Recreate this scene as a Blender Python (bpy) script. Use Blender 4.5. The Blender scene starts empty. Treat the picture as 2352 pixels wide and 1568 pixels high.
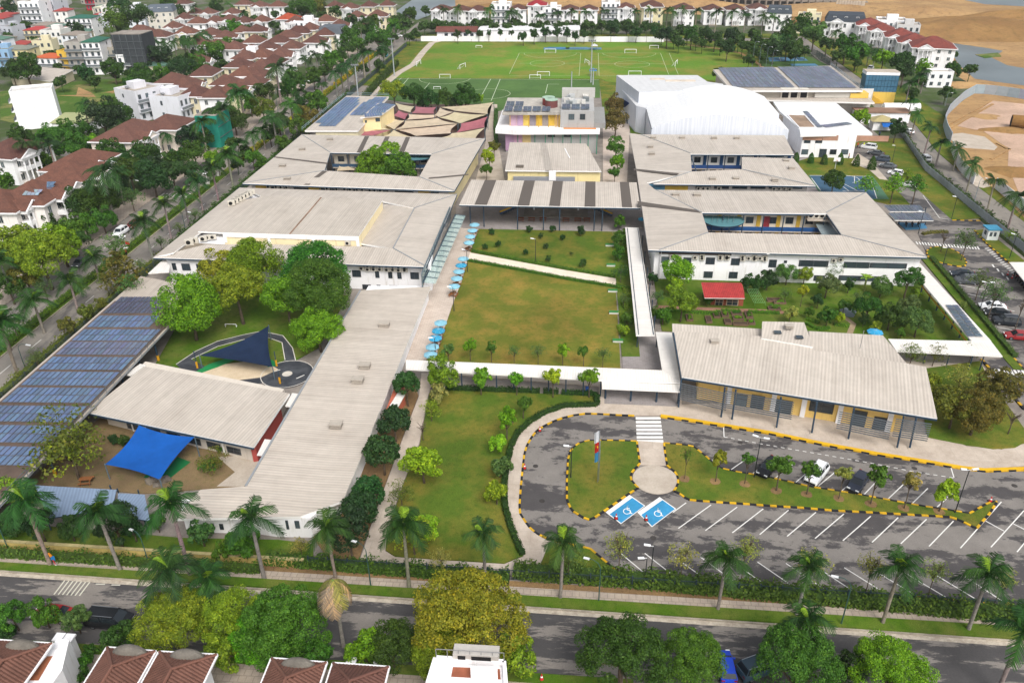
import bpy,math,random
import numpy as np
from mathutils import Matrix,Vector
random.seed(7); RNG = np.random.default_rng(7)
S = bpy.context.scene
COL = S.collection
R = math.radians
# ------------------------------------------------------------------ camera
# aerial view,70 m up,looking along +Y of the campus grid; positions below are read off as (picture x,picture y,height)
PW,PH,PF,CH = 2352.,1568.,1829.66,70.
_d = np.array([166.6,-1038.8,PF]); _n = np.array([49.98,(PF*PF+49.98*166.6)/1038.8,PF])
_Y = _d/np.linalg.norm(_d); _Z = -_n/np.linalg.norm(_n); _X = np.cross(_Y,_Z)
CM = np.array([_X,_Y,_Z])            # world <- camera(x right,y down,z forward)
cam_d = bpy.data.cameras.new('camera'); cam = bpy.data.objects.new('camera',cam_d); COL.objects.link(cam)
cam_d.sensor_width = 36.; cam_d.lens = 36.*PF/PW; cam_d.clip_start = 1.; cam_d.clip_end = 5000.
_r = CM @ np.array([[1,0,0],[0,-1,0],[0,0,-1.]])
cam.matrix_world = Matrix([[*_r[i],(0,0,CH)[i]] for i in range(3)]+[[0,0,0,1]])
S.camera = cam
# ------------------------------------------------------------------ sky,sun,exposure (bright overcast)
W = bpy.data.worlds.new('World'); S.world = W; W.use_nodes = True
nt = W.node_tree; bg = nt.nodes['Background']
sky = nt.nodes.new('ShaderNodeTexSky'); sky.sky_type = 'NISHITA'; sky.sun_disc = False
SUN_EL,SUN_AZ = R(50),R(155)          # azimuth measured from +Y towards +X
sky.sun_elevation = SUN_EL; sky.sun_rotation = SUN_AZ; sky.dust_density = 4.; sky.air_density = 1.; sky.ozone_density = 1.
hs = nt.nodes.new('ShaderNodeHueSaturation'); hs.inputs['Saturation'].default_value = .32
nt.links.new(sky.outputs[0],hs.inputs['Color']); nt.links.new(hs.outputs[0],bg.inputs[0]); bg.inputs[1].default_value = .13
sl = bpy.data.lights.new('sun','SUN'); sl.energy = 1.5; sl.angle = R(28); sl.color = (1.,.965,.91)
so = bpy.data.objects.new('sun',sl); COL.objects.link(so)
so.rotation_euler = Vector((-math.cos(SUN_EL)*math.sin(SUN_AZ),-math.cos(SUN_EL)*math.cos(SUN_AZ),-math.sin(SUN_EL))).to_track_quat('-Z','Y').to_euler()
so.location = (0,0,200)
S.view_settings.view_transform = 'Standard'; S.view_settings.look = 'None'; S.view_settings.gamma = 1.
S.view_settings.use_curve_mapping = False
S.view_settings.exposure = .58
HAZE = .00008
S.cycles.max_bounces = 5; S.cycles.diffuse_bounces = 3; S.cycles.glossy_bounces = 2; S.cycles.transmission_bounces = 3
S.cycles.transparent_max_bounces = 6; S.cycles.volume_bounces = 0; S.cycles.caustics_reflective = False; S.cycles.caustics_refractive = False
# ------------------------------------------------------------------ measuring helpers
def P(u,v,z=0.):
    d = CM @ np.array([u-PW/2,v-PH/2,PF]); t = (z-CH)/d[2]
    return np.array([d[0]*t,d[1]*t,z])
def ray(u,v): return CM @ np.array([u-PW/2,v-PH/2,PF])
def on_wall(u,v,A,B):
    """where the sight line through (u, v) meets the upright plane through A-B -> (metres along A-B, height)"""
    A = np.asarray(A)[:2]; B = np.asarray(B)[:2]; e = (B-A)/np.linalg.norm(B-A); n = np.array([-e[1],e[0]])
    d = ray(u,v); t = (n@A)/(n@d[:2]); p = d[:2]*t
    return float((p-A)@e),float(CH+d[2]*t)
def px_m(u,v,z=0.):                  # metres per picture unit there
    p = P(u,v,z); d = p-np.array([0,0,CH]); return float((CM.T@d)[2]/PF)
def lin(c): return tuple(((x/255.)/12.92 if x/255. <= .04045 else ((x/255.+.055)/1.055)**2.4) for x in c)
def hx(s): return lin([int(s[i:i+2],16) for i in (0,2,4)])
ORD = 'first second third fourth fifth sixth seventh eighth ninth tenth eleventh twelfth thirteenth fourteenth fifteenth sixteenth seventeenth eighteenth nineteenth'.split()
TENS = {2: 'twenty',3: 'thirty',4: 'forty',5: 'fifty',6: 'sixty',7: 'seventy',8: 'eighty',9: 'ninety'}
def nth(i):
    if i < 19: return ORD[i]
    n = i+1
    t,u = divmod(n,10)
    if n >= 100: return 'hundred-and-'+(nth(n-101) if n > 100 else '')
    return (TENS[t][:-1]+'ieth') if u == 0 else TENS[t]+'-'+ORD[u-1]
# ------------------------------------------------------------------ materials
MATS = {}
def nodes(name):
    m = bpy.data.materials.new(name); m.use_nodes = True; MATS[name] = m
    t = m.node_tree; return m,t,t.nodes['Principled BSDF']
def N(t,typ,**kw):
    n = t.nodes.new('ShaderNode'+typ)
    for k,v in kw.items():
        if k.startswith('i_'):
            key = k[2:]; n.inputs[int(key) if key.isdigit() else key].default_value = v
        else: setattr(n,k,v)
    return n
def noise(t,scale,detail=4,rough=.6,vec=None,out='Fac'):
    n = N(t,'TexNoise'); n.inputs['Scale'].default_value = scale; n.inputs['Detail'].default_value = detail; n.inputs['Roughness'].default_value = rough
    if vec is not None: t.links.new(vec,n.inputs['Vector'])
    return n.outputs[out]
def ramp(t,fac,stops):
    n = N(t,'ValToRGB'); e = n.color_ramp.elements
    while len(e) < len(stops): e.new(.5)
    for el,(p,c) in zip(e,stops): el.position = p; el.color = (*c,1) if len(c) == 3 else c
    t.links.new(fac,n.inputs[0]); return n.outputs[0]
def g(v): return (v,v,v)
def mix(t,a,b,fac,mode='MIX'):
    n = N(t,'Mix',data_type='RGBA',blend_type=mode)
    for s,v in ((n.inputs[6],a),(n.inputs[7],b),(n.inputs[0],fac)):
        if hasattr(v,'is_linked'): t.links.new(v,s)
        elif isinstance(v,(int,float)): s.default_value = v
        else: s.default_value = (*v[:3],1)
    return n.outputs[2]
def bump(t,b,h,strength=.3,dist=.05):
    n = N(t,'Bump'); n.inputs['Strength'].default_value = strength; n.inputs['Distance'].default_value = dist
    t.links.new(h,n.inputs['Height']); t.links.new(n.outputs[0],b.inputs['Normal'])
def coord(t,kind='Object',scale=None):
    c = N(t,'TexCoord').outputs[kind]
    if scale:
        m = N(t,'Mapping'); m.inputs['Scale'].default_value = scale; t.links.new(c,m.inputs[0]); return m.outputs[0]
    return c
def wcoord(t,scale=None):
    c = N(t,'NewGeometry').outputs['Position']
    if scale:
        m = N(t,'Mapping'); m.inputs['Scale'].default_value = scale; t.links.new(c,m.inputs[0]); return m.outputs[0]
    return c
def setm(b,col=None,rough=.7,metal=0.,spec=.3):
    if col is not None: b.inputs['Base Color'].default_value = (*col[:3],1)
    b.inputs['Roughness'].default_value = rough; b.inputs['Metallic'].default_value = metal; b.inputs['Specular IOR Level'].default_value = spec
def mk_plain(name,rough=.75,spec=.3,metal=0.,grime=.25,scale=.35,bmp=0.):
    """takes the object's own colour, broken up by weathering"""
    m,t,b = nodes(name); setm(b,rough=rough,metal=metal,spec=spec)
    oc = N(t,'ObjectInfo').outputs['Color']; w = wcoord(t)
    n1 = noise(t,scale,6,.65,w); n2 = noise(t,scale*9,4,.6,w)
    f = ramp(t,n1,[(.3,g(1-grime)),(.62,g(1.))]); f2 = ramp(t,n2,[(.25,g(1-grime*.6)),(.7,g(1.))])
    c = mix(t,oc,f,1.,'MULTIPLY'); c = mix(t,c,f2,1.,'MULTIPLY'); t.links.new(c,b.inputs['Base Color'])
    if bmp: bump(t,b,n2,bmp,.03)
    return m
mk_plain('plain'); mk_plain('clean',rough=.6,grime=.1); mk_plain('metalpaint',rough=.45,spec=.5,grime=.18); mk_plain('stone',rough=.9,grime=.4,scale=.8,bmp=.5)
mk_plain('rough',rough=.95,grime=.45,scale=.12,bmp=.4)
mk_plain('bark',rough=.95,grime=.5,scale=3.,bmp=.6)
def mk_walls():
    m,t,b = nodes('wall'); setm(b,rough=.85,spec=.2)
    oc = N(t,'ObjectInfo').outputs['Color']
    st = noise(t,1.,5,.7,wcoord(t,(1.6,1.6,.18))); n1 = noise(t,.25,5,.6,wcoord(t))
    c = mix(t,oc,ramp(t,st,[(.25,hx('dcd8d0')),(.45,g(1.))]),1.,'MULTIPLY'); c = mix(t,c,ramp(t,n1,[(.3,g(.93)),(.6,g(1.))]),1.,'MULTIPLY')
    t.links.new(c,b.inputs['Base Color'])
mk_walls()
def mk_car():
    m,t,b = nodes('carpaint'); setm(b,rough=.35,spec=.35); b.inputs['Coat Weight'].default_value = .25; b.inputs['Coat Roughness'].default_value = .15
    t.links.new(N(t,'ObjectInfo').outputs['Color'],b.inputs['Base Color'])
mk_car()
def mk_fabric():
    m,t,b = nodes('fabric'); setm(b,rough=.9,spec=.1)
    oc = N(t,'ObjectInfo').outputs['Color']; n1 = noise(t,.5,4,.6,wcoord(t))
    c = mix(t,oc,ramp(t,n1,[(.3,g(.8)),(.65,g(1.))]),1.,'MULTIPLY'); t.links.new(c,b.inputs['Base Color'])
    tr = N(t,'BsdfTranslucent'); t.links.new(c,tr.inputs[0]); ms = N(t,'MixShader'); ms.inputs[0].default_value = .2
    t.links.new(b.outputs[0],ms.inputs[1]); t.links.new(tr.outputs[0],ms.inputs[2]); t.links.new(ms.outputs[0],t.nodes['Material Output'].inputs[0])
mk_fabric()
def mk_leaf(name,hue=.5):
    m,t,b = nodes(name); setm(b,rough=.6,spec=.25)
    oi = N(t,'ObjectInfo'); oc = oi.outputs['Color']; ri = N(t,'NewGeometry').outputs['Random Per Island']
    n1 = noise(t,.9,3,.6,wcoord(t))
    c = mix(t,oc,ramp(t,ri,[(0.,(.55,.6,.5)),(.55,(1.,1.,.9)),(.9,(1.4,1.25,1.)),(1.,(1.9,1.5,1.1))]),1.,'MULTIPLY')
    c = mix(t,c,ramp(t,n1,[(.32,(.62,.7,.65)),(.55,(1,1,1)),(.75,(1.28,1.15,.9))]),1.,'MULTIPLY')
    h = N(t,'HueSaturation'); t.links.new(c,h.inputs['Color']); mr = N(t,'MapRange'); mr.inputs[3].default_value = .485; mr.inputs[4].default_value = .515
    t.links.new(oi.outputs['Random'],mr.inputs[0]); t.links.new(mr.outputs[0],h.inputs['Hue'])
    c = h.outputs[0]; t.links.new(c,b.inputs['Base Color'])
    tr = N(t,'BsdfTranslucent'); t.links.new(c,tr.inputs[0]); ms = N(t,'MixShader'); ms.inputs[0].default_value = .3
    t.links.new(b.outputs[0],ms.inputs[1]); t.links.new(tr.outputs[0],ms.inputs[2]); t.links.new(ms.outputs[0],t.nodes['Material Output'].inputs[0])
mk_leaf('leaf')
def mk_lawn(name,base,dry,dark,s=1.,blotch=(.42,.62)):
    m,t,b = nodes(name); setm(b,rough=.95,spec=.1); w = wcoord(t)
    n1 = noise(t,.16*s,5,.62,w); n2 = noise(t,1.1*s,5,.7,w); n3 = noise(t,9.,3,.7,w); n4 = noise(t,.05*s,3,.5,w)
    c = mix(t,base,dry,ramp(t,n1,[(blotch[0],g(0)),(blotch[1],g(1))])); c = mix(t,c,dark,ramp(t,n2,[(.5,g(0)),(.72,g(.75))]))
    c = mix(t,c,ramp(t,n3,[(.25,g(.55)),(.7,g(1.25))]),1.,'MULTIPLY'); c = mix(t,c,ramp(t,n4,[(.3,g(.82)),(.7,g(1.12))]),1.,'MULTIPLY')
    t.links.new(c,b.inputs['Base Color']); bump(t,b,n3,.5,.05)
mk_lawn('lawn',hx('526822'),hx('76712f'),hx('43581d'))
mk_lawn('lawndry',hx('656c28'),hx('8c7838'),hx('526020'),1.3,(.42,.66))
mk_lawn('lawnlush',hx('4c6a1a'),hx('667030'),hx('375217'))
mk_lawn('turf',hx('4a6638'),hx('53703c'),hx('425c33'),.4)
mk_lawn('pitch',hx('5f822a'),hx('80803a'),hx('527528'),.35,(.44,.62))
mk_lawn('scrub',hx('4f6b2a'),hx('94895a'),hx('2f4a1c'),.5,(.5,.68))
mk_lawn('earth',hx('75634a'),hx('8a7556'),hx('5f6238'),.7)
mk_lawn('dirt',hx('a0805a'),hx('b08f63'),hx('6f5a44'),.3)
mk_lawn('pinkdirt',hx('b59a86'),hx('c4a692'),hx('a08a72'),.8)
mk_lawn('townground',hx('6a6860'),hx('47582f'),hx('40462f'),.45,(.38,.52))
mk_lawn('leaflitter',hx('7d6548'),hx('8f7450'),hx('5e4a36'),2.)
def mk_asphalt(name,dark,light,s=.16,stretch=(1,1,1),cut=(.47,.53)):
    m,t,b = nodes(name); w = wcoord(t,stretch)
    n1 = noise(t,s,10,.74,w); n2 = noise(t,6.,3,.7,wcoord(t)); n3 = noise(t,.5,4,.6,wcoord(t))
    f = ramp(t,n1,[(cut[0],g(0)),(cut[1],g(1))])
    c = mix(t,dark,light,f); c = mix(t,c,ramp(t,n2,[(.3,g(.86)),(.7,g(1.1))]),1.,'MULTIPLY'); c = mix(t,c,ramp(t,n3,[(.3,g(.85)),(.7,g(1.06))]),1.,'MULTIPLY')
    t.links.new(c,b.inputs['Base Color']); setm(b,spec=.25); t.links.new(ramp(t,f,[(0,g(.62)),(1,g(.92))]),b.inputs['Roughness']); bump(t,b,n2,.2,.01)
mk_asphalt('asphalt',hx('4d4a4a'),hx('7f7a75'),.24,(.5,1,1),(.475,.51))
mk_asphalt('asphalt_street',hx('4c4a4a'),hx('837d77'),.26,(.25,1.2,1),(.515,.55))
mk_asphalt('asphalt_blvd',hx('6a6663'),hx('878179'),.2,(1.3,.3,1),(.42,.5))
mk_asphalt('asphalt_play',hx('3c3f45'),hx('4a4d52'),.5)
def mk_conc(name,a,b_,s=.3,joints=None,jc=.75):
    m,t,b = nodes(name); setm(b,rough=.9,spec=.2); w = wcoord(t)
    n1 = noise(t,s,7,.68,w); n2 = noise(t,5.,3,.7,w)
    c = mix(t,a,b_,ramp(t,n1,[(.35,g(0)),(.65,g(1))])); c = mix(t,c,ramp(t,n2,[(.3,g(.9)),(.7,g(1.06))]),1.,'MULTIPLY')
    if joints:
        br = N(t,'TexBrick'); br.offset = .5; br.inputs['Scale'].default_value = 1.; br.inputs['Mortar Size'].default_value = joints[2]; br.inputs['Brick Width'].default_value = joints[0]; br.inputs['Row Height'].default_value = joints[1]
        br.inputs['Color1'].default_value = (1,1,1,1); br.inputs['Color2'].default_value = (.9,.88,.87,1); br.inputs['Mortar'].default_value = (jc,jc,jc,1); t.links.new(w,br.inputs['Vector'])
        c = mix(t,c,br.outputs[0],1.,'MULTIPLY')
    t.links.new(c,b.inputs['Base Color']); bump(t,b,n2,.2,.02)
mk_conc('concrete',hx('a89c8e'),hx('bdb2a4'))
mk_conc('concrete_path',hx('b3a698'),hx('c8bcae'),.4,(3.,3.,.03),.82)
mk_conc('concrete_dark',hx('77706a'),hx('958d85'),.35)
mk_conc('paving',hx('bfb0a3'),hx('d0c3b7'),.2,(.9,.45,.03),.72)
mk_conc('paving_grey',hx('8c8684'),hx('9d9795'),.3,(.8,.4,.03),.78)
mk_conc('pavement',hx('a0948a'),hx('b4a797'),.5,(.8,.8,.05),.7)
mk_conc('kerbconc',hx('9b9082'),hx('c3b9a9'),1.2)
mk_conc('sand',hx('c6b294'),hx('d6c4a8'),.5)
mk_conc('creampath',hx('d8c8b4'),hx('e2d5c4'),.3)
def mk_roof(name,base,dirt,period=.42,depth=.16,streak=1.,spec=.3,rough=.6):
    """profiled steel sheet: ribs run along V of the UV map (metres), streaks of dirt run down them"""
    m,t,b = nodes(name); setm(b,rough=rough,spec=spec)
    uv = N(t,'UVMap').outputs[0]; sx = N(t,'SeparateXYZ'); t.links.new(uv,sx.inputs[0])
    def mp(sc):
        q = N(t,'Mapping'); q.inputs['Scale'].default_value = sc; t.links.new(uv,q.inputs[0]); return q.outputs[0]
    s1 = noise(t,1.,5,.7,mp((1.4,.05,1))); s2 = noise(t,1.,4,.65,mp((.12,.06,1))); s3 = noise(t,1.,4,.7,mp((.5,.5,1)))
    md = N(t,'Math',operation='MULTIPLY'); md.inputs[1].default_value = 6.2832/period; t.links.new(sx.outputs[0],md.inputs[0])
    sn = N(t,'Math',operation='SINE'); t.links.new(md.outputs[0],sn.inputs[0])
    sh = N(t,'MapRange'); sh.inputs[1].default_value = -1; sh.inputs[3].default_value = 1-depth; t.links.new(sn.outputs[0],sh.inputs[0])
    c = mix(t,base,dirt,ramp(t,s1,[(.45,g(0)),(.8,g(.5*streak))])); c = mix(t,c,dirt,ramp(t,s2,[(.45,g(0)),(.8,g(.5*streak))]))
    c = mix(t,c,ramp(t,s3,[(.3,g(.92)),(.7,g(1.05))]),1.,'MULTIPLY'); s4 = noise(t,1.,2,.8,mp((.9,.012,1))); c = mix(t,c,ramp(t,s4,[(.3,g(1-.08*streak)),(.5,g(1.)),(.7,g(1.04))]),1.,'MULTIPLY')
    s5 = noise(t,1.,6,.75,mp((.2,.12,1))); c = mix(t,c,(.2,.17,.14),ramp(t,s5,[(.6,g(0)),(.8,g(.3*streak))]))
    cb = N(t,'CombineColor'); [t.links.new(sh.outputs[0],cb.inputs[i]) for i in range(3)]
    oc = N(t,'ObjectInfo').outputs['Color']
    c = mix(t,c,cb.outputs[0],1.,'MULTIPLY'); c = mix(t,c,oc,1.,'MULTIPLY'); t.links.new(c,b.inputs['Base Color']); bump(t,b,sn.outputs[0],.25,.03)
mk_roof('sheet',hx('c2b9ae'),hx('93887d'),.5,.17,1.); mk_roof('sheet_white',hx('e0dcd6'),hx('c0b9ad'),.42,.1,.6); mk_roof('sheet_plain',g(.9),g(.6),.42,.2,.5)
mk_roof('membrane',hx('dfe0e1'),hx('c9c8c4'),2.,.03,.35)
def mk_tiles():
    m,t,b = nodes('rooftile'); setm(b,rough=.75,spec=.25)
    uv = N(t,'UVMap').outputs[0]; br = N(t,'TexBrick'); br.offset = 0.; br.inputs['Scale'].default_value = 1.; br.inputs['Brick Width'].default_value = .34; br.inputs['Row Height'].default_value = .38; br.inputs['Mortar Size'].default_value = .035
    br.inputs['Color1'].default_value = (1,1,1,1); br.inputs['Color2'].default_value = (.78,.76,.76,1); br.inputs['Mortar'].default_value = (.45,.42,.42,1); t.links.new(uv,br.inputs['Vector'])
    oc = N(t,'ObjectInfo').outputs['Color']; n1 = noise(t,.5,5,.65,wcoord(t))
    c = mix(t,oc,br.outputs[0],1.,'MULTIPLY'); c = mix(t,c,ramp(t,n1,[(.3,(.72,.74,.76)),(.65,(1.08,1.04,1.))]),1.,'MULTIPLY')
    t.links.new(c,b.inputs['Base Color']); bump(t,b,br.outputs['Fac'],-.4,.03)
mk_tiles()
def mk_solar():
    m,t,b = nodes('solar'); setm(b,rough=.45,spec=.15)
    uv = N(t,'UVMap').outputs[0]; br = N(t,'TexBrick'); br.offset = 0.; br.inputs['Scale'].default_value = 1.; br.inputs['Brick Width'].default_value = .5; br.inputs['Row Height'].default_value = .5; br.inputs['Mortar Size'].default_value = .012
    t.links.new(uv,br.inputs['Vector']); oi = N(t,'ObjectInfo'); br.inputs['Mortar'].default_value = (.3,.33,.36,1)
    v = ramp(t,oi.outputs['Random'],[(0,g(.75)),(1,g(1.15))]); c = mix(t,oi.outputs['Color'],v,1.,'MULTIPLY')
    t.links.new(c,br.inputs['Color1']); t.links.new(c,br.inputs['Color2']); t.links.new(br.outputs[0],b.inputs['Base Color'])
mk_solar()
def mk_glass():
    m,t,b = nodes('glass'); setm(b,rough=.12,spec=.6)
    oi = N(t,'ObjectInfo'); c = ramp(t,oi.outputs['Random'],[(0,hx('232a30')),(.7,hx('39444b')),(1.,hx('5b6a70'))]); t.links.new(c,b.inputs['Base Color'])
mk_glass()
m,t,b = nodes('carglass'); setm(b,hx('20272c'),.06,0,.6)
m,t,b = nodes('clearglass'); setm(b,hx('b9d4cf'),.08,0,.5); b.inputs['Alpha'].default_value = .35
m,t,b = nodes('rubber'); setm(b,hx('1c1c1d'),.85)
m,t,b = nodes('chrome'); setm(b,hx('b9bcbf'),.3,.9)
m,t,b = nodes('lampglass'); setm(b,hx('eceef0'),.35)
m,t,b = nodes('redlight'); setm(b,hx('8f1414'),.25)
def mk_water():
    m,t,b = nodes('water'); setm(b,hx('5a646b'),.3,0,.25); n1 = noise(t,.6,4,.6,wcoord(t,(1,.4,1))); bump(t,b,n1,.25,.1)
    n2 = noise(t,.03,3,.5,wcoord(t)); t.links.new(mix(t,hx('4c585c'),hx('657075'),ramp(t,n2,[(.35,g(0)),(.65,g(1))])),b.inputs['Base Color'])
mk_water()
def mk_frond():
    m,t,b = nodes('frond'); setm(b,rough=.6,spec=.15)
    oi = N(t,'ObjectInfo'); ri = N(t,'NewGeometry').outputs['Random Per Island']
    c = mix(t,oi.outputs['Color'],ramp(t,ri,[(0,g(.6)),(.6,g(1.)),(1.,(1.5,1.35,1.1))]),1.,'MULTIPLY'); c = mix(t,c,ramp(t,oi.outputs['Random'],[(0,(.75,.8,.8)),(.7,(1,1,1)),(1,(1.5,1.3,.9))]),1.,'MULTIPLY')
    t.links.new(c,b.inputs['Base Color']); tr = N(t,'BsdfTranslucent'); t.links.new(c,tr.inputs[0]); ms = N(t,'MixShader'); ms.inputs[0].default_value = .22
    t.links.new(b.outputs[0],ms.inputs[1]); t.links.new(tr.outputs[0],ms.inputs[2]); t.links.new(ms.outputs[0],t.nodes['Material Output'].inputs[0])
mk_frond()
# ------------------------------------------------------------------ mesh building
BASE = {}                                # world position of each thing's Empty
class MB:
    def __init__(s): s.v = []; s.f = []; s.uv = []; s.mi = []
    def face(s,pts,uv=None,mi=0):
        i = len(s.v); s.v += [tuple(map(float,p)) for p in pts]; s.f.append(tuple(range(i,i+len(pts)))); s.mi.append(mi)
        if uv is None:
            a = np.array(pts[0],float); e = np.array(pts[1],float)-a; L = np.linalg.norm(e) or 1; e = e/L
            n = np.zeros(3)
            for k in range(1,len(pts)-1): n += np.cross(np.array(pts[k],float)-a,np.array(pts[k+1],float)-a)
            n /= (np.linalg.norm(n) or 1); f = np.cross(n,e); uv = [(float((np.array(p)-a)@e),float((np.array(p)-a)@f)) for p in pts]
        s.uv += uv; return s
    def box(s,x0,x1,y0,y1,z0,z1,mi=0):
        c = [(x0,y0,z0),(x1,y0,z0),(x1,y1,z0),(x0,y1,z0),(x0,y0,z1),(x1,y0,z1),(x1,y1,z1),(x0,y1,z1)]
        for q in ((4,5,6,7),(3,2,1,0),(0,1,5,4),(1,2,6,5),(2,3,7,6),(3,0,4,7)): s.face([c[i] for i in q],mi=mi)
        return s
    def bar(s,a,b,w,h=None,mi=0):
        """square bar a-b"""
        a = np.array(a,float); b = np.array(b,float); h = h or w; d = b-a; L = np.linalg.norm(d); d /= L
        up = np.array([0,0,1.]) if abs(d[2]) < .95 else np.array([0,1.,0]); r = np.cross(d,up); r /= np.linalg.norm(r); q = np.cross(r,d)
        c = [p+r*i*w/2+q*j*h/2 for p in (a,b) for i,j in ((-1,-1),(1,-1),(1,1),(-1,1))]
        for k in ((0,1,5,4),(1,2,6,5),(2,3,7,6),(3,0,4,7),(3,2,1,0),(4,5,6,7)): s.face([c[i] for i in k],mi=mi)
        return s
    def tube(s,pts,rad,n=8,cap=True,mi=0):
        pts = [np.array(p,float) for p in pts]; rad = rad if hasattr(rad,'__len__') else [rad]*len(pts); rings = []
        for i,p in enumerate(pts):
            d = pts[min(i+1,len(pts)-1)]-pts[max(i-1,0)]; d = d/(np.linalg.norm(d) or 1)
            up = np.array([0,0,1.]) if abs(d[2]) < .9 else np.array([0,1.,0]); r = np.cross(d,up); r /= np.linalg.norm(r); q = np.cross(d,r)
            rings.append([p+(r*math.cos(a)+q*math.sin(a))*rad[i] for a in [2*math.pi*k/n for k in range(n)]])
        i0 = len(s.v); s.v += [tuple(map(float,x)) for rg in rings for x in rg]
        for i in range(len(rings)-1):
            for k in range(n):
                s.f.append((i0+i*n+k,i0+i*n+(k+1) % n,i0+(i+1)*n+(k+1) % n,i0+(i+1)*n+k)); s.uv += [(0,0)]*4; s.mi.append(mi)
        if cap:
            s.f.append(tuple(i0+(len(rings)-1)*n+k for k in range(n))); s.uv += [(0,0)]*n; s.mi.append(mi)
            s.f.append(tuple(i0+n-1-k for k in range(n))); s.uv += [(0,0)]*n; s.mi.append(mi)
        return s
    def prism(s,pts,z0,z1,mi=0):
        """pts: xy outline; sloped tops allowed when pts carry a third value (z1 then ignored)"""
        p = [np.array(q,float) for q in pts]; a = sum(p[i][0]*p[(i+1) % len(p)][1]-p[(i+1) % len(p)][0]*p[i][1] for i in range(len(p)))
        if a < 0: p = p[::-1]
        top = [(q[0],q[1],q[2] if len(q) > 2 and z1 is None else z1) for q in p]; bot = [(q[0],q[1],z0) for q in p]
        s.face(top,mi=mi); s.face(bot[::-1],mi=mi)
        for i in range(len(p)):
            j = (i+1) % len(p); s.face([bot[i],bot[j],top[j],top[i]],mi=mi)
        return s
    def shell(s,pts,th,mi=0,edge_mi=None):
        """a slab of thickness th under a (possibly sloped) 3D outline"""
        p = [np.array(q,float) for q in pts]; a = sum(p[i][0]*p[(i+1) % len(p)][1]-p[(i+1) % len(p)][0]*p[i][1] for i in range(len(p)))
        if a < 0: p = [p[1],p[0]]+p[:1:-1]
        low = [q-np.array([0,0,th]) for q in p]; s.face(p,mi=mi); s.face(low[::-1],mi=mi if edge_mi is None else edge_mi)
        for i in range(len(p)):
            j = (i+1) % len(p); s.face([low[i],low[j],p[j],p[i]],mi=mi if edge_mi is None else edge_mi)
        return s
    def mesh(s,name,mats,off=None,smooth=False):
        me = bpy.data.meshes.new(name); v = s.v if off is None else [(x-off[0],y-off[1],z-off[2]) for x,y,z in s.v]
        me.from_pydata(v,[],s.f); mats = mats if isinstance(mats,(list,tuple)) else [mats]
        for m_ in mats: me.materials.append(MATS[m_])
        if len(mats) > 1: me.polygons.foreach_set('material_index',s.mi)
        ul = me.uv_layers.new(name='UVMap'); ul.data.foreach_set('uv',[c for q in s.uv for c in q])
        if smooth: me.polygons.foreach_set('use_smooth',[True]*len(s.f))
        me.update(); return me
    def build(s,name,mats='plain',parent=None,col=(.8,.8,.8),smooth=False,**tags):
        off = BASE.get(parent.name) if parent is not None else None
        return put(name,s.mesh(name,mats,off,smooth),parent,col,**tags)
def put(name,me,parent=None,col=None,loc=None,rot=None,scale=None,label=None,cat=None,group=None,kind=None):
    o = bpy.data.objects.new(name,me); COL.objects.link(o)
    if parent is not None:
        o.parent = parent
        if parent.name in BASE: BASE[o.name] = BASE[parent.name]
    if col is not None: o.color = (*col[:3],1)
    if loc is not None: o.location = loc
    if rot is not None: o.rotation_euler = (0,0,rot) if not hasattr(rot,'__len__') else rot
    if scale is not None: o.scale = scale if hasattr(scale,'__len__') else (scale,)*3
    return tag(o,label,cat,group,kind)
def tag(o,label=None,cat=None,group=None,kind=None):
    if label: o['label'] = label
    if cat: o['category'] = cat
    if group: o['group'] = group
    if kind: o['kind'] = kind
    return o
def thing(name,label,cat,loc=(0,0,0),group=None,rot=0.,scale=None,world=True):
    """Empty at the thing's base; with world=True the parts are built in world coordinates"""
    o = put(name,None,None,None,tuple(float(x) for x in loc),rot,scale,label,cat,group); o.empty_display_size = .3
    if world: BASE[o.name] = tuple(float(x) for x in loc)
    return o
def copy_tree(o,parent=None):
    c = o.copy(); COL.objects.link(c); c.parent = parent
    for ch in list(o.children): copy_tree(ch,c)
    return c
def px(pts,z=0.): return [P(q[0],q[1],q[2] if len(q) > 2 else z) for q in pts]
def sheet(name,pts,z,mat,kind='structure',world=False,col=(.8,.8,.8),th=None,parent=None,**kw):
    q = [(a[0],a[1]) for a in (pts if world else px(pts))]
    return MB().prism(q,z-(th or .3),z).build(name,mat,parent,col,kind=kind if parent is None else None,**kw)
_unit = {}
def unit_box(mat):
    if mat not in _unit: _unit[mat] = MB().box(-.5,.5,-.5,.5,-.5,.5).mesh('unit_block_'+mat,mat)
    return _unit[mat]
def block(name,parent,mat,cx,cy,cz,sx,sy,sz,col,rz=0.):
    """one boxy piece that shares its mesh"""
    b_ = BASE.get(parent.name,(0,0,0)) if parent is not None else (0,0,0)
    return put(name,unit_box(mat),parent,col,(cx-b_[0],cy-b_[1],cz-b_[2]),rz,(sx,sy,sz))
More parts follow.
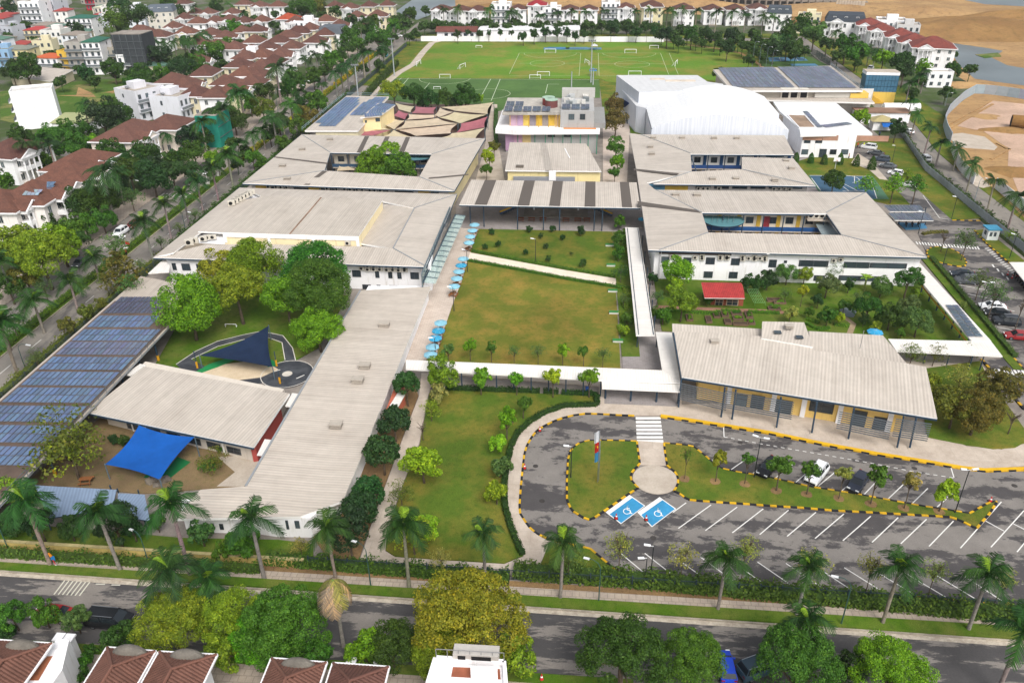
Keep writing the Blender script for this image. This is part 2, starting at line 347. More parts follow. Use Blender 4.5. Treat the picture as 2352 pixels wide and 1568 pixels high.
# ================================================================== SETTING: ground,streets,lawns,paths
sheet('ground',[(-1500,-300),(1500,-300),(1500,3000),(-1500,3000)],-.14,'townground',world=True,th=1.)
def wsheet(name,pts,z,mat,**kw): return sheet(name,pts,z,mat,world=True,**kw)
campus = wsheet('campus_ground',[(-92.6,66.5),(96.2,66.5),(96.2,335),(-92.6,335)],-.03,'concrete_dark')
wsheet('campus_verge',[(-92.6,335.2),(96,335.2),(118,470),(-92.6,470)],-.05,'lawn')
def line(parent,a,b,w,z,name='line_marking',col=(.75,.74,.7),world=False):
    a = np.array(a[:2]) if world else P(*a)[:2]; b = np.array(b[:2]) if world else P(*b)[:2]; d = b-a
    return block(name,parent,'clean',*(a+b)/2,z,np.linalg.norm(d),w,.008,col,math.atan2(d[1],d[0]))
YEL,BLK = hx('e0b020'),hx('26272a')
def resample(pts,step,closed=False):
    p = [np.array(q[:2],float) for q in pts]; p = p+[p[0]] if closed else p
    L = [0]
    for i in range(1,len(p)): L.append(L[-1]+np.linalg.norm(p[i]-p[i-1]))
    n = max(1,round(L[-1]/step)); out = []
    for k in range(n+1):
        s = L[-1]*k/n; i = min(max(1,int(np.searchsorted(L,s))),len(p)-1); f = (s-L[i-1])/((L[i]-L[i-1]) or 1); out.append(p[i-1]*(1-f)+p[i]*f)
    return out
def strip(pts,w,side=0.):
    """outline of a ribbon of width w along world points"""
    p = [np.array(q[:2],float) for q in pts]; l = []; r = []
    for i in range(len(p)):
        d = p[min(i+1,len(p)-1)]-p[max(i-1,0)]; d /= np.linalg.norm(d) or 1; n = np.array([-d[1],d[0]]); l.append(p[i]+n*(w/2+side)); r.append(p[i]-n*(w/2-side))
    return l+r[::-1]
def ribbon(name,pts,w,z,mat,th=.3,px_pts=True,parent=None,col=(.8,.8,.8),kind='structure',side=0.,**kw):
    p = [P(*q)[:2] for q in pts] if px_pts else pts
    q = strip(p,w,side); n = len(q)//2; mb = MB()
    for i in range(n-1): mb.prism([q[i],q[i+1],q[2*n-2-i],q[2*n-1-i]],z-th,z)
    return mb.build(name,mat,parent,col,kind=kind if parent is None else None,**kw)
def kerb(name,pts,step=.85,w=.28,z=.16,closed=False,painted=True,px_pts=True,alt=(YEL,BLK),parent=None):
    """a kerb as one piece of the setting whose stones are its parts"""
    p = [P(*q)[:2] for q in pts] if px_pts else pts
    k = parent or put(name,None,None,None,tuple(p[0])+(0,),kind='structure'); BASE[k.name] = BASE.get(k.name,tuple(p[0])+(0,))
    s = resample(p,step,closed)
    for i in range(len(s)-1):
        a,b = s[i],s[i+1]; d = b-a; L = np.linalg.norm(d)
        c = alt[i % 2] if painted else hx('b3a999'); j = random.uniform(.88,1.1)
        block('kerb_stone',k,'stone',*(a+b)/2,z/2-.04,L*.985,w,z+.08,[x*j for x in c],math.atan2(d[1],d[0]))
    return k
# --- front street along the fence,both pavements
def frontY(x,y0,y1): return y0+(y1-y0)*(x+67.5)/116.  # the street runs a touch off the grid
FX = (-260,260)
def band(name,a,b,z,mat,th=.3):
    return wsheet(name,[(FX[0],frontY(FX[0],*a)),(FX[1],frontY(FX[1],*a)),(FX[1],frontY(FX[1],*b)),(FX[0],frontY(FX[0],*b))],z,mat,th=th)
L_IN = (66.9,64.9); L_OUT = (65.4,63.6); L_GB = (64.2,61.8); L_GUT = (63.55,61.15)
street = band('street',(54.8,54.0),L_GUT,-.02,'asphalt_street')
band('gutter',L_GUT,L_GB,.0,'kerbconc')
band('grass_verge',(L_GB[0]+.12,L_GB[1]+.12),L_OUT,.34,'lawnlush')
band('pavement',L_OUT,L_IN,.085,'pavement')
band('earth_strip',L_IN,(L_IN[0]+.9,L_IN[1]+.9),.03,'leaflitter')
band('pavement_opposite',(50.5,49.8),(53.6,52.8),.085,'pavement')
band('grass_verge_opposite',(53.6,52.8),(54.8,54.),.1,'lawnlush')
wsheet('side_road',[(9.5,40),(19,40),(21.5,54.6),(7.,54.6)],.11,'asphalt_street',th=.25)
wsheet('garden_ground',[(-260,-50),(9,-50),(6,50),(-260,50)],.02,'leaflitter')
kp = [(x,frontY(x,*L_GB)) for x in np.linspace(-75,60,28)]
k = put('street_kerb',None,None,None,(0,63,0),kind='structure'); BASE[k.name] = (0,63,0)
kerb('',[(-75,frontY(-75,*L_GB)),(60,frontY(60,*L_GB))],1.1,.22,.14,painted=False,px_pts=False,parent=k)
# faded rumble bars across the street
for i in range(7):
    x0 = 150-0+i*9.7; dx = 26
    line(street,(x0,1330+i*.5),(x0-dx,1364+i*.5),.16,-.012,'rumble_bar',(.62,.6,.5))
for u0,u1,v in ((220,241,1340),(256,276,1342)): line(street,(u0,v),(u1,v+.6),.14,-.012,col=(.6,.58,.5))
# --- boulevard on the west side: two carriageways and a planted median
BX = dict(near=(-99.7,-93.0),far=(-112.,-102.7),med=(-102.6,-99.8),pav=(-118.,-112.),verge=(-93.,-90.2))
wsheet('boulevard',[(BX['near'][0],55),(BX['near'][1],55),(BX['near'][1],520),(BX['near'][0],520)],-.04,'asphalt_blvd')
blvd2 = wsheet('boulevard_far_lane',[(BX['far'][0],55),(BX['far'][1],55),(BX['far'][1],520),(BX['far'][0],520)],-.035,'asphalt_blvd')
wsheet('boulevard_median',[(BX['med'][0],70),(BX['med'][1],70),(BX['med'][1],420),(BX['med'][0],420)],.1,'lawnlush')
wsheet('boulevard_pavement',[(BX['pav'][0],60),(BX['pav'][1],60),(BX['pav'][1],430),(BX['pav'][0],430)],.09,'pavement')
wsheet('boulevard_verge',[(BX['verge'][0],70),(BX['verge'][1],70),(BX['verge'][1],440),(BX['verge'][0],440)],.1,'lawnlush')
k = put('median_kerb',None,None,None,(-99.7,100,0),kind='structure'); BASE[k.name] = (-99.7,100,0)
kerb('',[(-99.72,75),(-99.72,262)],1.6,.2,.16,painted=False,px_pts=False,parent=k)
for y in np.arange(80,420,9.):
    for x in (-96.4,-107.3): line(blvd2,(x,y),(x,y+3.2),.14,-.026,'lane_dash',(.7,.69,.65),world=True)
wsheet('cross_street',[(-260,232),(-112,232),(-112,241),(-260,241)],-.045,'asphalt_blvd')
for i in range(9): line(blvd2,(-111+i*.9,196),(-111+i*.9,199),.45,-.027,'crossing_bar',(.7,.69,.65),world=True)
wsheet('villa_street',[(-260,446),(118,446),(118,455),(-260,455)],-.045,'asphalt_blvd')
# --- road on the east side and the land beyond it
wsheet('east_road',[(100.3,60),(106.,60),(106.,215),(107.5,245),(112,275),(116,330),(118,460),(111,460),(108.5,330),(105.5,285),(102,255),(100.3,220)],-.04,'asphalt_blvd')
wsheet('east_verge',[(106.05,60),(112,60),(112,210),(118,250),(126,290),(127,340),(135,360),(130,450),(118.2,450),(116.2,330),(112.2,275),(107.7,245),(106.05,215)],-.02,'lawn')
sheet('building_plot',[(2239,212),(2400,234),(2600,420),(2352,500),(2285,432),(2200,392),(2180,325),(2165,290),(2180,255)],-.01,'dirt')
sheet('rubble_floor',[(2279,232),(2420,246),(2520,440),(2352,474),(2315,380),(2317,343),(2260,302),(2199,290)],.04,'pinkdirt')
sheet('concrete_bank',[(2177,309),(2210,306),(2262,315),(2291,338),(2284,345),(2214,340),(2190,330)],.08,'concrete')
for a,b in (((2172,290),(2276,233)),((2180,296),(2280,240)),((2276,367),(2318,343)),((2290,330),(2318,345))): ribbon('dirt_ridge',[a,b],.9,.3,'dirt',kind='structure')
sheet('bare_land',[(1020,-8),(1038,28),(1180,34),(1500,30),(1790,40),(1900,55),(2010,75),(2170,130),(2200,175),(2240,200),(2352,215),(2600,250),(2700,-8)],-.09,'dirt')
LK = dict(lake=[(2142,94),(2201,101),(2264,110),(2304,117),(2279,133),(2314,150),(2420,168),(2420,205),(2289,188),(2239,181),(2205,152),(2189,128),(2170,110)],
          pond=[(2068,63),(2134,70),(2128,80),(2105,86),(2088,77)],far_lake=[(2185,-6),(2500,-6),(2500,20),(2352,15),(2262,10)],canal=[(908,27),(955,-6),(1045,-6),(1046,14),(1000,22),(985,36),(958,46)])
for n_,q in LK.items(): sheet(n_,q,-.06,'water')
sheet('reed_bank',[(2240,126),(2292,122),(2300,130),(2262,134)],.1,'scrub'); sheet('shore_path',[(2140,92),(2290,108),(2300,104),(2310,110),(2304,117),(2264,110)],-.05,'dirt')
sheet('green_bank',[(2045,54),(2100,53),(2150,62),(2142,70),(2070,62)],0,'scrub')
def mound(name,u,v,rx,ry,h,mat,seed):
    r = np.random.default_rng(seed); c = P(u,v); k_ = px_m(u,v); mb = MB(); n,m_ = 28,8; rr = 1+.18*np.sin(np.arange(n)*2*math.pi/n*3+seed)+r.normal(0,.05,n)
    ring = [[c+np.array([math.cos(2*math.pi*i/n)*rx*rr[i]*(1-j/m_),math.sin(2*math.pi*i/n)*ry*rr[i]*(1-j/m_),-.2+h*math.sin(j/m_*math.pi/2)**1.3*(1+r.normal(0,.03))]) for i in range(n)] for j in range(m_)]
    for j in range(m_-1):
        for i in range(n): mb.face([ring[j][i],ring[j][(i+1) % n],ring[j+1][(i+1) % n],ring[j+1][i]])
    mb.face(ring[-1]); return mb.build(name,mat,smooth=True,kind='structure')
mk_lawn('hillsoil',hx('8a6a45'),hx('9c7a4e'),hx('6b5a38'),.3)
mound('hill',2250,72,62,40,7,'hillsoil',3); mound('hill',2370,55,50,34,8,'hillsoil',5); mound('hill',1960,22,70,30,4,'dirt',8); mound('hill',1350,4,70,24,5,'dirt',9)
for i,(u,v,a,b_,h) in enumerate(((1150,18,30,14,3),(1560,10,40,16,4),(1860,48,26,12,3),(2120,30,34,16,4),(2310,300,9,5,1.2),(2260,268,7,5,1.),(2330,395,8,6,1.4),(2210,196,12,6,1.5))): mound('earth_heap',u,v,a,b_,h,('hillsoil','dirt')[i % 2],20+i)
# wasteland among the town houses
sheet('wasteland',[(0,210),(130,190),(300,178),(350,195),(300,260),(200,300),(110,300),(0,275)],-.1,'scrub')
for q in ([(175,218),(215,215),(180,200)],[(130,219),(220,223),(215,217)],[(240,212),(280,204),(300,206),(260,213)]): sheet('bare_patch',q,-.08,'dirt')
# --- sports ground
pitch = sheet('pitch',[(985,98),(1535,98),(1600,105),(1700,125),(1745,152),(1640,158),(1646,189),(1395,189),(1380,181),(904,179)],.02,'pitch')
turf = sheet('turf_pitch',[(903,180.5),(1378,183),(1378,225),(1300,226),(1110,262),(860,225)],.03,'turf')
ribbon('gravel_path',[(846,221),(890,188),(915,168),(950,148),(972,120),(992,99),(1012,94)],3.4,.06,'concrete')
ribbon('dirt_track',[(1535,97),(1570,103),(1650,112),(1700,122),(1732,140),(1752,155)],1.6,.05,'dirt')
def pl(p,a,b,w=.17): line(p,a,b,w,.05,'pitch_line',(.5,.56,.36))
c0,r0 = 1176,0
for a,b in (((1193,122.5),(1334,122.5)),((1334,122.5),(1330,175)),((1193,122.5),(1170,170)),((1374,122.5),(1376,175)),((1374,122.5),(1517,122.5)),((1517,122.5),(1536,172)),((1537,122),(1558,172)),((1193,146),(1332,146)),((1376,147),(1526,147)),((1170,175),(1330,175)),((1376,175),(1538,175))): pl(pitch,a,b)
def arc(p,cu,cv,r,a0=0,a1=360,w=.16):
    c = P(cu,cv)[:2]; n = max(6,int(abs(a1-a0)/18)); q = [c+r*np.array([math.cos(R(a0+(a1-a0)*i/n)),math.sin(R(a0+(a1-a0)*i/n))]) for i in range(n+1)]
    for i in range(n): line(p,q[i],q[i+1],w,.05,'pitch_line',(.5,.56,.36),world=True)
arc(pitch,1257,146,8); arc(pitch,1452,148,8); arc(pitch,1264,122.5,13,180,360); arc(pitch,1445,122.5,13,180,360)
for a,b in (((922,180),(910,189)),((987,191),(971,209)),((1127,182),(1108,217)),((1149,182),(1128,232)),((1258,194),(1253,215)),((1258,194),(1284,194)),((938,180),(925,196)),((910,181),(1376,184))): line(turf,a,b,.2,.05,'pitch_line',(.55,.62,.45))
arc(turf,1120,216,9,w=.18); arc(turf,1022,181,11,180,360,.18)
sheet('court_base',[(1742,131),(1860,131),(1905,152),(1750,153)],.06,'turf')
court = sheet('tennis_court',[(1764,133),(1846,132),(1856,140),(1768,142)],.09,'plain',col=hx('4f7fa0'))
for a,b in (((1766,137),(1852,136)),((1790,133),(1794,142)),((1826,132),(1833,141))): line(court,a,b,.2,.1,'court_line')
court = sheet('tennis_court',[(1815,147.5),(1872,147),(1880,152),(1818,152)],.09,'plain',col=hx('4f7fa0'))
court = sheet('basketball_court',[(1856,403),(2005,406),(2042,458),(1950,460),(1880,440)],.1,'plain',col=hx('4a7358'))
MB().prism([tuple(P(*q)[:2]) for q in [(1860,404),(1997,406),(2014,457),(1960,459),(1885,440)]],0,.115).build('playing_area','plain',court,hx('3d5f78'))
for a,b in (((1864,410),(1885,439)),((1932,405),(1936,424)),((1962,405),(1963,423)),((1925,416),(1970,440)),((1997,406),(2014,457)),((1935,440),(1985,440)),((1930,425),(1950,440)),((1860,404),(1997,406))): line(court,a,b,.16,.125,'court_line')
c_ = P(1945,412)[:2]
for i in range(9): line(court,c_+3.2*np.array([math.cos(R(-80+20*i)),math.sin(R(-80+20*i))]),c_+3.2*np.array([math.cos(R(-60+20*i)),math.sin(R(-60+20*i))]),.14,.125,'court_line',world=True)
# --- campus lawns,paths,car park
cp = sheet('car_park',[(1455,957),(1370,952),(1318,955),(1271,969),(1233,990),(1212,1020),(1203,1064),(1197,1120),(1194,1165),(1200,1189),(1233,1227),(1290,1248),(1356,1261),(1437,1327),(1490,1335),(2480,1420),(2480,1090),(2352,1082),(2264,1085),(2139,1067),(1889,1024),(1764,998),(1517,960)],.01,'asphalt')
MAT_ZEBRA = (.78,.77,.74)
for i in range(7):
    y = 957.5+i*8.75; x0 = 1460+i*.45; x1 = 1517+i*1.05
    a = [P(x0,y),P(x1,y),P(x1+.6,y+5.6),P(x0+.3,y+5.6)]; MB().prism([tuple(q[:2]) for q in a],0,.022).build('crosswalk_bar','clean',cp,MAT_ZEBRA)
isl = sheet('lawn_island',[(1462,1014),(1441,1013),(1411,1012),(1388,1011),(1351,1012),(1328,1019),(1311,1034),(1305,1053),(1303,1071),(1302,1104),(1302,1146),(1308,1164),(1318,1176),(1336,1187),(1351,1195),(1366,1189),(1386,1176),(1408,1160),(1426,1147),(1448,1132),(1466,1121),(1451,1106),(1448,1094),(1452,1083),(1464,1070),(1470,1066),(1467,1055),(1466,1041),(1465,1026)],.13,'lawn')
I1 = [(1462,1014),(1411,1012),(1351,1012),(1328,1019),(1311,1034),(1305,1053),(1302,1104),(1302,1146),(1308,1164),(1318,1176),(1336,1187),(1351,1195),(1366,1189),(1408,1160),(1448,1132),(1466,1121),(1451,1106),(1448,1094),(1452,1083),(1470,1066),(1466,1041),(1463,1014)]
I2 = [(1525,1018),(1546,1020),(1576,1023),(1591,1025),(1603,1034),(1623,1050),(1638,1064),(1656,1076),(1691,1084),(1723,1089),(1764,1096),(1809,1106),(1864,1119),(1924,1128),(1984,1138),(2021,1145),(2081,1156),(2126,1164),(2164,1169),(2211,1177),(2226,1180),(2246,1169),(2269,1156),(2291,1150),(2273,1180),(2259,1195),(2242,1215),(2221,1203),(2204,1195),(2186,1188),(2119,1184),(2049,1180),(1979,1176),(1916,1173),(1849,1167),(1784,1163),(1716,1158),(1651,1154),(1586,1149),(1576,1146),(1561,1134),(1548,1128),(1553,1120),(1558,1109),(1557,1096),(1548,1081),(1536,1074),(1532,1069),(1530,1056),(1527,1039)]
sheet('lawn_island',I2,.13,'lawn')
kerb('island_kerb',I1,closed=False); kerb('island_kerb',I2,closed=True)
cc = P(1505,1101)[:2]; rr_ = 3.05
sheet('island_path',[(1465,1013),(1525,1017),(1530,1056),(1534,1070),(1470,1068),(1467,1041)],.1,'concrete_path')
wsheet('island_circle',[tuple(cc+rr_*np.array([math.cos(a),math.sin(a)])) for a in np.linspace(0,2*math.pi,29)[:-1]],.105,'concrete')
LOOP = [(1457,955),(1426,954),(1371,951),(1346,950),(1318,954),(1293,960),(1271,968),(1251,978),(1233,989),(1220,1006),(1210,1024),(1204,1044),(1202,1064),(1198,1101),(1196,1121),(1193,1164),(1195,1181),(1200,1189),(1215,1211),(1233,1227),(1270,1241),(1320,1252),(1356,1261)]
kerb('loop_kerb',LOOP,.95)
TRI = [(1356,1261),(1386,1286),(1411,1307),(1437,1327),(1470,1340)]
kerb('corner_kerb',TRI,.95)
FRONT = [(1517,957),(1600,969),(1764,995),(1889,1021),(2014,1044),(2139,1064),(2214,1077),(2264,1082),(2352,1079),(2400,1076)]
kerb('forecourt_kerb',FRONT,1.05,.5,.18)
ribbon('kerb_top_paint',FRONT,.56,.192,'plain',th=.01,col=YEL,side=.2)
# pavements of the forecourt
sheet('forecourt_pavement',[(1457,954),(1426,953),(1371,950),(1346,949),(1318,953),(1271,967),(1233,988),(1210,1023),(1204,1044),(1201,1064),(1196,1121),(1192,1164),(1199,1189),(1232,1228),(1262,1245),(1240,1300),(1210,1322),(1050,1316),(824,1294),(836,1262),(850,1215),(864,1176),(925,1009),(963,909),(968,858),(1000,858),(983,909),(963,1019),(930,1100),(903,1176),(888,1223),(885,1266),(908,1280),(1028,1288),(1158,1296),(1203,1278),(1190,1240),(1172,1190),(1166,1150),(1168,1090),(1176,1030),(1190,998),(1218,972),(1251,952),(1294,937),(1373,935),(1376,888),(1000,858),(1000,850),(1560,850),(1566,930),(1700,925),(2060,990),(2160,1005),(2220,1025),(2300,1033),(2352,1020),(2352,1070),(2264,1079),(2139,1061),(2014,1041),(1889,1018),(1764,992),(1517,954)],.12,'concrete_path')
sheet('porch_paving',[(1388,892),(1560,905),(1556,935),(1388,928)],.135,'paving_grey')
# disabled bays
for t_,(A_,B_,C_,D_) in enumerate([((1446,1136),(1482,1161),(1426,1203),(1391,1176)),((1515,1141),(1553,1168),(1497,1210),(1464,1176))]):
    q = [P(*x)[:2] for x in (A_,B_,C_,D_)]; bay = MB().prism([tuple(x) for x in q],0,.022).build('bay_border','clean',cp,(.8,.79,.76))
    def bl(s,r_): return (q[0]*(1-s)+q[1]*s)*(1-r_)+(q[3]*(1-s)+q[2]*s)*r_
    MB().prism([tuple(bl(*x)) for x in ((.22,.03),(.97,.03),(.97,.97),(.22,.97))],0,.028).build('bay_fill','plain',cp,hx('3a94c4'))
    o0 = bl(.62,.5); ey = np.array([.2,.98])*.95; ex = np.array([.98,-.2])*.8
    sym = MB()
    def seg(a,b,w=.13):
        a = o0+ex*a[0]+ey*a[1]; b = o0+ex*b[0]+ey*b[1]; d = (b-a); n = np.array([-d[1],d[0]])/np.linalg.norm(d)*w/2; sym.prism([tuple(a+n),tuple(b+n),tuple(b-n),tuple(a-n)],.02,.034)
    arcp = [(-.02+.55*math.cos(R(a)),-.2+.55*math.sin(R(a))) for a in range(110,351,20)]
    for i in range(len(arcp)-1): seg(arcp[i],arcp[i+1],.11)
    for a,b in (((-.12,.62),(-.05,.12)),((-.05,.12),(.42,.12)),((.42,.12),(.66,-.5)),((.66,-.5),(.88,-.42)),((-.1,.42),(.3,.42)),((-.22,.86),(-.04,.86)),((-.18,.8),(-.08,.92))): seg(a,b,.15)
    sym.build('wheelchair_symbol','clean',cp,(.82,.82,.8))
LINES = [((1576,1154),(1546,1176)),((1633,1159),(1558,1213)),((1693,1164),(1620,1218)),((1753,1168),(1682,1223)),((1811,1171),(1745,1227)),((1874,1176),(1808,1231)),((1938,1180),(1872,1236)),((2000,1185),(1936,1241)),((2063,1188),(2003,1245)),((2128,1192),(2069,1248)),((2190,1196),(2134,1254)),((2300,1152),(2206,1258)),((2352,1172),(2276,1256)),((2400,1190),(2336,1267)),((2264,1196),(2306,1219)),((2325,1201),(2360,1219)),
         ((1668,1036),(1636,1058)),((1722,1048),(1678,1079)),((1766,1058),(1728,1088)),((1822,1065),(1780,1098)),((1868,1073),(1828,1107)),((1919,1083),(1879,1116)),((1976,1091),(1934,1126)),((2020,1098),(1984,1136)),((2076,1111),(2039,1146)),((2131,1121),(2095,1156)),((2188,1132),(2150,1166)),
         ((1423,1268),(1487,1321)),((1481,1270),(1553,1326)),((1551,1280),(1621,1330)),((1608,1278),(1688,1336)),((1675,1285),(1756,1341)),((1740,1290),(1824,1348)),((1805,1293),(1894,1353)),((1884,1307),(1964,1360)),((1939,1303),(2035,1363)),((2009,1310),(2105,1368)),((2075,1313),(2176,1373)),((2146,1318),(2246,1378)),((2216,1323),(2310,1385)),((1662,980),(1663,1003)),((2184,1073),(2191,1096))]
for a,b in LINES: line(cp,a,b,.13,.02,'parking_line',(.74,.73,.7))
dl = resample([P(*q)[:2] for q in ((1663,1003),(1764,1022),(1880,1042),(2000,1063),(2100,1083),(2190,1097))],.5)
for i in range(0,len(dl)-1,2): line(cp,dl[i],dl[i+1],.12,.02,'give_way_dash',(.72,.71,.68),world=True)
ENDS = [(1487,1321),(1553,1326),(1621,1330),(1688,1336),(1756,1341),(1824,1348),(1894,1353),(1964,1360),(2035,1363),(2105,1368),(2176,1373),(2246,1378),(2316,1385)]
zz = []
for i,e in enumerate(ENDS):
    if i: zz.append((e[0]-18,e[1]+20))
    zz.append(e)
sheet('hedge_bed',[(1356,1262),(1437,1328),(1470,1341)]+zz+[(2480,1430),(2480,1448),(2100,1408),(1764,1376),(1440,1345),(1190,1325),(1262,1246)],.11,'lawn')
kerb('saw_tooth_kerb',[(1470,1340)]+zz,.9)
for u,v in ((1230,1070),(1245,1150),(1700,1016),(1500,1235),(2330,1115),(2100,1075)): c = P(u,v)[:2]; MB().prism([tuple(c+.38*np.array([math.cos(a),math.sin(a)])) for a in np.linspace(0,6.28,15)[:-1]],0,.02).build('manhole_cover','rough',cp,hx('4a4644'))
# front lawn,central lawns
sheet('front_lawn',[(1023,897),(1371,909),(1371,932),(1294,934),(1250,950),(1216,971),(1188,998),(1174,1030),(1166,1090),(1164,1150),(1170,1190),(1188,1240),(1201,1277),(1158,1294),(1028,1286),(945,1281),(908,1278),(886,1264),(890,1223),(905,1176),(932,1100),(965,1019),(985,909),(1000,896)],.14,'lawn')
sheet('mulch_bed',[(950,880),(961,909),(923,1009),(862,1176),(848,1215),(822,1292),(760,1292),(720,1235),(718,1190),(790,1150),(890,910),(905,870)],.13,'leaflitter')
sheet('street_side_lawn',[(-60,1200),(60,1205),(420,1236),(640,1240),(720,1250),(720,1296),(600,1284),(340,1262),(-60,1236)],.12,'lawnlush')
sheet('central_lawn',[(1100,527),(1407,533),(1414,640),(1300,622),(1176,599),(1080,580)],.12,'lawn')
sheet('central_lawn',[(1075,599),(1176,617),(1301,641),(1414,662),(1422,784),(1425,848),(990,832),(1000,827),(1023,750),(1045,687),(1060,650)],.12,'lawndry')
sheet('cream_path',[(1079,581),(1176,599),(1301,622),(1441,645),(1446,664),(1414,661),(1301,640),(1176,616),(1075,598)],.125,'creampath')
sheet('planting_strip',[(1408,533),(1440,533),(1470,820),(1428,820),(1420,700),(1414,640)],.13,'lawnlush')
sheet('promenade',[(1045,523),(1099,527),(1079,577),(1074,599),(1059,650),(1044,687),(1022,750),(999,827),(985,835),(920,830),(960,740),(990,660)],.11,'paving')
sheet('colonnade_floor',[(1050,440),(1480,445),(1500,545),(1407,533),(1046,522)],.1,'paving_grey')
sheet('entrance_paving',[(1462,770),(1506,765),(1522,850),(1430,846),(1428,798)],.12,'paving_grey')
sheet('garden_lawn',[(1500,630),(2110,650),(2235,785),(2050,790),(1520,760)],.12,'lawnlush')
ribbon('brick_path',[(1505,706),(1600,710),(1770,716),(1830,722)],1.3,.14,'rough',col=hx('a27a66'))
ribbon('brick_path',[(1930,722),(1960,745),(1950,770)],1.,.14,'rough',col=hx('a89478'))
sheet('pond_water',[(1928,712),(1950,706),(1968,716),(1960,730),(1935,728)],.16,'water')
sheet('corner_lawn',[(2105,850),(2250,830),(2270,870),(2352,985),(2352,1018),(2330,1030),(2280,1033),(2200,1020),(2130,1006)],.14,'lawn')
sheet('gate_lawn',[(2060,830),(2254,838),(2264,850),(2106,852)],.13,'concrete')
# east side: service road,small car park,lawns
sheet('east_lawn',[(1830,372),(1990,320),(2075,318),(2130,392),(2252,502),(2186,506),(2114,442),(2052,396),(2014,372),(2060,440),(2095,470),(2040,470),(1870,430)],.08,'lawn')
sheet('service_road',[(1940,352),(1985,326),(2012,350),(2052,392),(2114,442),(2187,507),(2251,509),(2262,522),(2238,531),(2264,560),(2314,603),(2420,690),(2500,1060),(2352,941),(2300,880),(2254,826),(2302,825),(2277,784),(2140,610),(2110,540),(2115,500),(2089,469),(2039,415),(2014,392)],.1,'asphalt')
sheet('footway',[(1955,375),(1970,352),(2000,372),(2040,415),(2020,412),(1995,390)],.11,'concrete')
sheet('booth_lawn',[(2238,531),(2262,528),(2352,600),(2352,605),(2318,603),(2264,560)],.2,'lawn')
kerb('booth_kerb',[(2251,508),(2187,507)],.9,z=.22); kerb('booth_kerb',[(2238,531),(2264,560),(2314,603),(2352,634)],.9,z=.3)
RND = [(2128,578),(2140,569),(2165,568),(2190,575),(2212,590),(2220,605),(2215,614),(2195,613),(2165,606),(2140,598),(2130,588)]
sheet('roundabout_lawn',RND,.22,'lawn'); kerb('roundabout_kerb',RND,.9,closed=True,z=.24)
HL = [(2130,590),(2160,625),(2200,672),(2250,730),(2300,790),(2330,826),(2352,850)]
ribbon('hedge_verge',HL,1.7,.2,'lawnlush',side=-.85); kerb('verge_kerb',HL,.9,z=.24)
kerb('verge_kerb',[(2254,826),(2300,880),(2352,941)],.95,.4,.22)
sr = bpy.data.objects['service_road']
for i in range(26):
    a = (2104+i*6.7,556+i*.55) if i < 22 else (2235+(i-18)*11,570+(i-18)*9.6); line(sr,a,(a[0]+4,a[1]+6.5),.3,.112,'crosswalk_bar')
for i in range(14): a = (2262+i*5,572+i*4.6); line(sr,a,(a[0]+9,a[1]-1.5),.3,.112,'crosswalk_bar')
for i in range(9): a = (2284+i*9,848+i*.5); line(sr,a,(a[0]+8,a[1]+12),.35,.112,'crosswalk_bar')
for a,b in (((2200,655),(2270,668)),((2222,676),(2290,690)),((2245,700),(2330,716)),((2265,725),(2340,740)),((2290,752),(2365,768)),((2120,450),(2158,502)),((2158,502),(2180,505))): line(sr,a,b,.12,.112,'parking_line')
# left playground
sheet('playground_lawn',[(405,700),(640,640),(800,680),(730,800),(640,850),(540,880),(440,850),(350,850),(400,760)],.12,'lawnlush')
sheet('play_track',[(405,838),(450,808),(500,785),(560,770),(600,762),(650,772),(672,800),(680,832),(640,848),(600,880),(540,885),(425,858)],.135,'asphalt_play')
sheet('track_green',[(440,826),(500,797),(560,781),(618,777),(648,788),(655,828),(630,842),(560,850),(470,842)],.15,'lawnlush')
sheet('play_sand',[(455,860),(500,840),(560,832),(620,838),(640,850),(600,868),(520,878)],.165,'sand')
sheet('green_mat',[(445,858),(480,838),(530,822),(545,826),(500,845),(452,862)],.18,'plain',col=hx('1d8a4c'))
sheet('green_mat',[(612,822),(632,832),(636,842),(615,845)],.18,'plain',col=hx('1d8a4c'))
c_ = P(660,860)[:2]; rd = [tuple(c_+4.3*np.array([math.cos(a),math.sin(a)])) for a in np.linspace(0,2*math.pi,33)[:-1]]
rb = wsheet('play_roundabout',rd,.16,'asphalt_play')
MB().prism([tuple(c_+.85*np.array([math.cos(a),math.sin(a)])) for a in np.linspace(0,2*math.pi,21)[:-1]],.1,.172).build('centre_spot','plain',rb,hx('d8d0c4'))
for a,b in (((c_[0]+2,c_[1]-1.4),(c_[0]+3.,c_[1]-.2)),((c_[0]-2.6,c_[1]+.5),(c_[0]-1.6,c_[1]+1.2))): line(rb,a,b,.2,.168,'arrow_line',world=True)
for i in range(32): line(rb,rd[i],rd[(i+1) % 32],.13,.168,'edge_line',(.7,.66,.6),world=True)
tk = bpy.data.objects['play_track']
for pts in ([(405,838),(450,808),(500,785),(560,770),(600,762),(650,772),(672,800),(680,832)],[(440,826),(500,797),(560,781),(618,777),(648,788),(655,828)]):
    for i in range(len(pts)-1): line(tk,pts[i],pts[i+1],.14,.155,'edge_line',(.7,.66,.6))
sheet('play_yard',[(60,1110),(230,960),(330,985),(460,1030),(600,1050),(560,1120),(460,1124),(330,1134)],.1,'earth')
sheet('yard_paving',[(500,1050),(600,1045),(580,1100),(560,1118),(498,1118),(540,1085)],.12,'concrete')
sheet('green_mat',[(385,1078),(408,1050),(438,1062),(392,1098),(330,1098),(345,1080)],.13,'plain',col=hx('14713c'))
sheet('shed_yard',[(-40,1150),(360,1185),(420,1232),(60,1204),(-40,1195)],.08,'concrete_dark')
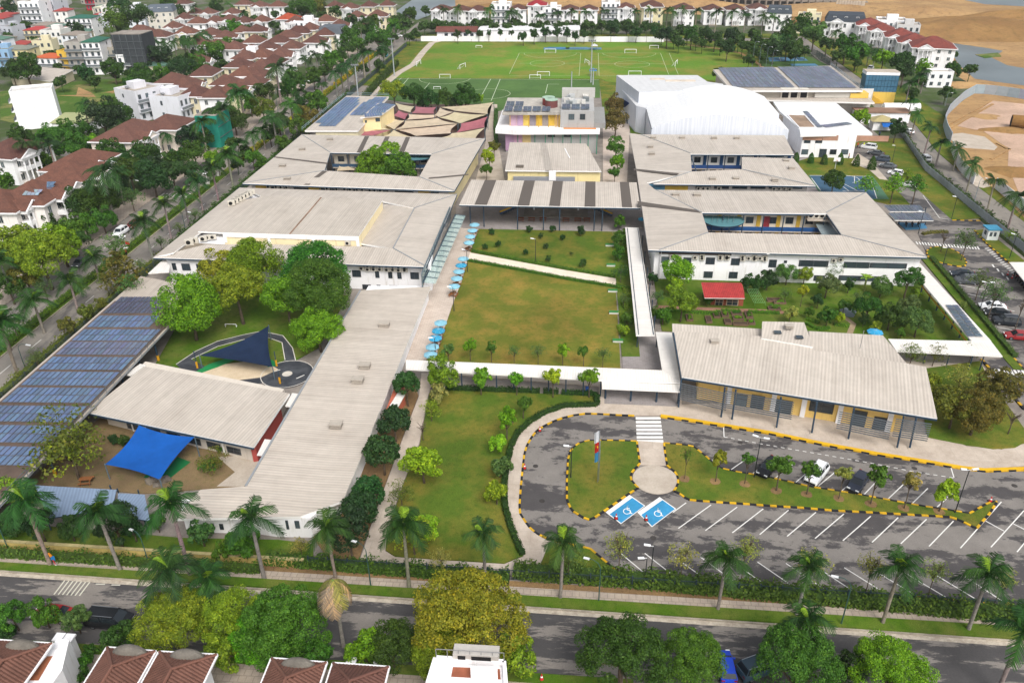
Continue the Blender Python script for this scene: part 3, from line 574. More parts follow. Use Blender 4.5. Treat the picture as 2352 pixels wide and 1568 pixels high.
# courtyards
sheet('courtyard',[(700,320),(1100,330),(1060,430),(580,420)],.05,'paving_grey'); sheet('courtyard',[(1450,320),(1860,330),(2110,590),(1500,575)],.05,'paving_grey')
sheet('campus_lane',[(1110,240),(1142,240),(1145,330),(1160,420),(1090,425),(1115,330)],.04,'concrete'); sheet('campus_lane',[(1385,240),(1420,190),(1450,230),(1440,420),(1385,420)],.04,'paving')
sheet('sail_ground',[(830,240),(1130,240),(1110,325),(820,320)],.04,'rough',col=hx('68524a'))
sheet('court_lawn',[(1376,185),(1412,190),(1425,230),(1390,300),(1384,250)],.06,'lawn'); sheet('court_lawn',[(1445,290),(1480,290),(1485,315),(1450,315)],.06,'lawnlush')
# ================================================================== CAMPUS BUILDINGS
for n_,c_,r_ in (('navy','2c3f50',.5),('whitetrim','e8e6e2',.6),('greytrim','8b8f92',.5),('darkroof','5a534d',.7)):
    m,t,b = nodes(n_); setm(b,hx(c_),r_)
WHITE,YELLOW,NAVY,GREY = hx('f0eff0'),hx('e6c477'),hx('2c3f50'),hx('9a9a9a')
ONE = (1,1,1)
def roof(parent,faces,mat='sheet',th=.35,edge='whitetrim',col=ONE,name='roof',world=False):
    mb = MB()
    for f in faces: mb.shell([np.array(q,float) for q in f] if world else [P(*q) for q in f],th,0,1)
    return mb.build(name,[mat,edge],parent,col)
def gutter(parent,pts,w=.22,name='gutter'):
    mb = MB(); q = [P(*p) for p in pts]
    for i in range(len(q)-1): mb.bar(q[i]-[0,0,.3],q[i+1]-[0,0,.3],w,.26)
    return mb.build(name,'navy',parent,NAVY)
def walls(parent,pts,z1,col=WHITE,z0=0.,mat='wall',name='wall',world=False):
    return MB().prism([tuple(q[:2]) if world or isinstance(q,np.ndarray) else tuple(P(*q)[:2]) for q in pts],z0,z1).build(name,mat,parent,col)
def frame_mesh():
    mb = MB(); f = .07
    for a in ((-.5,.5,-.5,-.5+f),(-.5,.5,.5-f,.5),(-.5,-.5+f,-.5+f,.5-f),(.5-f,.5,-.5+f,.5-f),(-.02,.02,-.5+f,.5-f),(-.5+f,.5-f,.1,.14)): mb.box(a[0],a[1],-.5,.5,a[2],a[3])
    return mb.mesh('window_frame_unit','metalpaint')
FRAME = frame_mesh()
def window_at(parent,x,y,zc,w,h,ang,fcol=hx('3a4046'),d=.12,name='window'):
    b_ = BASE.get(parent.name,(0,0,0))
    o = put(name,FRAME,parent,fcol,(x-b_[0],y-b_[1],zc-b_[2]),ang,(w,d,h))
    put('pane',unit_box('glass'),o,None,(0,0,0),None,(.96,.6,.96)); return o
def windows(parent,A,B,rects,fcol=hx('3a4046'),name='window',off=.03):
    A = np.asarray(A,float)[:2]; B = np.asarray(B,float)[:2]; e = (B-A)/np.linalg.norm(B-A); n = np.array([e[1],-e[0]]); ang = math.atan2(e[1],e[0])
    for (u0,v0,u1,v1) in rects:
        s0,zt = on_wall(u0,v0,A,B); s1,zb = on_wall(u1,v1,A,B); c = A+e*(s0+s1)/2+n*off
        window_at(parent,c[0],c[1],(zt+zb)/2,abs(s1-s0),abs(zt-zb),ang,fcol,name=name)
def ac_mesh():
    mb = MB().box(-.45,.45,-.17,.17,-.32,.32); return mb.mesh('ac_unit','clean')
ACM = ac_mesh(); FANM = MB().tube([(0,-.185,0),(0,-.16,0)],.24,14).mesh('ac_fan','rubber')
def ac(parent,x,y,z,ang=0.,s=1.):
    b_ = BASE.get(parent.name,(0,0,0)); o = put('air_conditioner',ACM,parent,hx('c9c3b6'),(x-b_[0],y-b_[1],z-b_[2]),ang,s); put('fan',FANM,o,None,(-.1,0,0)); return o
def acs(parent,A,B,pts,s=1.):
    A = np.asarray(A,float)[:2]; B = np.asarray(B,float)[:2]; e = (B-A)/np.linalg.norm(B-A); n = np.array([e[1],-e[0]])
    for u,v in pts:
        a,z = on_wall(u,v,A,B); c = A+e*a+n*.25; ac(parent,c[0],c[1],z,math.atan2(e[1],e[0]),s)
VENT = MB().box(-.7,.7,-.5,.5,0,.18).prism([(-.6,-.42),(.6,-.42),(.6,.42),(-.6,.42)],.18,.45).mesh('vent','plain')
VENT2 = MB().prism([(-.75,-.55),(.75,-.55),(.75,.55),(-.75,.55)],.42,.55).mesh('vent_hood','plain')
def vent(parent,u,v,z,s=1.3):
    b_ = BASE[parent.name]; p = P(u,v,z); o = put('roof_vent',VENT,parent,hx('a89f94'),tuple(p-np.array(b_)),0,s); put('hood',VENT2,o,hx('b5aca0'))
SOL = MB().box(-.5,.5,-.5,.5,-.5,.5); SOL.mi = [0,1,1,1,1,1];
SOLM = SOL.mesh('solar_panel',['solar','chrome'])
for i_,lp in enumerate(SOLM.uv_layers[0].data): lp.uv = (lp.uv[0]*3,lp.uv[1]*3)
SBLUE,SGREY = hx('566c8c'),hx('62697a')
def panels(parent,quad,nu,nv,col=SBLUE,gap=.15,lift=.12,skip=()):
    """nu x nv panels over a 3D quad (far-left, far-right, near-right, near-left); every panel a part"""
    q = [np.array(x,float) for x in quad]; b_ = np.array(BASE.get(parent.name,(0,0,0)))
    for i in range(nu):
        for j in range(nv):
            if (i,j) in skip: continue
            s,r_ = (i+.5)/nu,(j+.5)/nv; c = (q[0]*(1-s)+q[1]*s)*(1-r_)+(q[3]*(1-s)+q[2]*s)*r_
            eu = ((q[1]-q[0])*(1-r_)+(q[2]-q[3])*r_)/nu; ev = ((q[0]-q[3])*(1-s)+(q[1]-q[2])*s)/nv
            lu,lv = np.linalg.norm(eu),np.linalg.norm(ev); x = eu/lu; z = np.cross(eu,ev); z /= np.linalg.norm(z); z = z if z[2] > 0 else -z; y = np.cross(z,x)
            o = put('solar_panel',SOLM,parent,[k_*random.uniform(.92,1.08) for k_ in col]); p = c-b_+z*lift
            o.matrix_local = Matrix([[x[k]*(lu-gap),y[k]*(lv-gap),z[k]*.05,p[k]] for k in range(3)]+[[0,0,0,1]])
def posts(parent,pts,z1,r_=.11,z0=0.,mat='navy',name='post',n=8,lean=None):
    for q in pts:
        p = P(q[0],q[1]) if len(q) == 2 else np.array(q); MB().tube([(p[0],p[1],z0),(p[0]+(lean[0] if lean else 0),p[1]+(lean[1] if lean else 0),z1)],r_,n).build(name,mat,parent,NAVY)
def bld(name,label,u,v,cat='building',group=None):
    return thing(name,label,cat,P(u,v),group)
def hips(parent,segs,w=.22):
    mb = MB()
    for a,c in segs: mb.bar(P(*a)+[0,0,.06],P(*c)+[0,0,.06],w,.1)
    mb.build('hip_flashing','greytrim',parent)
# ---- front-right hall with louvre screens
b = bld('reception_hall','long pale ribbed-roof hall with slatted screens facing the car park',1850,920)
ZE,ZB = 5.2,6.9
roof(b,[[(1566,865,ZE),(2153,960,ZE),(2127,842,ZB-.3),(2081,834,ZB),(1869,804,ZB+.4),(1864,782,ZB+.7),(1751,772,ZB+.7),(1548,760,ZB)]])
roof(b,[[(1749,776,ZB+.75),(1868,796,ZB+.75),(1847,740,ZB+1.7),(1751,738,ZB+1.7)]],name='raised_roof')
roof(b,[[(1545,762,ZB-.1),(1750,774,ZB-.1),(1749,755,ZB+.3),(1544,743,ZB+.3)],[(1866,806,ZB-.8),(2084,836,ZB-.8),(2028,770,ZB-.2),(1857,760,ZB-.2)]],name='rear_roof')
gutter(b,[(1566,865,ZE),(2153,960,ZE)]); gutter(b,[(1566,865,ZE),(1546,760,ZB)])
A,B = P(1600,915),P(2068,996)
HALL = [A,B,P(2062,950),P(2040,880),P(1620,830),P(1598,850)]
walls(b,HALL,5.1,YELLOW,world=True)
for u0,v0,u1,v1 in ((1669,905,1674,945),(1770,920,1776,960),(1840,935,1846,962),(1923,940,1929,974),(2038,960,2044,985)):
    s0,_ = on_wall(u0,v1,A,B); e = (B-A)[:2]/np.linalg.norm((B-A)[:2]); n = np.array([e[1],-e[0]]); c = A[:2]+e*s0+n*.12
    block('pilaster',b,'wall',c[0],c[1],2.5,.7,.35,5.,WHITE,math.atan2(e[1],e[0]))
mb = MB(); e3 = np.append(e,0); n3 = np.append(n,0)
mb.bar(A+n3*.1+[0,0,3.7],B+n3*.1+[0,0,3.7],.3,.35); mb.build('wall_band','wall',b,WHITE)
windows(b,A,B,[(1727,905,1752,945),(1778,914,1815,955),(1862,918,1912,951),(1960,940,1984,984),(2009,955,2036,990),(1692,904,1714,934)],hx('2d3338'))
COLS = [(1558,937),(1656,960),(1681,965),(1783,984),(1864,996),(1948,1010),(2060,1030),(2089,1030)]
for q in COLS:
    p = P(*q); MB().tube([(p[0],p[1],0),(p[0]+.15,p[1]+.9,5.0)],.14,8).build('column','navy',b,NAVY); MB().box(p[0]-.3,p[0]+.3,p[1]-.3,p[1]+.3,0,.2).build('column_base','concrete',b)
for (u0,v0,u1,v1) in ((1563,880,1672,905),(1666,898,1824,925),(1928,945,2050,970),(2058,962,2140,974)):
    a = P(u0,v0,4.6); c = P(u1,v1,4.6)
    for k_ in range(9):
        dz = -k_*.34; MB().bar(a+[0,-.02*k_,dz],c+[0,-.02*k_,dz],.08,.13).build('louvre_slat','metalpaint',b,hx('5c656d'))
for u,v,z in ((1641,786,ZB-.2),(1812,752,ZB+1.7)): vent(b,u,v,z,.9)
for u,v in ((1786,763),(1836,774)):
    p = P(u,v,ZB+1.25); block('skylight',b,'glass',p[0],p[1],p[2]+.02,1.1,.8,.22,ONE)
MB().tube([P(1975,800,6.8),P(1975,800,6.8)+[0,0,3.2]],.05,6).build('lightning_rod','chrome',b)
# ---- covered walkways
WZ = 3.25
def walkway(name,label,faces,base,post_px=(),z=WZ,mat='sheet_white',pw=.1):
    b = bld(name,label,*base,cat='walkway'); roof(b,faces,mat,.22)
    posts(b,post_px,z-.2,pw); return b
PX = [(1018+i*39.6,889+i*2.2) for i in range(1,10)]
w1 = walkway('covered_walkway','long white roofed walkway crossing between the two lawns',[[(1376,873,WZ),(932,847,WZ),(932,826,WZ+.3),(1426,846,WZ+.3)],[(1563,879,WZ),(1376,873,WZ),(1426,846,WZ+.3),(1521,850,WZ+.3)]],(1200,890),[(p[0]+4,p[1]+3) for p in PX])
walkway('covered_walkway','short white roof running back beside the slatted hall',[[(1521,850,WZ+.3),(1506,762,WZ+.3),(1543,764,WZ+.3),(1563,877,WZ+.1)]],(1530,870),[(1513,800),(1524,850)])
walkway('entrance_porch','white porch roof on dark posts by the zebra crossing',[[(1562,899,2.9),(1383,891,2.9),(1382,876,3.),(1565,883,3.)]],(1470,920),[(1390,916),(1448,922),(1507,924),(1557,928)],2.9,pw=.16)
w3 = walkway('covered_walkway','bright white roofed walkway up the east edge of the central lawns',[[(1461,770,WZ),(1436,522,WZ),(1467,523,WZ),(1504,770,WZ)]],(1470,780),[(1440+i*3.8,570+i*38) for i in range(7)]+[(1474+i*5.5,570+i*38) for i in range(7)])
mb = MB()
for a_,c_ in (((1441,524,WZ+.05),(1467,768,WZ+.05)),((1465,525,WZ+.05),(1501,768,WZ+.05))): mb.bar(P(*a_),P(*c_),.12,.14)
mb.build('roof_gutter','navy',w3)
walkway('covered_walkway','white roofed walkway behind the corner trees east of the slatted hall',[[(2059,806,WZ),(2303,818,WZ),(2277,784,WZ+.2),(2040,778,WZ+.2)]],(2150,838),[(2120,836),(2172,845),(2224,850),(2249,852)])
w5 = walkway('covered_walkway','slanting cream roofed walkway with solar panels beside the east car park',[[(2232,783,WZ+.25),(2112,642,WZ+.25),(2104,594,WZ+.25),(2139,632,WZ+.25),(2277,783,WZ+.25)]],(2200,740),[(2115+i*17.5,672+i*21) for i in range(7)],pw=.16)
panels(w5,[P(2171,701,WZ+.3),P(2200,701,WZ+.3),P(2258,774,WZ+.3),P(2222,774,WZ+.3)],2,10,hx('4b5866'))
mb = MB(); mb.bar(P(2104,640,2.2),P(2225,790,2.2),.12,.3); mb.build('yellow_beam','plain',w5,hx('c9992c'))
# ---- east quadrangles
def quad_roof(b,faces,**kw): return roof(b,faces,**kw)
EO,EI = 6.9,7.7
b = bld('classroom_quadrangle','pale hip-roofed quadrangle with white two-storey front above the garden',1760,640)
quad_roof(b,[[(1514,574,EO),(2129,590,EO),(1934,540,EI),(1627,534,EI)],[(2129,590,EO),(1989,442,EO),(1898,488,EI),(1934,540,EI)],[(1989,442,EO),(1505,436,EO),(1612,488,EI),(1898,490,EI)],[(1462,392,EO),(1489,573,EO),(1514,574,EO),(1627,534,EI),(1612,488,EI),(1505,436,EO+.2),(1486,420,EO),(1589,395,EI),(1480,392,EO)]])
for q in ([(1489,573,EO),(1514,574,EO),(1764,580,EO),(2129,590,EO)],[(1612,488,EI),(1764,490,EI),(1870,491,EI)],[(1934,540,EI),(1898,488,EI)],[(1612,488,EI),(1627,534,EI)]): gutter(b,q)
Z1 = 6.6
hips(b,[((1514,574,EO),(1627,534,EI)),((2129,590,EO),(1934,540,EI)),((1989,442,EO),(1898,488,EI)),((1505,436,EO),(1612,488,EI))])
QA,QB = P(1512,641),P(2098,658)
walls(b,[QA,QB,P(2098,658)+[-9,6.5,0],P(1512,641)+[2.5,6.5,0]],Z1,WHITE,world=True)
yb = P(1764,491,EI)[1]; xa,xb = P(1612,488,EI)[0],P(1898,488,EI)[0]
sol_x0 = P(1489,573,EO)[0]
MB().prism([(sol_x0+1.5,QA[1]+.5),(QA[0]+7.5,QA[1]+.5),(xa-1.5,yb),(xa-1.5,P(1505,436,EO)[1]-1.5),(sol_x0+1.5,P(1505,436,EO)[1]-1.5)],0,6.5).build('wing_wall','wall',b,WHITE)
MB().prism([(xb+1.5,QA[1]+7),(P(2129,590,EO)[0]-2.5,QA[1]+7),(P(1989,442,EO)[0]-1.5,P(1989,442,EO)[1]-2),(xb+1.5,P(1989,442,EO)[1]-2)],0,6.5).build('wing_wall','wall',b,WHITE)
windows(b,QA,QB,[(1518,589,1536,604),(1570,591,1587,606),(1622,591,1641,607),(1680,593,1698,609),(1567,622,1582,638),(1617,623,1636,638),(1675,624,1693,639),(1767,596,1782,614),(1801,598,1807,604),(1836,597,1901,613),(1939,601,1995,616),(1999,603,2081,617),(1764,627,1775,645),(1870,632,1893,645),(1927,632,2020,646)])
acs(b,QA,QB,[(1544,587),(1560,589),(1597,590),(1613,587),(1613,592),(1655,588),(1655,592),(1670,588),(1670,592),(1706,589),(1706,594),(1720,592),(1733,589),(1733,594),(1746,592),(1757,590),(1757,595),(1915,597),(1931,595)],1.1)
MB().bar(P(1514,580,5.9),P(1680,584,5.9),.2,.5).build('dark_band','plain',b,hx('5b4a42'))
for u in (1606,1514): p = on_wall(u,640,QA,QB); MB().tube([(QA[0]+p[0],QA[1]-.15,0),(QA[0]+p[0],QA[1]-.15,6.4)],.06,6).build('downpipe','clean',b,WHITE)
def gallery(b,x0,x1,ye,ze,pal,back=2.4,bay=4.2,blue=hx('1f4f86')):
    """open two-storey arcade behind an eave: back wall, slab, posts, parapet panels, doors and windows"""
    yw = ye+back; MB().box(x0,x1,yw,yw+.3,0,ze).build('arcade_wall','wall',b,pal[0])
    MB().box(x0,x1,ye+.2,yw,3.3,3.55).build('gallery_slab','concrete',b)
    n = max(1,int((x1-x0)/bay)); w = (x1-x0)/n
    for i in range(n+1): MB().tube([(x0+i*w,ye+.25,0),(x0+i*w,ye+.25,ze-.2)],.13,8).build('post','navy',b)
    for i in range(n):
        cx = x0+(i+.5)*w
        block('parapet_panel',b,'metalpaint',cx,ye+.28,4.05,w*.94,.08,.95,blue)
        for z in (1.7,5.1):
            k_ = (i+(z > 3)) % 4
            if k_ == 0: block('door',b,'plain',cx-w*.2,yw-.04,z-.15,1.3,.1,2.5,pal[1])
            block('wall_panel',b,'plain',cx+w*.38,yw-.05,z,w*.2,.09,2.9,pal[2])
            window_at(b,cx+(w*.08 if k_ == 0 else -.3),yw-.03,z+.2,w*.38,1.5,0.)
gallery(b,xa+.5,xb-.5,yb,7.3,(hx('d8d0c0'),hx('93303a'),hx('d9b44a')))
oc = P(1661,504,6.2)
def oval(b,u,v,z,rx,ry,mat='sheet_plain'):
    c = P(u,v,z); n = 28; pts = [c+np.array([rx*math.cos(2*math.pi*i/n),ry*math.sin(2*math.pi*i/n),.3*math.sin(2*math.pi*i/n)]) for i in range(n)]
    MB().shell(pts,.25,0,1).build('oval_canopy',['sheet_plain','navy'],b,hx('5b8a90'))
    for a in (.4,1.2,2.,2.8,3.9,5.): MB().tube([(c[0]+rx*.8*math.cos(a),c[1]+ry*.8*math.sin(a),0),(c[0]+rx*.8*math.cos(a),c[1]+ry*.8*math.sin(a),z-.3)],.12,6).build('post','navy',b)
    for k_ in range(-2,3): MB().bar(c+[k_*rx*.25-.1*rx,-ry*.6,.2],c+[k_*rx*.25+.1*rx,ry*.6,.55],.08,.06).build('roof_rib','chrome',b)
oval(b,1661,504,6.,4.6,3.6)
p0 = P(1880,502,6.3); MB().box(p0[0]-2.6,p0[0]+2.8,p0[1]-1.2,p0[1]+1.2,6.1,6.35).build('plant_deck','concrete',b)
for i in range(4): ac(b,p0[0]-1.6+i*1.2,p0[1],7.,0,1.7)
MB().shell([P(1871,510,5.2),P(1902,510,5.2),P(1927,538,5.2),P(1887,538,5.2)],.12).build('glass_roof','metalpaint',b,hx('8a979a'))
MB().shell([P(1464,462,EO+.04),P(1464.8,471,EO+.04),P(1610,489,EI+.04),P(1600,482,EI+.04)][::1],.03).build('rooflight_strip','darkroof',b)
for u,v in ((1552,447),(1601,448)): vent(b,u,v+2,EO+.15,1.2)
b = bld('classroom_quadrangle','pale hip-roofed quadrangle with navy galleries below the white arched gym',1700,420)
quad_roof(b,[[(1501,422,EO),(1764,425,EO),(1874,427,EO),(1822,364,EO+.3),(1704,361,EI),(1704,389,EI),(1589,394,EI)],[(1802,311,EO),(1471,309,EO),(1582,354,EI),(1824,355,EI)],[(1446,306,EO),(1462,391,EO),(1482,391.5,EO),(1589,394,EI),(1586,352,EI),(1471,309,EO)]])
hips(b,[((1471,309,EO),(1586,352,EI)),((1501,422,EO),(1589,394,EI)),((1874,427,EO),(1704,389,EI))]); gutter(b,[(1501,422,EO),(1764,425,EO),(1874,427,EO)]); gutter(b,[(1582,354,EI),(1824,355,EI)]); gutter(b,[(1586,352,EI),(1600,392,EI)])
gx0,gx1,gy = P(1590,354,EI)[0],P(1824,355,EI)[0],P(1700,354,EI)[1]
gallery(b,gx0,gx1,gy,7.3,(hx('d5d6d4'),hx('1d3c66'),hx('24527f')),blue=hx('22457a'))
f0,f1 = P(1501,422,EO),P(1874,427,EO)
MB().prism([(f0[0]+1,f0[1]+1.6),(f1[0]-1.5,f1[1]+1.6),(f1[0]-5,f1[1]+9),(f0[0]+1,f0[1]+9)],0,6.6).build('wall','wall',b,hx('cfc9c2'))
A,B = (f0[0]+1,f0[1]+1.6),(f1[0]-1.5,f1[1]+1.6)
windows(b,A,B,[(1598+i*42,427,1632+i*42,434) for i in range(6)])
acs(b,A,B,[(1605,432),(1616,432),(1626,432),(1652,432),(1778,433),(1790,433),(1802,433),(1814,434)],1.2)
block('yellow_panel',b,'plain',P(1548,428,6)[0],f0[1]+1.5,5.6,7.,.2,2.,hx('d9b44a'))
q = P(1500,420,EO); MB().box(q[0]-1,q[0]+3,q[1]+.2,q[1]+.6,0,6.4).build('blue_wall','plain',b,hx('4f7f98'))
MB().prism([(gx0-9,gy-6),(gx0-1.5,gy-6),(gx0-1.5,gy+9),(gx0-12,gy+9)],0,6.5).build('wing_wall','wall',b,WHITE)
oval(b,1775,349,6.8,5.5,3.4)
MB().shell([P(1456,391,EO+.05),P(1455,387,EO+.05),P(1560,398,EI+.02),P(1555,402,EI+.02)],.03).build('rooflight_strip','darkroof',b)
for u,v in ((1500,318),(1567,318),(1640,319),(1692,319),(1494,339),(1497,355),(1818,388),(1805,371),(1780,415),(1690,412),(1637,413)): vent(b,u,v,EO+.2,1.1)
# ---- white gym,its annexes and the white block beside it
b = bld('gymnasium','large white gymnasium with curved barrel roof and raised rear half',1650,320)
def vault(b,pts_front,z_s,rise,y1,name,th=.5,extra=0.):
    a,c = P(*pts_front[0],z_s),P(*pts_front[1],z_s); n = 18; mb = MB(); fr = []
    for i in range(n+1):
        s = i/n; p = a*(1-s)+c*s; fr.append(p+[0,0,rise*(1-(2*s-1)**2)+extra])
    for i in range(n):
        p,q = fr[i],fr[i+1]; P2,Q2 = np.array([p[0],y1,p[2]]),np.array([q[0],y1,q[2]])
        mb.face([p,q,Q2,P2],mi=0); mb.face([p-[0,0,12],q-[0,0,12],q,p] if False else [(p[0],p[1],0),(q[0],q[1],0),q,p],mi=1)
        mb.face([(P2[0],y1,0),P2,Q2,(Q2[0],y1,0)],mi=1)
    for p in (fr[0],fr[-1]): mb.face([(p[0],p[1],0),p,(p[0],y1,p[2]),(p[0],y1,0)],mi=1)
    return mb.build(name,['membrane','whitewall'],b,ONE,smooth=False)
m,t,bb = nodes('whitewall'); setm(bb,hx('e3e6ea'),.6); n_ = noise(t,1.,3,.5,wcoord(t,(2.2,2.2,.1))); t.links.new(mix(t,hx('d6dae2'),hx('c9ced7'),ramp(t,n_,[(.4,g(0)),(.6,g(1))])),bb.inputs['Base Color'])
gyB = P(1600,210,12)[1]; vault(b,((1497,294),(1812,299)),8.2,4.,gyB,'barrel_roof')
mid = P(1540,262,8.2); vault(b,((1540,259),(1790,262)),9.8,3.7,gyB+3,'raised_roof')
gutter(b,[(1497,294,8.3),(1480,229,8.3)])
mk = MB().prism([tuple(P(*q,12)[:2]) for q in ((1416,173),(1602,173),(1625,188),(1661,193),(1655,205),(1540,210),(1468,212))],0,12); mk.mi = [0,1]+[1]*(len(mk.f)-2)
b2 = bld('white_annex','angular white windowless box building behind the tall red-leaved trees',1440,260)
mk.build('block',['membrane','whitewall'],b2)
mk = MB().prism([tuple(P(*q,9)[:2]) for q in ((1425,200),(1468,214),(1500,225),(1484,245),(1462,240))],0,8.5); mk.mi = [0,1]+[1]*(len(mk.f)-2); mk.build('lower_block',['membrane','whitewall'],b2)
for (a_,c_) in (((1428,226),(1460,246)),):
    MB().shell([P(1428,226,7),P(1460,246,7),P(1459,248,3.5),P(1430,246,3.5)],.2).build('blue_glazing','plain',b2,hx('1f3f7a'))
MB().shell([P(1434,258,3.2),P(1459,260,3.2),P(1459,284,.2),P(1440,284,.2)],.2).build('entrance_glazing','glass',b2)
for q in ((1510,182),(1545,186),(1580,186)): p = P(*q,12); block('roof_hatch',b2,'plain',p[0],p[1],12.08,5,2.4,.2,hx('d9cbb9'))
b = bld('white_block','white flat-roofed two-storey block with sunken brown roof deck',1890,365)
HW = 7.
roof(b,[[(1839,310,HW),(2004,307,HW),(1921,237,HW),(1776,234,HW),(1790,255,HW),(1836,295,HW)]],'membrane',.6)
p = [P(*q,HW+.03) for q in ((1808,264),(1848,265),(1874,294),(1836,294))]; MB().shell(p,.05).build('roof_deck','rough',b,hx('a58d78'))
mb = MB()
for i in range(4): mb.bar(p[i]+[0,0,.05],p[(i+1) % 4]+[0,0,.05],.3,.3)
mb.build('deck_upstand','clean',b,WHITE)
panels(b,[P(1844,256,HW+.1),P(1855,256,HW+.1),P(1889,293,HW+.1),P(1876,293,HW+.1)],1,6,SGREY); panels(b,[P(1888,288,HW+.1),P(1950,281,HW+.1),P(1954,286,HW+.1),P(1892,294,HW+.1)],4,1,SGREY)
A,B = P(1836,361),P(1958,364); q = P(1990,310,HW)
walls(b,[A,B,(q[0]-1,P(1958,364)[1]+26),(A[0],A[1]+26)],6.8,WHITE,world=True)
MB().bar((A[0],A[1]-.15,5.9),(B[0]+9,B[1]-.15,5.9),.1,1.6).build('lattice_band','plain',b,hx('b98f78'))
windows(b,A,B,[(1848,318,1861,329),(1874,318,1888,329),(1842,343,1855,355),(1907,343,1920,355),(1933,343,1947,355),(1883,342,1896,362)])
# ---- solar hall,blue block (north-east)
b = bld('solar_hall','wide low hall covered in grey solar panels behind the gym',1830,262)
SZ = 9.
ra = [P(1646,156,SZ),P(1906,152,SZ),P(1974,204,SZ),P(1682,202,SZ)]
MB().shell([P(1638,160,SZ-.1),P(1908,151,SZ-.1),P(1982,208,SZ-.1),P(1680,208,SZ-.1)],.6,0,1).build('roof',['sheet','whitetrim'],b,ONE)
def lerpq(q,s0,s1,r0,r1):
    f = lambda s,r_: (q[0]*(1-s)+q[1]*s)*(1-r_)+(q[3]*(1-s)+q[2]*s)*r_
    return [f(s0,r0),f(s1,r0),f(s1,r1),f(s0,r1)]
for s0,s1 in ((.01,.5),(.535,.985)): panels(b,lerpq(ra,s0,s1,.02,.98),14,8,SGREY,.12,.15)
walls(b,[P(1646,165,SZ),P(1900,160,SZ),P(1965,204,SZ),P(1688,204,SZ)],8.4,hx('b9b2a6'))
mb = MB(); rl = [P(1908,151,SZ),P(1982,208,SZ)]
for z in (.5,1.): mb.bar(rl[0]+[0,0,z],rl[1]+[0,0,z],.08)
for i in range(12): q = rl[0]*(1-i/11)+rl[1]*i/11; mb.bar(q,q+[0,0,1.],.06)
mb.build('roof_railing','metalpaint',b,hx('8aa0ac'))
roof(b,[[(1690,228,6.),(2009,236,6.),(1985,212,6.3),(1682,208,6.3)]],'sheet',.5,name='lower_roof')
walls(b,[P(1700,262),P(1990,268),P(2000,240),P(1700,236)],5.6,hx('cfcac2'),name='lower_wall')
for u in (1801,1821,1843): q = P(u,222,6.2); block('cooling_unit',b,'clean',q[0],q[1],7.5,3.,2.6,3.,hx('d8d2c6')); block('cooling_grille',b,'rubber',q[0],q[1]-1.32,7.2,2.2,.06,2.2,ONE)
q = P(1915,222,6.2); block('plant_room',b,'wall',q[0],q[1],7.1,14,4,1.8,hx('c2beb6')); q = P(1968,222,6.2); block('yellow_parapet',b,'wall',q[0],q[1],7.,6,5,1.6,hx('d9b85a'))
b = bld('blue_block','blue-clad box building with cream flat roof on a yellow base',2010,235)
A,B = P(1978,236),P(2052,238)
c1,c2 = P(1951,159,11)[:2],P(2041,160,11)[:2]
fp = [A[:2],B[:2],np.array([B[0]-.2,c2[1]]),np.array([A[0],c1[1]])]
MB().prism([tuple(x) for x in fp],0,4.).build('base','wall',b,hx('d9b85a')); mk = MB().prism([tuple(x) for x in fp],4.,10.6); mk.build('cladding','metalpaint',b,hx('40708c'))
c = sum(fp)/4; MB().prism([tuple(x+(x-c)*.02) for x in fp],9.9,10.9).build('white_band','clean',b,WHITE); MB().prism([tuple(x+(x-c)*.03) for x in fp],10.95,11.1).build('roof','concrete',b)
e = (B-A)[:2]; mb = MB()
for i in range(11): q = A[:2]+e*i/10; mb.bar((q[0],q[1]-.08,4.),(q[0],q[1]-.08,9.9),.08)
for z in (6,8): mb.bar((A[0],A[1]-.08,z),(B[0],B[1]-.08,z),.08)
mb.build('cladding_joints','plain',b,hx('31566c')); block('door',b,'plain',A[0]+e[0]*.24,A[1]-.1,5.1,1.4,.15,2.2,hx('23415a'))
mb = MB()
for i in range(12): mb.box(A[0]+1+i*.55,A[0]+1.55+i*.55,A[1]-1.6,A[1]-.2,0,4.-i*.33)
mb.build('staircase','plain',b,hx('d2a63a'))
# ---- colonnade and the yellow hall behind it
b = bld('colonnade','tall open colonnade roof with dark rooflight strips at the head of the lawns',1260,525)
RC = [(1055,470,6.1),(1471,477,6.1),(1462,419,7.),(1082,413,7.)]
roof(b,[RC]); gutter(b,RC[:2])
q = [P(*x) for x in RC]
for s0,s1 in ((.085,.155),(.325,.39),(.50,.56),(.695,.755),(.9,.955)):
    f = lambda s,r_: (q[0]*(1-s)+q[1]*s)*(1-r_)+(q[3]*(1-s)+q[2]*s)*r_
    MB().shell([f(s0,.0)+[0,0,.05],f(s1,0)+[0,0,.05],f(s1,1)+[0,0,.05],f(s0,1)+[0,0,.05]],.03).build('rooflight_strip','darkroof',b)
for u,v in ((1189,527),(1248,529),(1285,530),(1364,531),(1382,531),(1081,520),(1112,522)): posts(b,[(u,v)],6.,.13)
posts(b,[(1100,470),(1180,472),(1290,474),(1400,476),(1450,478)],6.4,.13)
st = bld('stage','dark stage with twin stairs and white frame under the colonnade',1270,505,cat='stage')
a = P(1200,512); c = P(1350,514)
MB().box(a[0],c[0],a[1]+3,a[1]+10,0,.5).build('platform','concrete_dark',st)
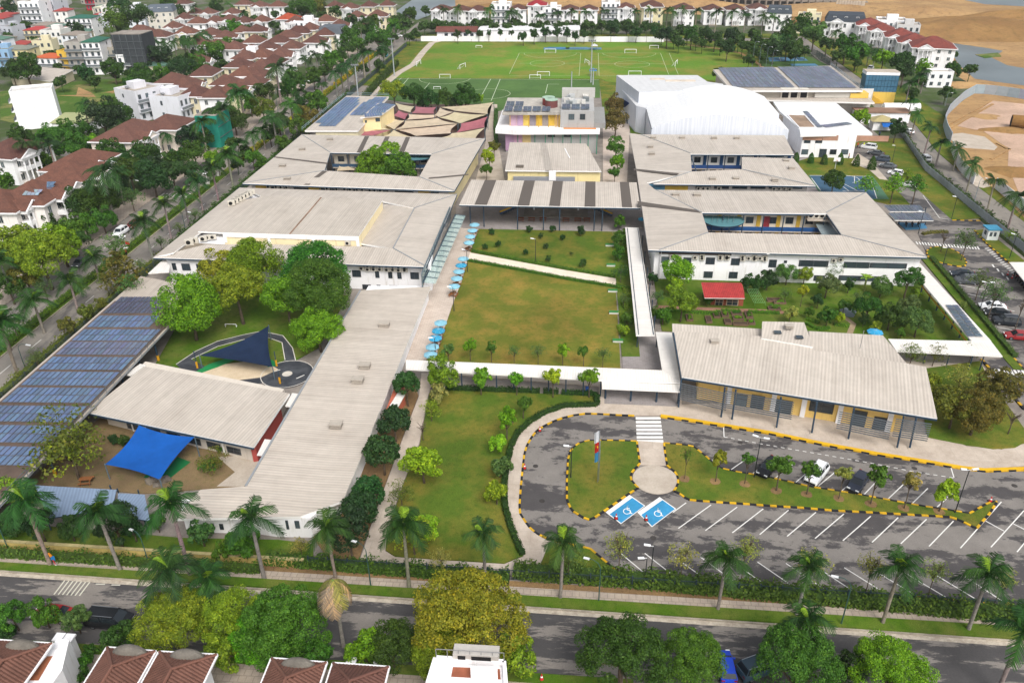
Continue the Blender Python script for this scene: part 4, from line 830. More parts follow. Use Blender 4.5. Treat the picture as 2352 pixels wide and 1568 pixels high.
for sgn,x0 in ((1,a[0]-6),(-1,c[0]+6)):
    mb = MB()
    for i in range(12): mb.box(min(x0+sgn*i*.6,x0+sgn*(i+1)*.6),max(x0+sgn*i*.6,x0+sgn*(i+1)*.6),a[1]+5,a[1]+7.2,i*.28,(i+1)*.28)
    mb.build('staircase','plain',st,hx('3e4a55')); mb = MB(); mb.bar((x0,a[1]+4.9,.9),(x0+sgn*3,a[1]+4.9,2.2),.15,.4); mb.build('yellow_handrail','plain',st,hx('d8a92c'))
    mb = MB(); mb.bar((x0,a[1]+4.95,.7),(x0+sgn*7,a[1]+4.95,4.),.12,.8); mb.build('stair_side','metalpaint',st,hx('2b5079'))
mb = MB(); xm = (a[0]+c[0])/2
for dx in (-5.5,5.5): mb.bar((xm+dx,a[1]+8,.5),(xm+dx,a[1]+8,3.4),.35)
mb.bar((xm-5.7,a[1]+8,3.4),(xm+5.7,a[1]+8,3.4),.4,.5); mb.build('white_frame','clean',st,WHITE)
MB().box(a[0]-4,c[0]+4,a[1]+11,a[1]+11.3,0,4.).build('back_wall','wall',st,hx('9a8c68'))
b = bld('yellow_hall','pale yellow hall with grey ribbed roof behind the colonnade',1270,425)
roof(b,[[(1160,391,6.8),(1381,393,6.8),(1346,330,7.6),(1171,327,7.6)]]); A,B = P(1166,396,6.),P(1379,398,6.)
walls(b,[A,B,P(1350,340,6),P(1172,338,6)],6.5,hx('ead9a0'),world=True)
q = P(1262,401,5.4); block('grey_awning',b,'metalpaint',P(1250,405,5)[0],A[1]-.6,4.6,16,.9,1.,hx('8d9096')); block('white_chute',b,'clean',P(1270,398,5)[0],A[1]-.8,5.6,1.8,1.2,2.4,WHITE)
q4 = [P(1160,391,6.86),P(1381,393,6.86),P(1346,330,7.66),P(1171,327,7.66)]
f = lambda s,r_: (q4[0]*(1-s)+q4[1]*s)*(1-r_)+(q4[3]*(1-s)+q4[2]*s)*r_
MB().shell([f(.42,0),f(.5,0),f(.48,1),f(.4,1)],.03).build('rooflight_strip','sheet',b,(.78,.78,.78)); MB().bar(f(.72,.45),f(.7,.8),.25,.12).build('roof_pipe','clean',b)
p = P(1194,383,7); block('roof_hatch',b,'plain',p[0],p[1],7.15,2.,1.4,.3,hx('6b635a'))
# ---- colourful four-storey block
b = bld('colourful_block','grey and white block with pink panels, coloured posts and rooftop solar arrays',1260,350)
Y0 = P(1371,352)[1]
def fx(u,v): s,z = on_wall(u,v,(0,Y0),(1,Y0)); return s,z
xL,zs = fx(1146,300); xR,_ = fx(1373,300); xm,_ = fx(1287,270); xt,zt = fx(1365,257); z2 = fx(1230,264)[1]
MB().box(xL+2,xR,Y0,Y0+22,0,zs-.6).build('lower_block','wall',b,hx('a3a3a1'))
MB().prism([(xL-1,Y0-1),(xL+5,Y0-2.4),(xR+.6,Y0-1.2),(xR+.6,Y0+23),(xL-1,Y0+23)],zs-.6,zs+.7).build('floor_slab','wall',b,WHITE)
MB().box(xm+1,xR-.5,Y0-.6,Y0+3,zs+.7,zs+.75).build('orange_deck','plain',b,hx('d98f52'))
MB().box(xL+3,xm,Y0+3,Y0+20,zs+.7,z2-.5).build('upper_block','wall',b,hx('d8b58f'))
for i,c_ in enumerate(('c7a6b8','b79ab8','e0c060','8f8790','d9b24a','9a8f88','d9b24a')): block('colour_panel',b,'plain',xL+4.3+i*(xm-xL-5)/7,Y0+2.9,(zs+z2)/2,(xm-xL-6)/7,.2,z2-zs-1.6,hx(c_))
for i,c_ in enumerate(('b493b0','c9a0b8','d9c08a')): block('colour_panel',b,'plain',xL+3.2+i*2.6,Y0-.1,zs/2,2.5,.2,zs-1.2,hx(c_))
MB().prism([(xL+1,Y0+1),(xm+.3,Y0+1.6),(xm+.3,Y0+21),(xL+1,Y0+21)],z2-.4,z2+.3).build('roof_slab','rough',b,hx('c2bcb2'))
MB().box(xm,xt,Y0+1,Y0+22,zs+.7,zt).build('grey_tower','wall',b,hx('a9a9a8'))
windows(b,(xm,Y0+1),(xt,Y0+1),[(1306,262,1319,275),(1332,262,1344,275)])
windows(b,(xm,Y0),(xR,Y0),[(1258,303,1275,315),(1295,303,1313,315)])
for u in (1190,1229,1253,1270,1293,1312,1333,1351,1371): x_,_ = fx(u,320); MB().tube([(x_,Y0-1,0),(x_,Y0-1,zs-.6)],.12,6).build('green_post','plain',b,hx('2f8a6c'))
for u in (1214,1237,1260,1277,1284): x_,_ = fx(u,275); MB().tube([(x_,Y0+1.4,zs+.7),(x_,Y0+1.4,z2-.4)],.12,6).build('yellow_post','plain',b,hx('c9a02c'))
def tilted(b,x,y,z,w,d,nx_,rise=.9,col=hx('4a5260')):
    for i in range(nx_): panels(b,[np.array([x+i*(w+.35),y+d,z+rise]),np.array([x+i*(w+.35)+w,y+d,z+rise]),np.array([x+i*(w+.35)+w,y,z+.2]),np.array([x+i*(w+.35),y,z+.2])],2,2,col,.05,.1)
nn = int((xm-xL-2)/2.9); tilted(b,xL+1.5,Y0+2,z2+.3,2.5,3.2,nn); tilted(b,xL+1.5,Y0+8.5,z2+.3,2.5,3.2,nn-3)
n2 = int((xt-xm)/2.9); tilted(b,xm+.4,Y0+2,zt,2.5,3.4,n2)
for dx,dy,c_ in ((-4,12,'8b3c38'),(-3,9,'7a4a48')): MB().tube([(xm+dx,Y0+dy,z2+.3),(xm+dx,Y0+dy,z2+2.4)],1.9,16).build('rooftop_drum','plain',b,hx(c_)); MB().tube([(xm+dx,Y0+dy,z2+2.4),(xm+dx,Y0+dy,z2+2.6)],2.,16).build('drum_lid','plain',b,hx('a9c2ae'))
rr = random.Random(4)
for i in range(16): block('rooftop_machine',b,'metalpaint',xm+1.2+rr.random()*(xt-xm-3),Y0+8+rr.random()*10,zt+.6,rr.uniform(.8,2.),rr.uniform(.8,2.),rr.uniform(.8,1.6),hx(rr.choice(('b9bcbc','8d9294','d0cec8','6d7476'))))
MB().box(xm,xt+.4,Y0+18.5,Y0+22,zt,zt+2.4).build('roof_house','wall',b,hx('b5b3ae'))
MB().box(xt,xt+3.5,Y0+1,Y0+21,zs+.7,zt-3.5).build('side_wing','wall',b,hx('8f8f8d'))
# ---- west quadrangle
b = bld('classroom_quadrangle','pale hip-roofed quadrangle around a leafy courtyard beside the boulevard',830,440)
roof(b,[[(557,421,EO),(1043,438,EO),(963,406,EI),(745,392,EI)],[(1043,438,EO),(1114,318,EO),(992,354,EI),(963,406,EI)],[(1114,318,EO),(693,309,EO),(758,350,EI),(992,354,EI)],[(693,309,EO),(557,421,EO),(745,392,EI),(758,350,EI)]])
hips(b,[((557,421,EO),(745,392,EI)),((1043,438,EO),(963,406,EI)),((1114,318,EO),(992,354,EI)),((693,309,EO),(758,350,EI))]); gutter(b,[(557,421,EO),(1043,438,EO),(1114,318,EO)]); gutter(b,[(758,350,EI),(992,354,EI)]); gutter(b,[(758,350,EI),(745,392,EI)]); gutter(b,[(992,354,EI),(963,406,EI)])
f0,f1 = P(557,421,EO),P(1043,438,EO); A,B = (f0[0]+1.6,f0[1]+1.5),(f1[0]-1.6,f1[1]+1.5)
MB().prism([A,B,(B[0]-6,B[1]+8),(A[0]+8,A[1]+8)],0,6.6).build('wall','wall',b,hx('d2ccc6'))
windows(b,A,B,[(616+i*58,428+i*2,660+i*58,434+i*2) for i in range(7)])
acs(b,A,B,[(u,427+(u-588)*.034) for u in (618,636,647,660,753,775,793,806,822,834,851,862,875)],1.2)
for u in (605,727,978): s0,z0 = on_wall(u,430+(u-588)*.03,A,B); block('yellow_panel',b,'plain',A[0]+s0,A[1]-.08+s0*(B[1]-A[1])/(B[0]-A[0]),5.2,4.,.12,2.6,hx('d9b44a'))
gallery(b,P(760,350,EI)[0],P(990,354,EI)[0],P(870,352,EI)[1],7.3,(hx('c9c2b4'),hx('31506a'),hx('8b8378')),blue=hx('2b4a66'))
MB().prism([(P(693,309,EO)[0]+2,P(693,309,EO)[1]-2),(P(758,350,EI)[0]-1.5,P(758,350,EI)[1]),(P(745,392,EI)[0]-1.5,P(745,392,EI)[1]),(A[0]+.5,A[1]+1)],0,6.4).build('wing_wall','wall',b,WHITE)
MB().prism([(P(1114,318,EO)[0]-2,P(1114,318,EO)[1]-2),(P(992,354,EI)[0]+1.5,P(992,354,EI)[1]),(P(963,406,EI)[0]+1.5,P(963,406,EI)[1]),(B[0]-.5,B[1]+1)],0,6.4).build('wing_wall','wall',b,hx('e0d3a8'))
oval(b,959,356,6.6,4.6,3.8)
for pts in ([(819,350.5),(830,351),(848,313),(838,312.8)],[(866,352),(878,352.3),(895,314),(885,313.8)],[(915,352.8),(927,353),(942,315),(932,315)]): MB().shell([P(pts[0][0],pts[0][1],EI+.05),P(pts[1][0],pts[1][1],EI+.05),P(pts[2][0],pts[2][1],EO+.05),P(pts[3][0],pts[3][1],EO+.05)],.03).build('rooflight_strip','darkroof',b)
MB().shell([P(632,359.5,EO+.05),P(754,374,EI+.05),P(752,377,EI+.05),P(628,361.5,EO+.05)],.03).build('rooflight_strip','darkroof',b)
MB().shell([P(698,424.5,EO+.05),P(710,425,EO+.05),P(752,393,EI+.05),P(741,392.4,EI+.05)],.03).build('rooflight_strip','darkroof',b)
MB().shell([P(985,408,EI),P(984,410,EI),P(1075,402,EO+.05),P(1077,399.5,EO+.05)],.03).build('rooflight_strip','darkroof',b)
for u,v in ((758,322),(694,345),(649,383),(660,413)): vent(b,u,v,EO+.2,1.2)
# ---- west canteen with stepped roof
b = bld('canteen_block','large white two-storey block with stepped pale roof and rows of air conditioners',680,650)
KO,KI = 6.1,6.8
roof(b,[[(352,591,KO),(979,612,KO),(903,570,KI),(829,566,KI),(588,560,KI),(470,562,KI)],[(979,612,KO),(1049,446,KO),(952,478,KI),(903,570,KI)],[(1049,446,KO),(550,431,KO),(600,450,KI),(878,462,KI),(952,478,KI)],[(550,431,KO),(352,591,KO),(398,580,KI),(580,444,KI)]])
hips(b,[((979,612,KO),(903,570,KI)),((1049,446,KO),(952,478,KI)),((903,570,KI),(952,478,KI))]); gutter(b,[(352,591,KO),(643,600,KO),(979,612,KO),(1049,446,KO)])
roof(b,[[(829,559,KI-.2),(903,571,KI-.2),(952,478,KI-.2),(879,468,KI-.2)]],name='lower_flat_roof',mat='sheet',col=(.96,.95,.94))
roof(b,[[(454,531,KI+.4),(513,534,KI+.4),(600,452,KI+.4),(540,462,KI+.4)]],name='west_flat_roof')
RZ = KI+2.
r4 = [P(512,534,RZ),P(822,543,RZ),P(878,459,RZ),P(600,450,RZ)]
MB().prism([tuple(x[:2]) for x in r4],5.,RZ-.25).build('raised_walls','wall',b,hx('efe0b8'))
c = sum(r4)/4; MB().shell([x+(x-c)*.006+[0,0,.05] for x in r4],.3,0,1).build('raised_roof',['sheet','whitetrim'],b,(.97,.97,.96))
mb = MB(); mb.bar((r4[0]+r4[1])/2+[0,0,.1],(r4[2]+r4[3])/2+[0,0,.1],.3,.12); mb.build('roof_seam','rough',b,hx('9a7f6c'))
for s_ in (0.,.33,.66,.985): x = r4[0]*(1-s_)+r4[1]*s_; block('pilaster',b,'wall',x[0]+.3,x[1]-.12,RZ-1.2,.6,.25,1.9,WHITE)
mb = MB(); mb.bar(r4[0]+[0,-.1,-.55],r4[1]+[0,-.1,-.55],.2,.7); mb.build('white_fascia','wall',b,WHITE)
acs(b,r4[0],r4[1],[(800,557)],1.3)
MB().prism([tuple(P(*q,6.6)[:2]) for q in ((398,580),(470,582),(512,558),(436,555))],4.5,6.3).build('plant_deck','rough',b,hx('8d8272'))
for (u,v,s_) in ((436,562,1.9),(447,558,1.9),(468,553,1.6),(477,550,1.6),(490,549,1.5)): q = P(u,v,6.3); ac(b,q[0],q[1],6.3+.32*s_,.3,s_)
for i in range(6):
    for j in range(2): q = P(538+i*8-j*6,468-i*4.3+j*4,KI+.5); ac(b,q[0],q[1],KI+1.1,.5,1.8)
A,B = P(399,651),P(993,668); A = A+[-.3,0,0]
walls(b,[A,B,(P(1049,446,KO)[0]-3,P(1049,446,KO)[1]-2,0),(P(550,431,KO)[0]+2,P(550,431,KO)[1]-2,0)],5.8,WHITE,world=True)
windows(b,A,B,[(394,604,407,620),(416,605,439,621),(450,606,472,622),(404,637,435,650),(441,638,452,651),(652,614,679,630),(774,618,788,632),(808,620,830,636),(861,621,872,638),(891,623,902,639),(912,624,923,640),(942,625,963,641),(792,652,804,666),(832,653,853,666),(865,654,875,665),(894,655,914,662),(500,608,525,624),(560,611,590,627),(715,616,735,631)])
acs(b,A,B,[(832,615),(846,609),(846,617),(860,610),(860,617),(874,610),(874,617),(890,610),(890,618),(904,611),(904,618),(917,612),(917,619),(931,613),(931,619)],1.2)
for i in range(4): MB().shell([P(a_,b_,5) for a_,b_ in ((340,628),(388,625),(390,612),(377,594))],.15).build('side_awning','sheet_white',b,ONE) if i == 0 else None
aw = bld('glass_canopy','stepped glass canopy panes along the east side of the canteen block',1000,620,cat='canopy')
a0,a1 = P(1046,494,4.6),P(972,650,4.6); d0 = P(1062,494,4.2)-P(1046,494,4.6)
d0 = np.array([2.3,0,-.25])
for i in range(14):
    s = i/14; p,q = a0*(1-s)+a1*s,a0*(1-s-.062)+a1*(s+.062); MB().shell([p,q,q+d0,p+d0],.05).build('pane','clearglass',aw); MB().bar(p+[0,0,.1],p+d0+[0,0,.1],.1,.18).build('rib','metalpaint',aw,hx('5b6c74'))
MB().bar(a0+[0,0,.1],a1+[0,0,.1],.15,.25).build('beam','navy',aw)
MB().box(a1[0]-.3,a1[0]-.05,a1[1],a0[1],3.8,6.6).build('glazed_band','glass',aw)
# ---- long classroom roof,its wing,the ribbed hall and the solar-roofed hall
LZ = 3.5
b = bld('long_classroom','very long pale ribbed roof running from the canteen to the front street',780,1050)
roof(b,[[(989,658,LZ),(788,1149,LZ),(690,1185,LZ),(402,1191,LZ),(460,1124,LZ+.2),(565,1116,LZ+.4),(688,904,LZ+.4),(828,667,LZ+.4)]],col=(1.04,1.03,1.02))
mb = MB()
for a_,c_ in (((828,667),(688,904)),((688,904),(565,1116))): mb.bar(P(*a_,LZ+.35),P(*c_,LZ+.35),.3,.3)
mb.build('gutter','greytrim',b)
A,B = P(634,1232),P(720,1234)
walls(b,[A,B,P(800,1168),P(985,690),P(850,690),P(606,1165),P(575,1172),P(430,1200)],LZ-.3,WHITE)
windows(b,A,B,[(655,1194,665,1214),(676,1195,690,1212)])
A2,B2 = P(430,1222),P(560,1224); walls(b,[A2,B2,P(560,1190),P(430,1190)],LZ-.3,WHITE); windows(b,A2,B2,[(484,1201,494,1214),(503,1202,515,1215)])
walls(b,[P(912,915),P(930,908),P(932,930),P(890,975)],2.7,hx('b5654f'),name='red_wall')
roof(b,[[(886,945,3.),(915,899,3.),(930,905,3.),(905,950,3.)]],'sheet_white',.2,name='side_canopy')
for u,v in ((883,748),(838,843),(822,876),(772,979)): vent(b,u,v,LZ+.25,1.25)
b = bld('ribbed_hall','single-pitch pale ribbed roof hall above the blue shade sail',420,1000)
HR = [(200,946,3.7),(582,1026,3.7),(665,903,4.3),(330,841,4.3)]
roof(b,[HR]); gutter(b,HR[:2]); gutter(b,[HR[2],HR[3]])
walls(b,[P(250,975),P(585,1060),P(660,935),P(345,870)],3.4,hx('cfc6ba'))
A,B = P(250,975),P(585,1060); windows(b,A,B,[(290+i*46,968+i*11,325+i*46,990+i*11) for i in range(6)])
walls(b,[P(583,1062),P(594,1060),P(650,962),P(642,958)],3.4,hx('b5564f'),name='red_wall')
for q in ([(590,1044,3.4),(612,1046,3.4),(627,1010,3.4),(608,1008,3.4)],[(655,932,3.6),(672,934,3.6),(688,904,3.6),(671,902,3.6)],[(285,860,3.6),(300,862,3.6),(335,838,3.6),(322,835,3.6)]): roof(b,[q],'sheet_white',.15,name='link_roof')
posts(b,[(308,990),(517,1045)],3.5,.14,mat='whitetrim')
b = bld('solar_roof_hall','long low hall whose roof is covered by rows of blue solar panels',150,1000)
SZ = 4.
SL = lambda y: np.array([-86.3,y,SZ-.1]); SR = lambda y: np.array([-70.4,y,SZ+.35])
MB().shell([SL(70),SR(70),SR(118),np.array([-75.5,134.5,SZ+.3]),SL(138.6)],.35,0,1).build('roof',['sheet','greytrim'],b,(.9,.88,.86)); MB().shell([SL(70.5)+[.5,0,.03],SR(70.5)+[-.4,0,.03],SR(117)+[-.4,0,.03],np.array([-75.8,127.5,SZ+.3]),SL(127.5)+[.5,0,.03]],.02).build('panel_bed','rough',b,hx('6a5a50'))
def sy(u,v): return P(u,v,SZ)[1]
G = [((280,682),(233,720),3,hx('42465c')),((229,725),(200,752),2,SBLUE),((187,756),(158,783),2,SBLUE),((155,785),(125,815),2,hx('5c6580')),((115,819),(84,849),2,SBLUE),((75,853),(41,885),2,SBLUE),((32,889),(0,924),2,SBLUE)]
yy = [(sy(*g_[0]),sy(*g_[1]),g_[2],g_[3]) for g_ in G]; d_ = yy[-1][0]-yy[-1][1]; gp = .75
for i in range(3): yy.append((yy[-1][1]-gp,yy[-1][1]-gp-d_,2,SBLUE))
for y0,y1,nr,c_ in yy:
    xr = -71.2 if y0 < 117 else -73.8 if y0 < 127 else -75.
    fr = lambda x,y: np.array([x,y,SZ-.1+.45*(x+86.3)/15.9]); nu = 16 if y0 < 117 else 12
    panels(b,[fr(-85.4,y0),fr(xr,y0),fr(xr,y1),fr(-85.4,y1)],nu,nr,c_)
posts(b,[(-71.2,y,0) for y in (113,107.5,102,82,76.5)],SZ,.16)
for y in (113,107.5,102,82,76.5): MB().tube([(-71.2,y,0),(-71.2,y,1.1)],.22,10).build('post_padding','plain',b,hx('d9a01f'))
MB().box(-86,-85.7,71,137,0,3.7).build('west_wall','wall',b,hx('bdb4a6')); MB().box(-85.7,-73,71,71.4,0,3.7).build('south_wall','wall',b,WHITE); MB().box(-76,-75.7,71,100,0,3.8).build('inner_wall','wall',b,WHITE)
mb = MB()
for z in (.5,.95): mb.bar(SR(70)+[0,0,z],SR(113)+[0,0,z],.06)
for y in np.arange(70,114,2.2): mb.bar(SR(y),SR(y)+[0,0,.95],.05)
mb.build('roof_railing','metalpaint',b,hx('59656c'))
for i,(q,lb) in enumerate(((([80,1114],[268,1124],[258,1166],[112,1190]),'larger blue-grey corrugated shed roof behind the street palms'),(([271,1132],[332,1135],[345,1196],[268,1184]),'smaller blue-grey corrugated shed roof next to the long classroom'))):
    s = thing('shed',lb,'shed',P(q[3][0],q[3][1]+20)); roof(s,[[(q[3][0],q[3][1],2.7),(q[2][0],q[2][1],2.7),(q[1][0],q[1][1],3.1),(q[0][0],q[0][1],3.1)]],'sheet_plain',.15,'navy',hx('8497b0'))
    posts(s,[(q[3][0]+6,q[3][1]+28),(q[2][0]-4,q[2][1]+28),(q[1][0]-4,q[1][1]+26),(q[0][0]+10,q[0][1]+26)],2.7,.09)
# ---- north-west solar building with yellow tower
b = bld('solar_roof_building','solar-roofed building with small yellow tower beside the patchwork sails',800,300)
Z = 6.5; q = [P(796,220,Z+.8),P(893,222,Z+.8),P(822,300,Z),P(700,300,Z)]
MB().shell([q[3],q[2],q[1],q[0]],.5,0,1).build('roof',['sheet','whitetrim'],b,ONE); panels(b,lerpq(q,.03,.5,.06,.9),7,10,SBLUE,.1,.15,{(6,0),(6,1),(5,0),(0,9),(1,9)}); panels(b,lerpq(q,.55,.98,.04,.6),6,7,SBLUE,.1,.15,{(0,0),(0,1),(1,0)})
walls(b,[(725,303,6),(822,303,6),(880,235,6),(795,228,6)],6.,hx('d9cfae'))
b3 = [P(828,270,8.6),P(873,266,8.6),P(908,241,8.6),P(868,237,8.6)]
MB().shell(b3,.35,0,1).build('tower_roof',['sheet','whitetrim'],b,ONE); panels(b,[b3[3]+[.5,0,0],b3[2],b3[1],b3[0]+[.5,0,0]],7,4,SBLUE,.1,.12)
fpt = [x[:2]*1. for x in (b3[0],b3[1],b3[2],b3[3])]; cc_ = sum(fpt)/4; fpt = [cc_+(x-cc_)*.88 for x in fpt]; MB().prism([tuple(x) for x in fpt],0,8.3).build('tower','wall',b,hx('ecd9a6'))
windows(b,fpt[0],fpt[1],[(838,277,843,282),(862,272,873,279)])
mb = MB()
for z in (.5,1.): mb.bar(q[3]+[-.8,0,z],q[0]+[-.8,0,z],.08); mb.bar(q[0]+[0,.3,z],q[1]+[0,.3,z],.08)
for i in range(16): x = q[3]*(1-i/15)+q[0]*i/15; mb.bar(x+[-.8,0,0],x+[-.8,0,1.],.06)
mb.build('roof_railing','metalpaint',b,hx('8aa0ac'))
# ---- garden hut,guard booths,carports
b = bld('garden_hut','small brick garden hut under a bright red tiled roof',1660,704)
roof(b,[[(1618,684,2.9),(1711,685,2.9),(1704,652,3.6),(1611,651,3.6)]],'rooftile',.12,'whitetrim',hx('b5403f')); roof(b,[[(1611,651,3.6),(1704,652,3.6),(1702,649,3.3),(1611,648,3.3)]],'rooftile',.1,'whitetrim',hx('b5403f'),'rear_roof')
walls(b,[(1632,701),(1706,704),(1702,684),(1628,682)],2.8,hx('a65a44'),mat='rough')
A,B = P(1632,701),P(1706,704); windows(b,A,B,[(1643,687,1660,703),(1669,687,1695,702)],hx('b9a58e'))
b = bld('guard_booth','small white guard booth with blue roof by the east gate',2270,550,'booth')
c = P(2272,549); MB().box(c[0]-1.2,c[0]+1.2,c[1]-1.2,c[1]+1.2,0,2.6).build('wall','wall',b,hx('e4e8e6')); MB().box(c[0]-1.5,c[0]+1.5,c[1]-1.5,c[1]+1.5,2.6,2.85).build('roof','plain',b,hx('4fa0c4'))
for dx in (-.55,.35): window_at(b,c[0]+dx,c[1]-1.22,1.6,.5,.9,0.)
window_at(b,c[0]-1.22,c[1],1.6,.9,.9,R(-90))
b = bld('solar_carport','carport with two solar-panelled roofs beside the east service road',2090,535,'carport')
for q in (([2030,472],[2113,472],[2124,486],[2044,486]),([2040,490],[2132,490],[2144,507],[2056,506])):
    w4 = [P(*x,3.2) for x in q]; MB().shell([w4[3],w4[2],w4[1],w4[0]],.15,0,1).build('roof',['sheet_white','whitetrim'],b,ONE); panels(b,w4,10,2,hx('525b68'),.08,.1)
posts(b,[(2064,516),(2094,517),(2124,518),(2050,505),(2120,505)],3.1,.12)
sheet('motorbike_bay',[(2062,512),(2124,514),(2130,526),(2080,528)],.12,'plain',col=hx('4a86ad'))
b = bld('motorbike_shelter','cream canopy over parked motorbikes at the right edge of the photo',2352,640,'shelter')
roof(b,[[(2352,645,2.9),(2318,602,2.9),(2420,602,3.1),(2440,690,3.1)]],'sheet_white',.15); posts(b,[(2362,668),(2340,640)],2.8,.07)
b = bld('guard_booth','white hut with tan hipped roof and blue awning by the east road',2025,305,'booth')
c = P(2025,300); MB().box(c[0]-3,c[0]+3,c[1],c[1]+4,0,3).build('wall','wall',b,WHITE); mb = MB(); z0,z1 = 3.,4.6
e4 = [(c[0]-3.8,c[1]-.8,z0),(c[0]+3.8,c[1]-.8,z0),(c[0]+3.8,c[1]+4.8,z0),(c[0]-3.8,c[1]+4.8,z0)]; tp = (c[0],c[1]+2,z1)
for i in range(4): mb.face([e4[i],e4[(i+1) % 4],tp])
mb.build('roof','sheet_plain',b,hx('b5a878')); MB().shell([(c[0]-1,c[1]-3.4,2.),(c[0]+3,c[1]-3.4,2.),(c[0]+2.6,c[1]-.2,2.6),(c[0]-.6,c[1]-.2,2.6)],.06).build('awning','fabric',b,hx('2b6fc0'))
b = bld('service_shed','low white service shed with brown roof behind the tan-roofed hut',2030,280,'shed')
c = P(2030,283); MB().box(c[0]-9,c[0]+8,c[1],c[1]+6,0,3.4).build('wall','wall',b,WHITE); MB().box(c[0]-9.4,c[0]+8.4,c[1]-.4,c[1]+6.4,3.4,3.7).build('roof','rough',b,hx('9a7a66'))
MB().tube([(c[0]+2,c[1]+9,3),(c[0]+14,c[1]+9,3)],1.6,14).build('white_tank','clean',b,WHITE)
# ---- long white wall and sheds behind the pitch
b = bld('white_wall','long white boundary wall behind the grass pitch',1250,96,'wall')
A,B = P(967,95),P(1526,97); n = 14
for i in range(n): a = A+(B-A)*i/n; c = A+(B-A)*(i+1)/n; MB().bar(a+[0,0,1.3],c+[-.25,0,1.3],.3,2.6).build('wall_panel','wall',b,WHITE)
b = bld('tiled_shed','low white building with brown tiled roof behind the pitch wall',1045,88,'building')
A,B = P(1004,91),P(1093,91); MB().box(A[0],B[0],A[1]+.5,A[1]+9,0,4).build('wall','wall',b,WHITE); MB().shell([(A[0]-.8,A[1]-.4,4.),(B[0]+.8,A[1]-.4,4.),(B[0]+.8,A[1]+5,6.),(A[0]-.8,A[1]+5,6.)],.2).build('roof','rooftile',b,hx('7a4a42')); MB().shell([(A[0]-.8,A[1]+5,6.),(B[0]+.8,A[1]+5,6.),(B[0]+.8,A[1]+9.8,4.),(A[0]-.8,A[1]+9.8,4.)],.2).build('rear_roof','rooftile',b,hx('7a4a42'))
windows(b,(A[0],A[1]+.5),(B[0],A[1]+.5),[(u,77,u+8,84) for u in (1021,1036,1065,1080)])
b = bld('white_marquee','long white flat-roofed pavilion beyond the pitch wall',1215,88,'pavilion')
A,B = P(1110,90),P(1330,90); MB().box(A[0],B[0],A[1]+1,A[1]+16,0,4.2).build('body','wall',b,WHITE); MB().box(A[0]-3,B[0]+.4,A[1]+.6,A[1]+16.4,4.2,4.6).build('roof','membrane',b,ONE)
# ================================================================== VEGETATION
def leaf_quads(pos,nrm,size,rng,squash=1.):
    """one small rhombic leaf face per point"""
    n = len(pos); nrm = nrm/np.linalg.norm(nrm,axis=1,keepdims=True); a = rng.normal(size=(n,3)); t1 = np.cross(nrm,a); t1 /= np.linalg.norm(t1,axis=1,keepdims=True); t2 = np.cross(nrm,t1)
    s = size*rng.uniform(.6,1.35,(n,1)); v = np.stack([pos+t1*s,pos+t2*s*.6,pos-t1*s,pos-t2*s*.6],1).reshape(-1,3); return v
def quads_mesh(name,v,mat):
    n = len(v)//4; me = bpy.data.meshes.new(name); me.vertices.add(len(v)); me.vertices.foreach_set('co',v.astype(np.float32).ravel()); me.loops.add(n*4); me.polygons.add(n)
    me.loops.foreach_set('vertex_index',np.arange(n*4,dtype=np.int32)); me.polygons.foreach_set('loop_start',np.arange(0,n*4,4,dtype=np.int32)); me.polygons.foreach_set('loop_total',np.full(n,4,np.int32))
    me.materials.append(MATS[mat]); me.update(calc_edges=True); return me
def crown(name,seed,nclump,per,size,shape=(1,1,.85),rc=(.24,.4),shell=(.5,.82),jit=.55,low=-.45):
    rng = np.random.default_rng(seed); out = []
    d = rng.normal(size=(nclump*3,3)); d /= np.linalg.norm(d,axis=1,keepdims=True); d = d[d[:,2] > low][:nclump]
    for k in range(len(d)):
        c = d[k]*(rng.uniform(*shell) if k % 6 else rng.uniform(.05,.45)); r_ = rng.uniform(*rc); e = rng.normal(size=(per,3)); e /= np.linalg.norm(e,axis=1,keepdims=True); e = e+d[k]*.45+[0,0,.25]; e /= np.linalg.norm(e,axis=1,keepdims=True)
        p = c+e*r_*rng.uniform(.72,1.08,(per,1)); out.append(leaf_quads(p,e+rng.normal(0,jit,(per,3)),size,rng))
    v = np.concatenate(out)*np.array(shape); return quads_mesh(name,v,'leaf')
CR = {'XL': [crown('crown_broad',90+i,120,270,.024,(1,rs,.84),(.13,.25),(.66,.97),.5) for i,rs in enumerate((1.,.9))],'L': [crown('crown_large',10+i,84,240,.034,(1,rs,.86),(.17,.31),(.6,.92),.5) for i,rs in enumerate((1.,.86,1.1,.94))],'M': [crown('crown_medium',20+i,34,140,.06,(1,rs,.88),(.19,.36),(.58,.92),.5) for i,rs in enumerate((1.,.86,1.1,.94))],
      'S': [crown('crown_small',30+i,24,64,.11,(1,rs_,1.02),(.18,.42),(.25,.95)) for i,rs_ in enumerate((1.,.85,1.1,.95))],'sparse': [crown('crown_sparse',40+i,75,17,.048,(1,1,.8),(.12,.26),(.25,.95),.9,-.6) for i in range(4)],
      'layer': [None]*3,'cone': [None],'far': [crown('crown_far',60+i,16,26,.19,(1,1,.85),(.3,.45),(.4,.72)) for i in range(3)],'round': [crown('crown_round',70+i,60,70,.07,(1,1,.92),(.2,.3),(.66,.8),.5,-.6) for i in range(3)]}
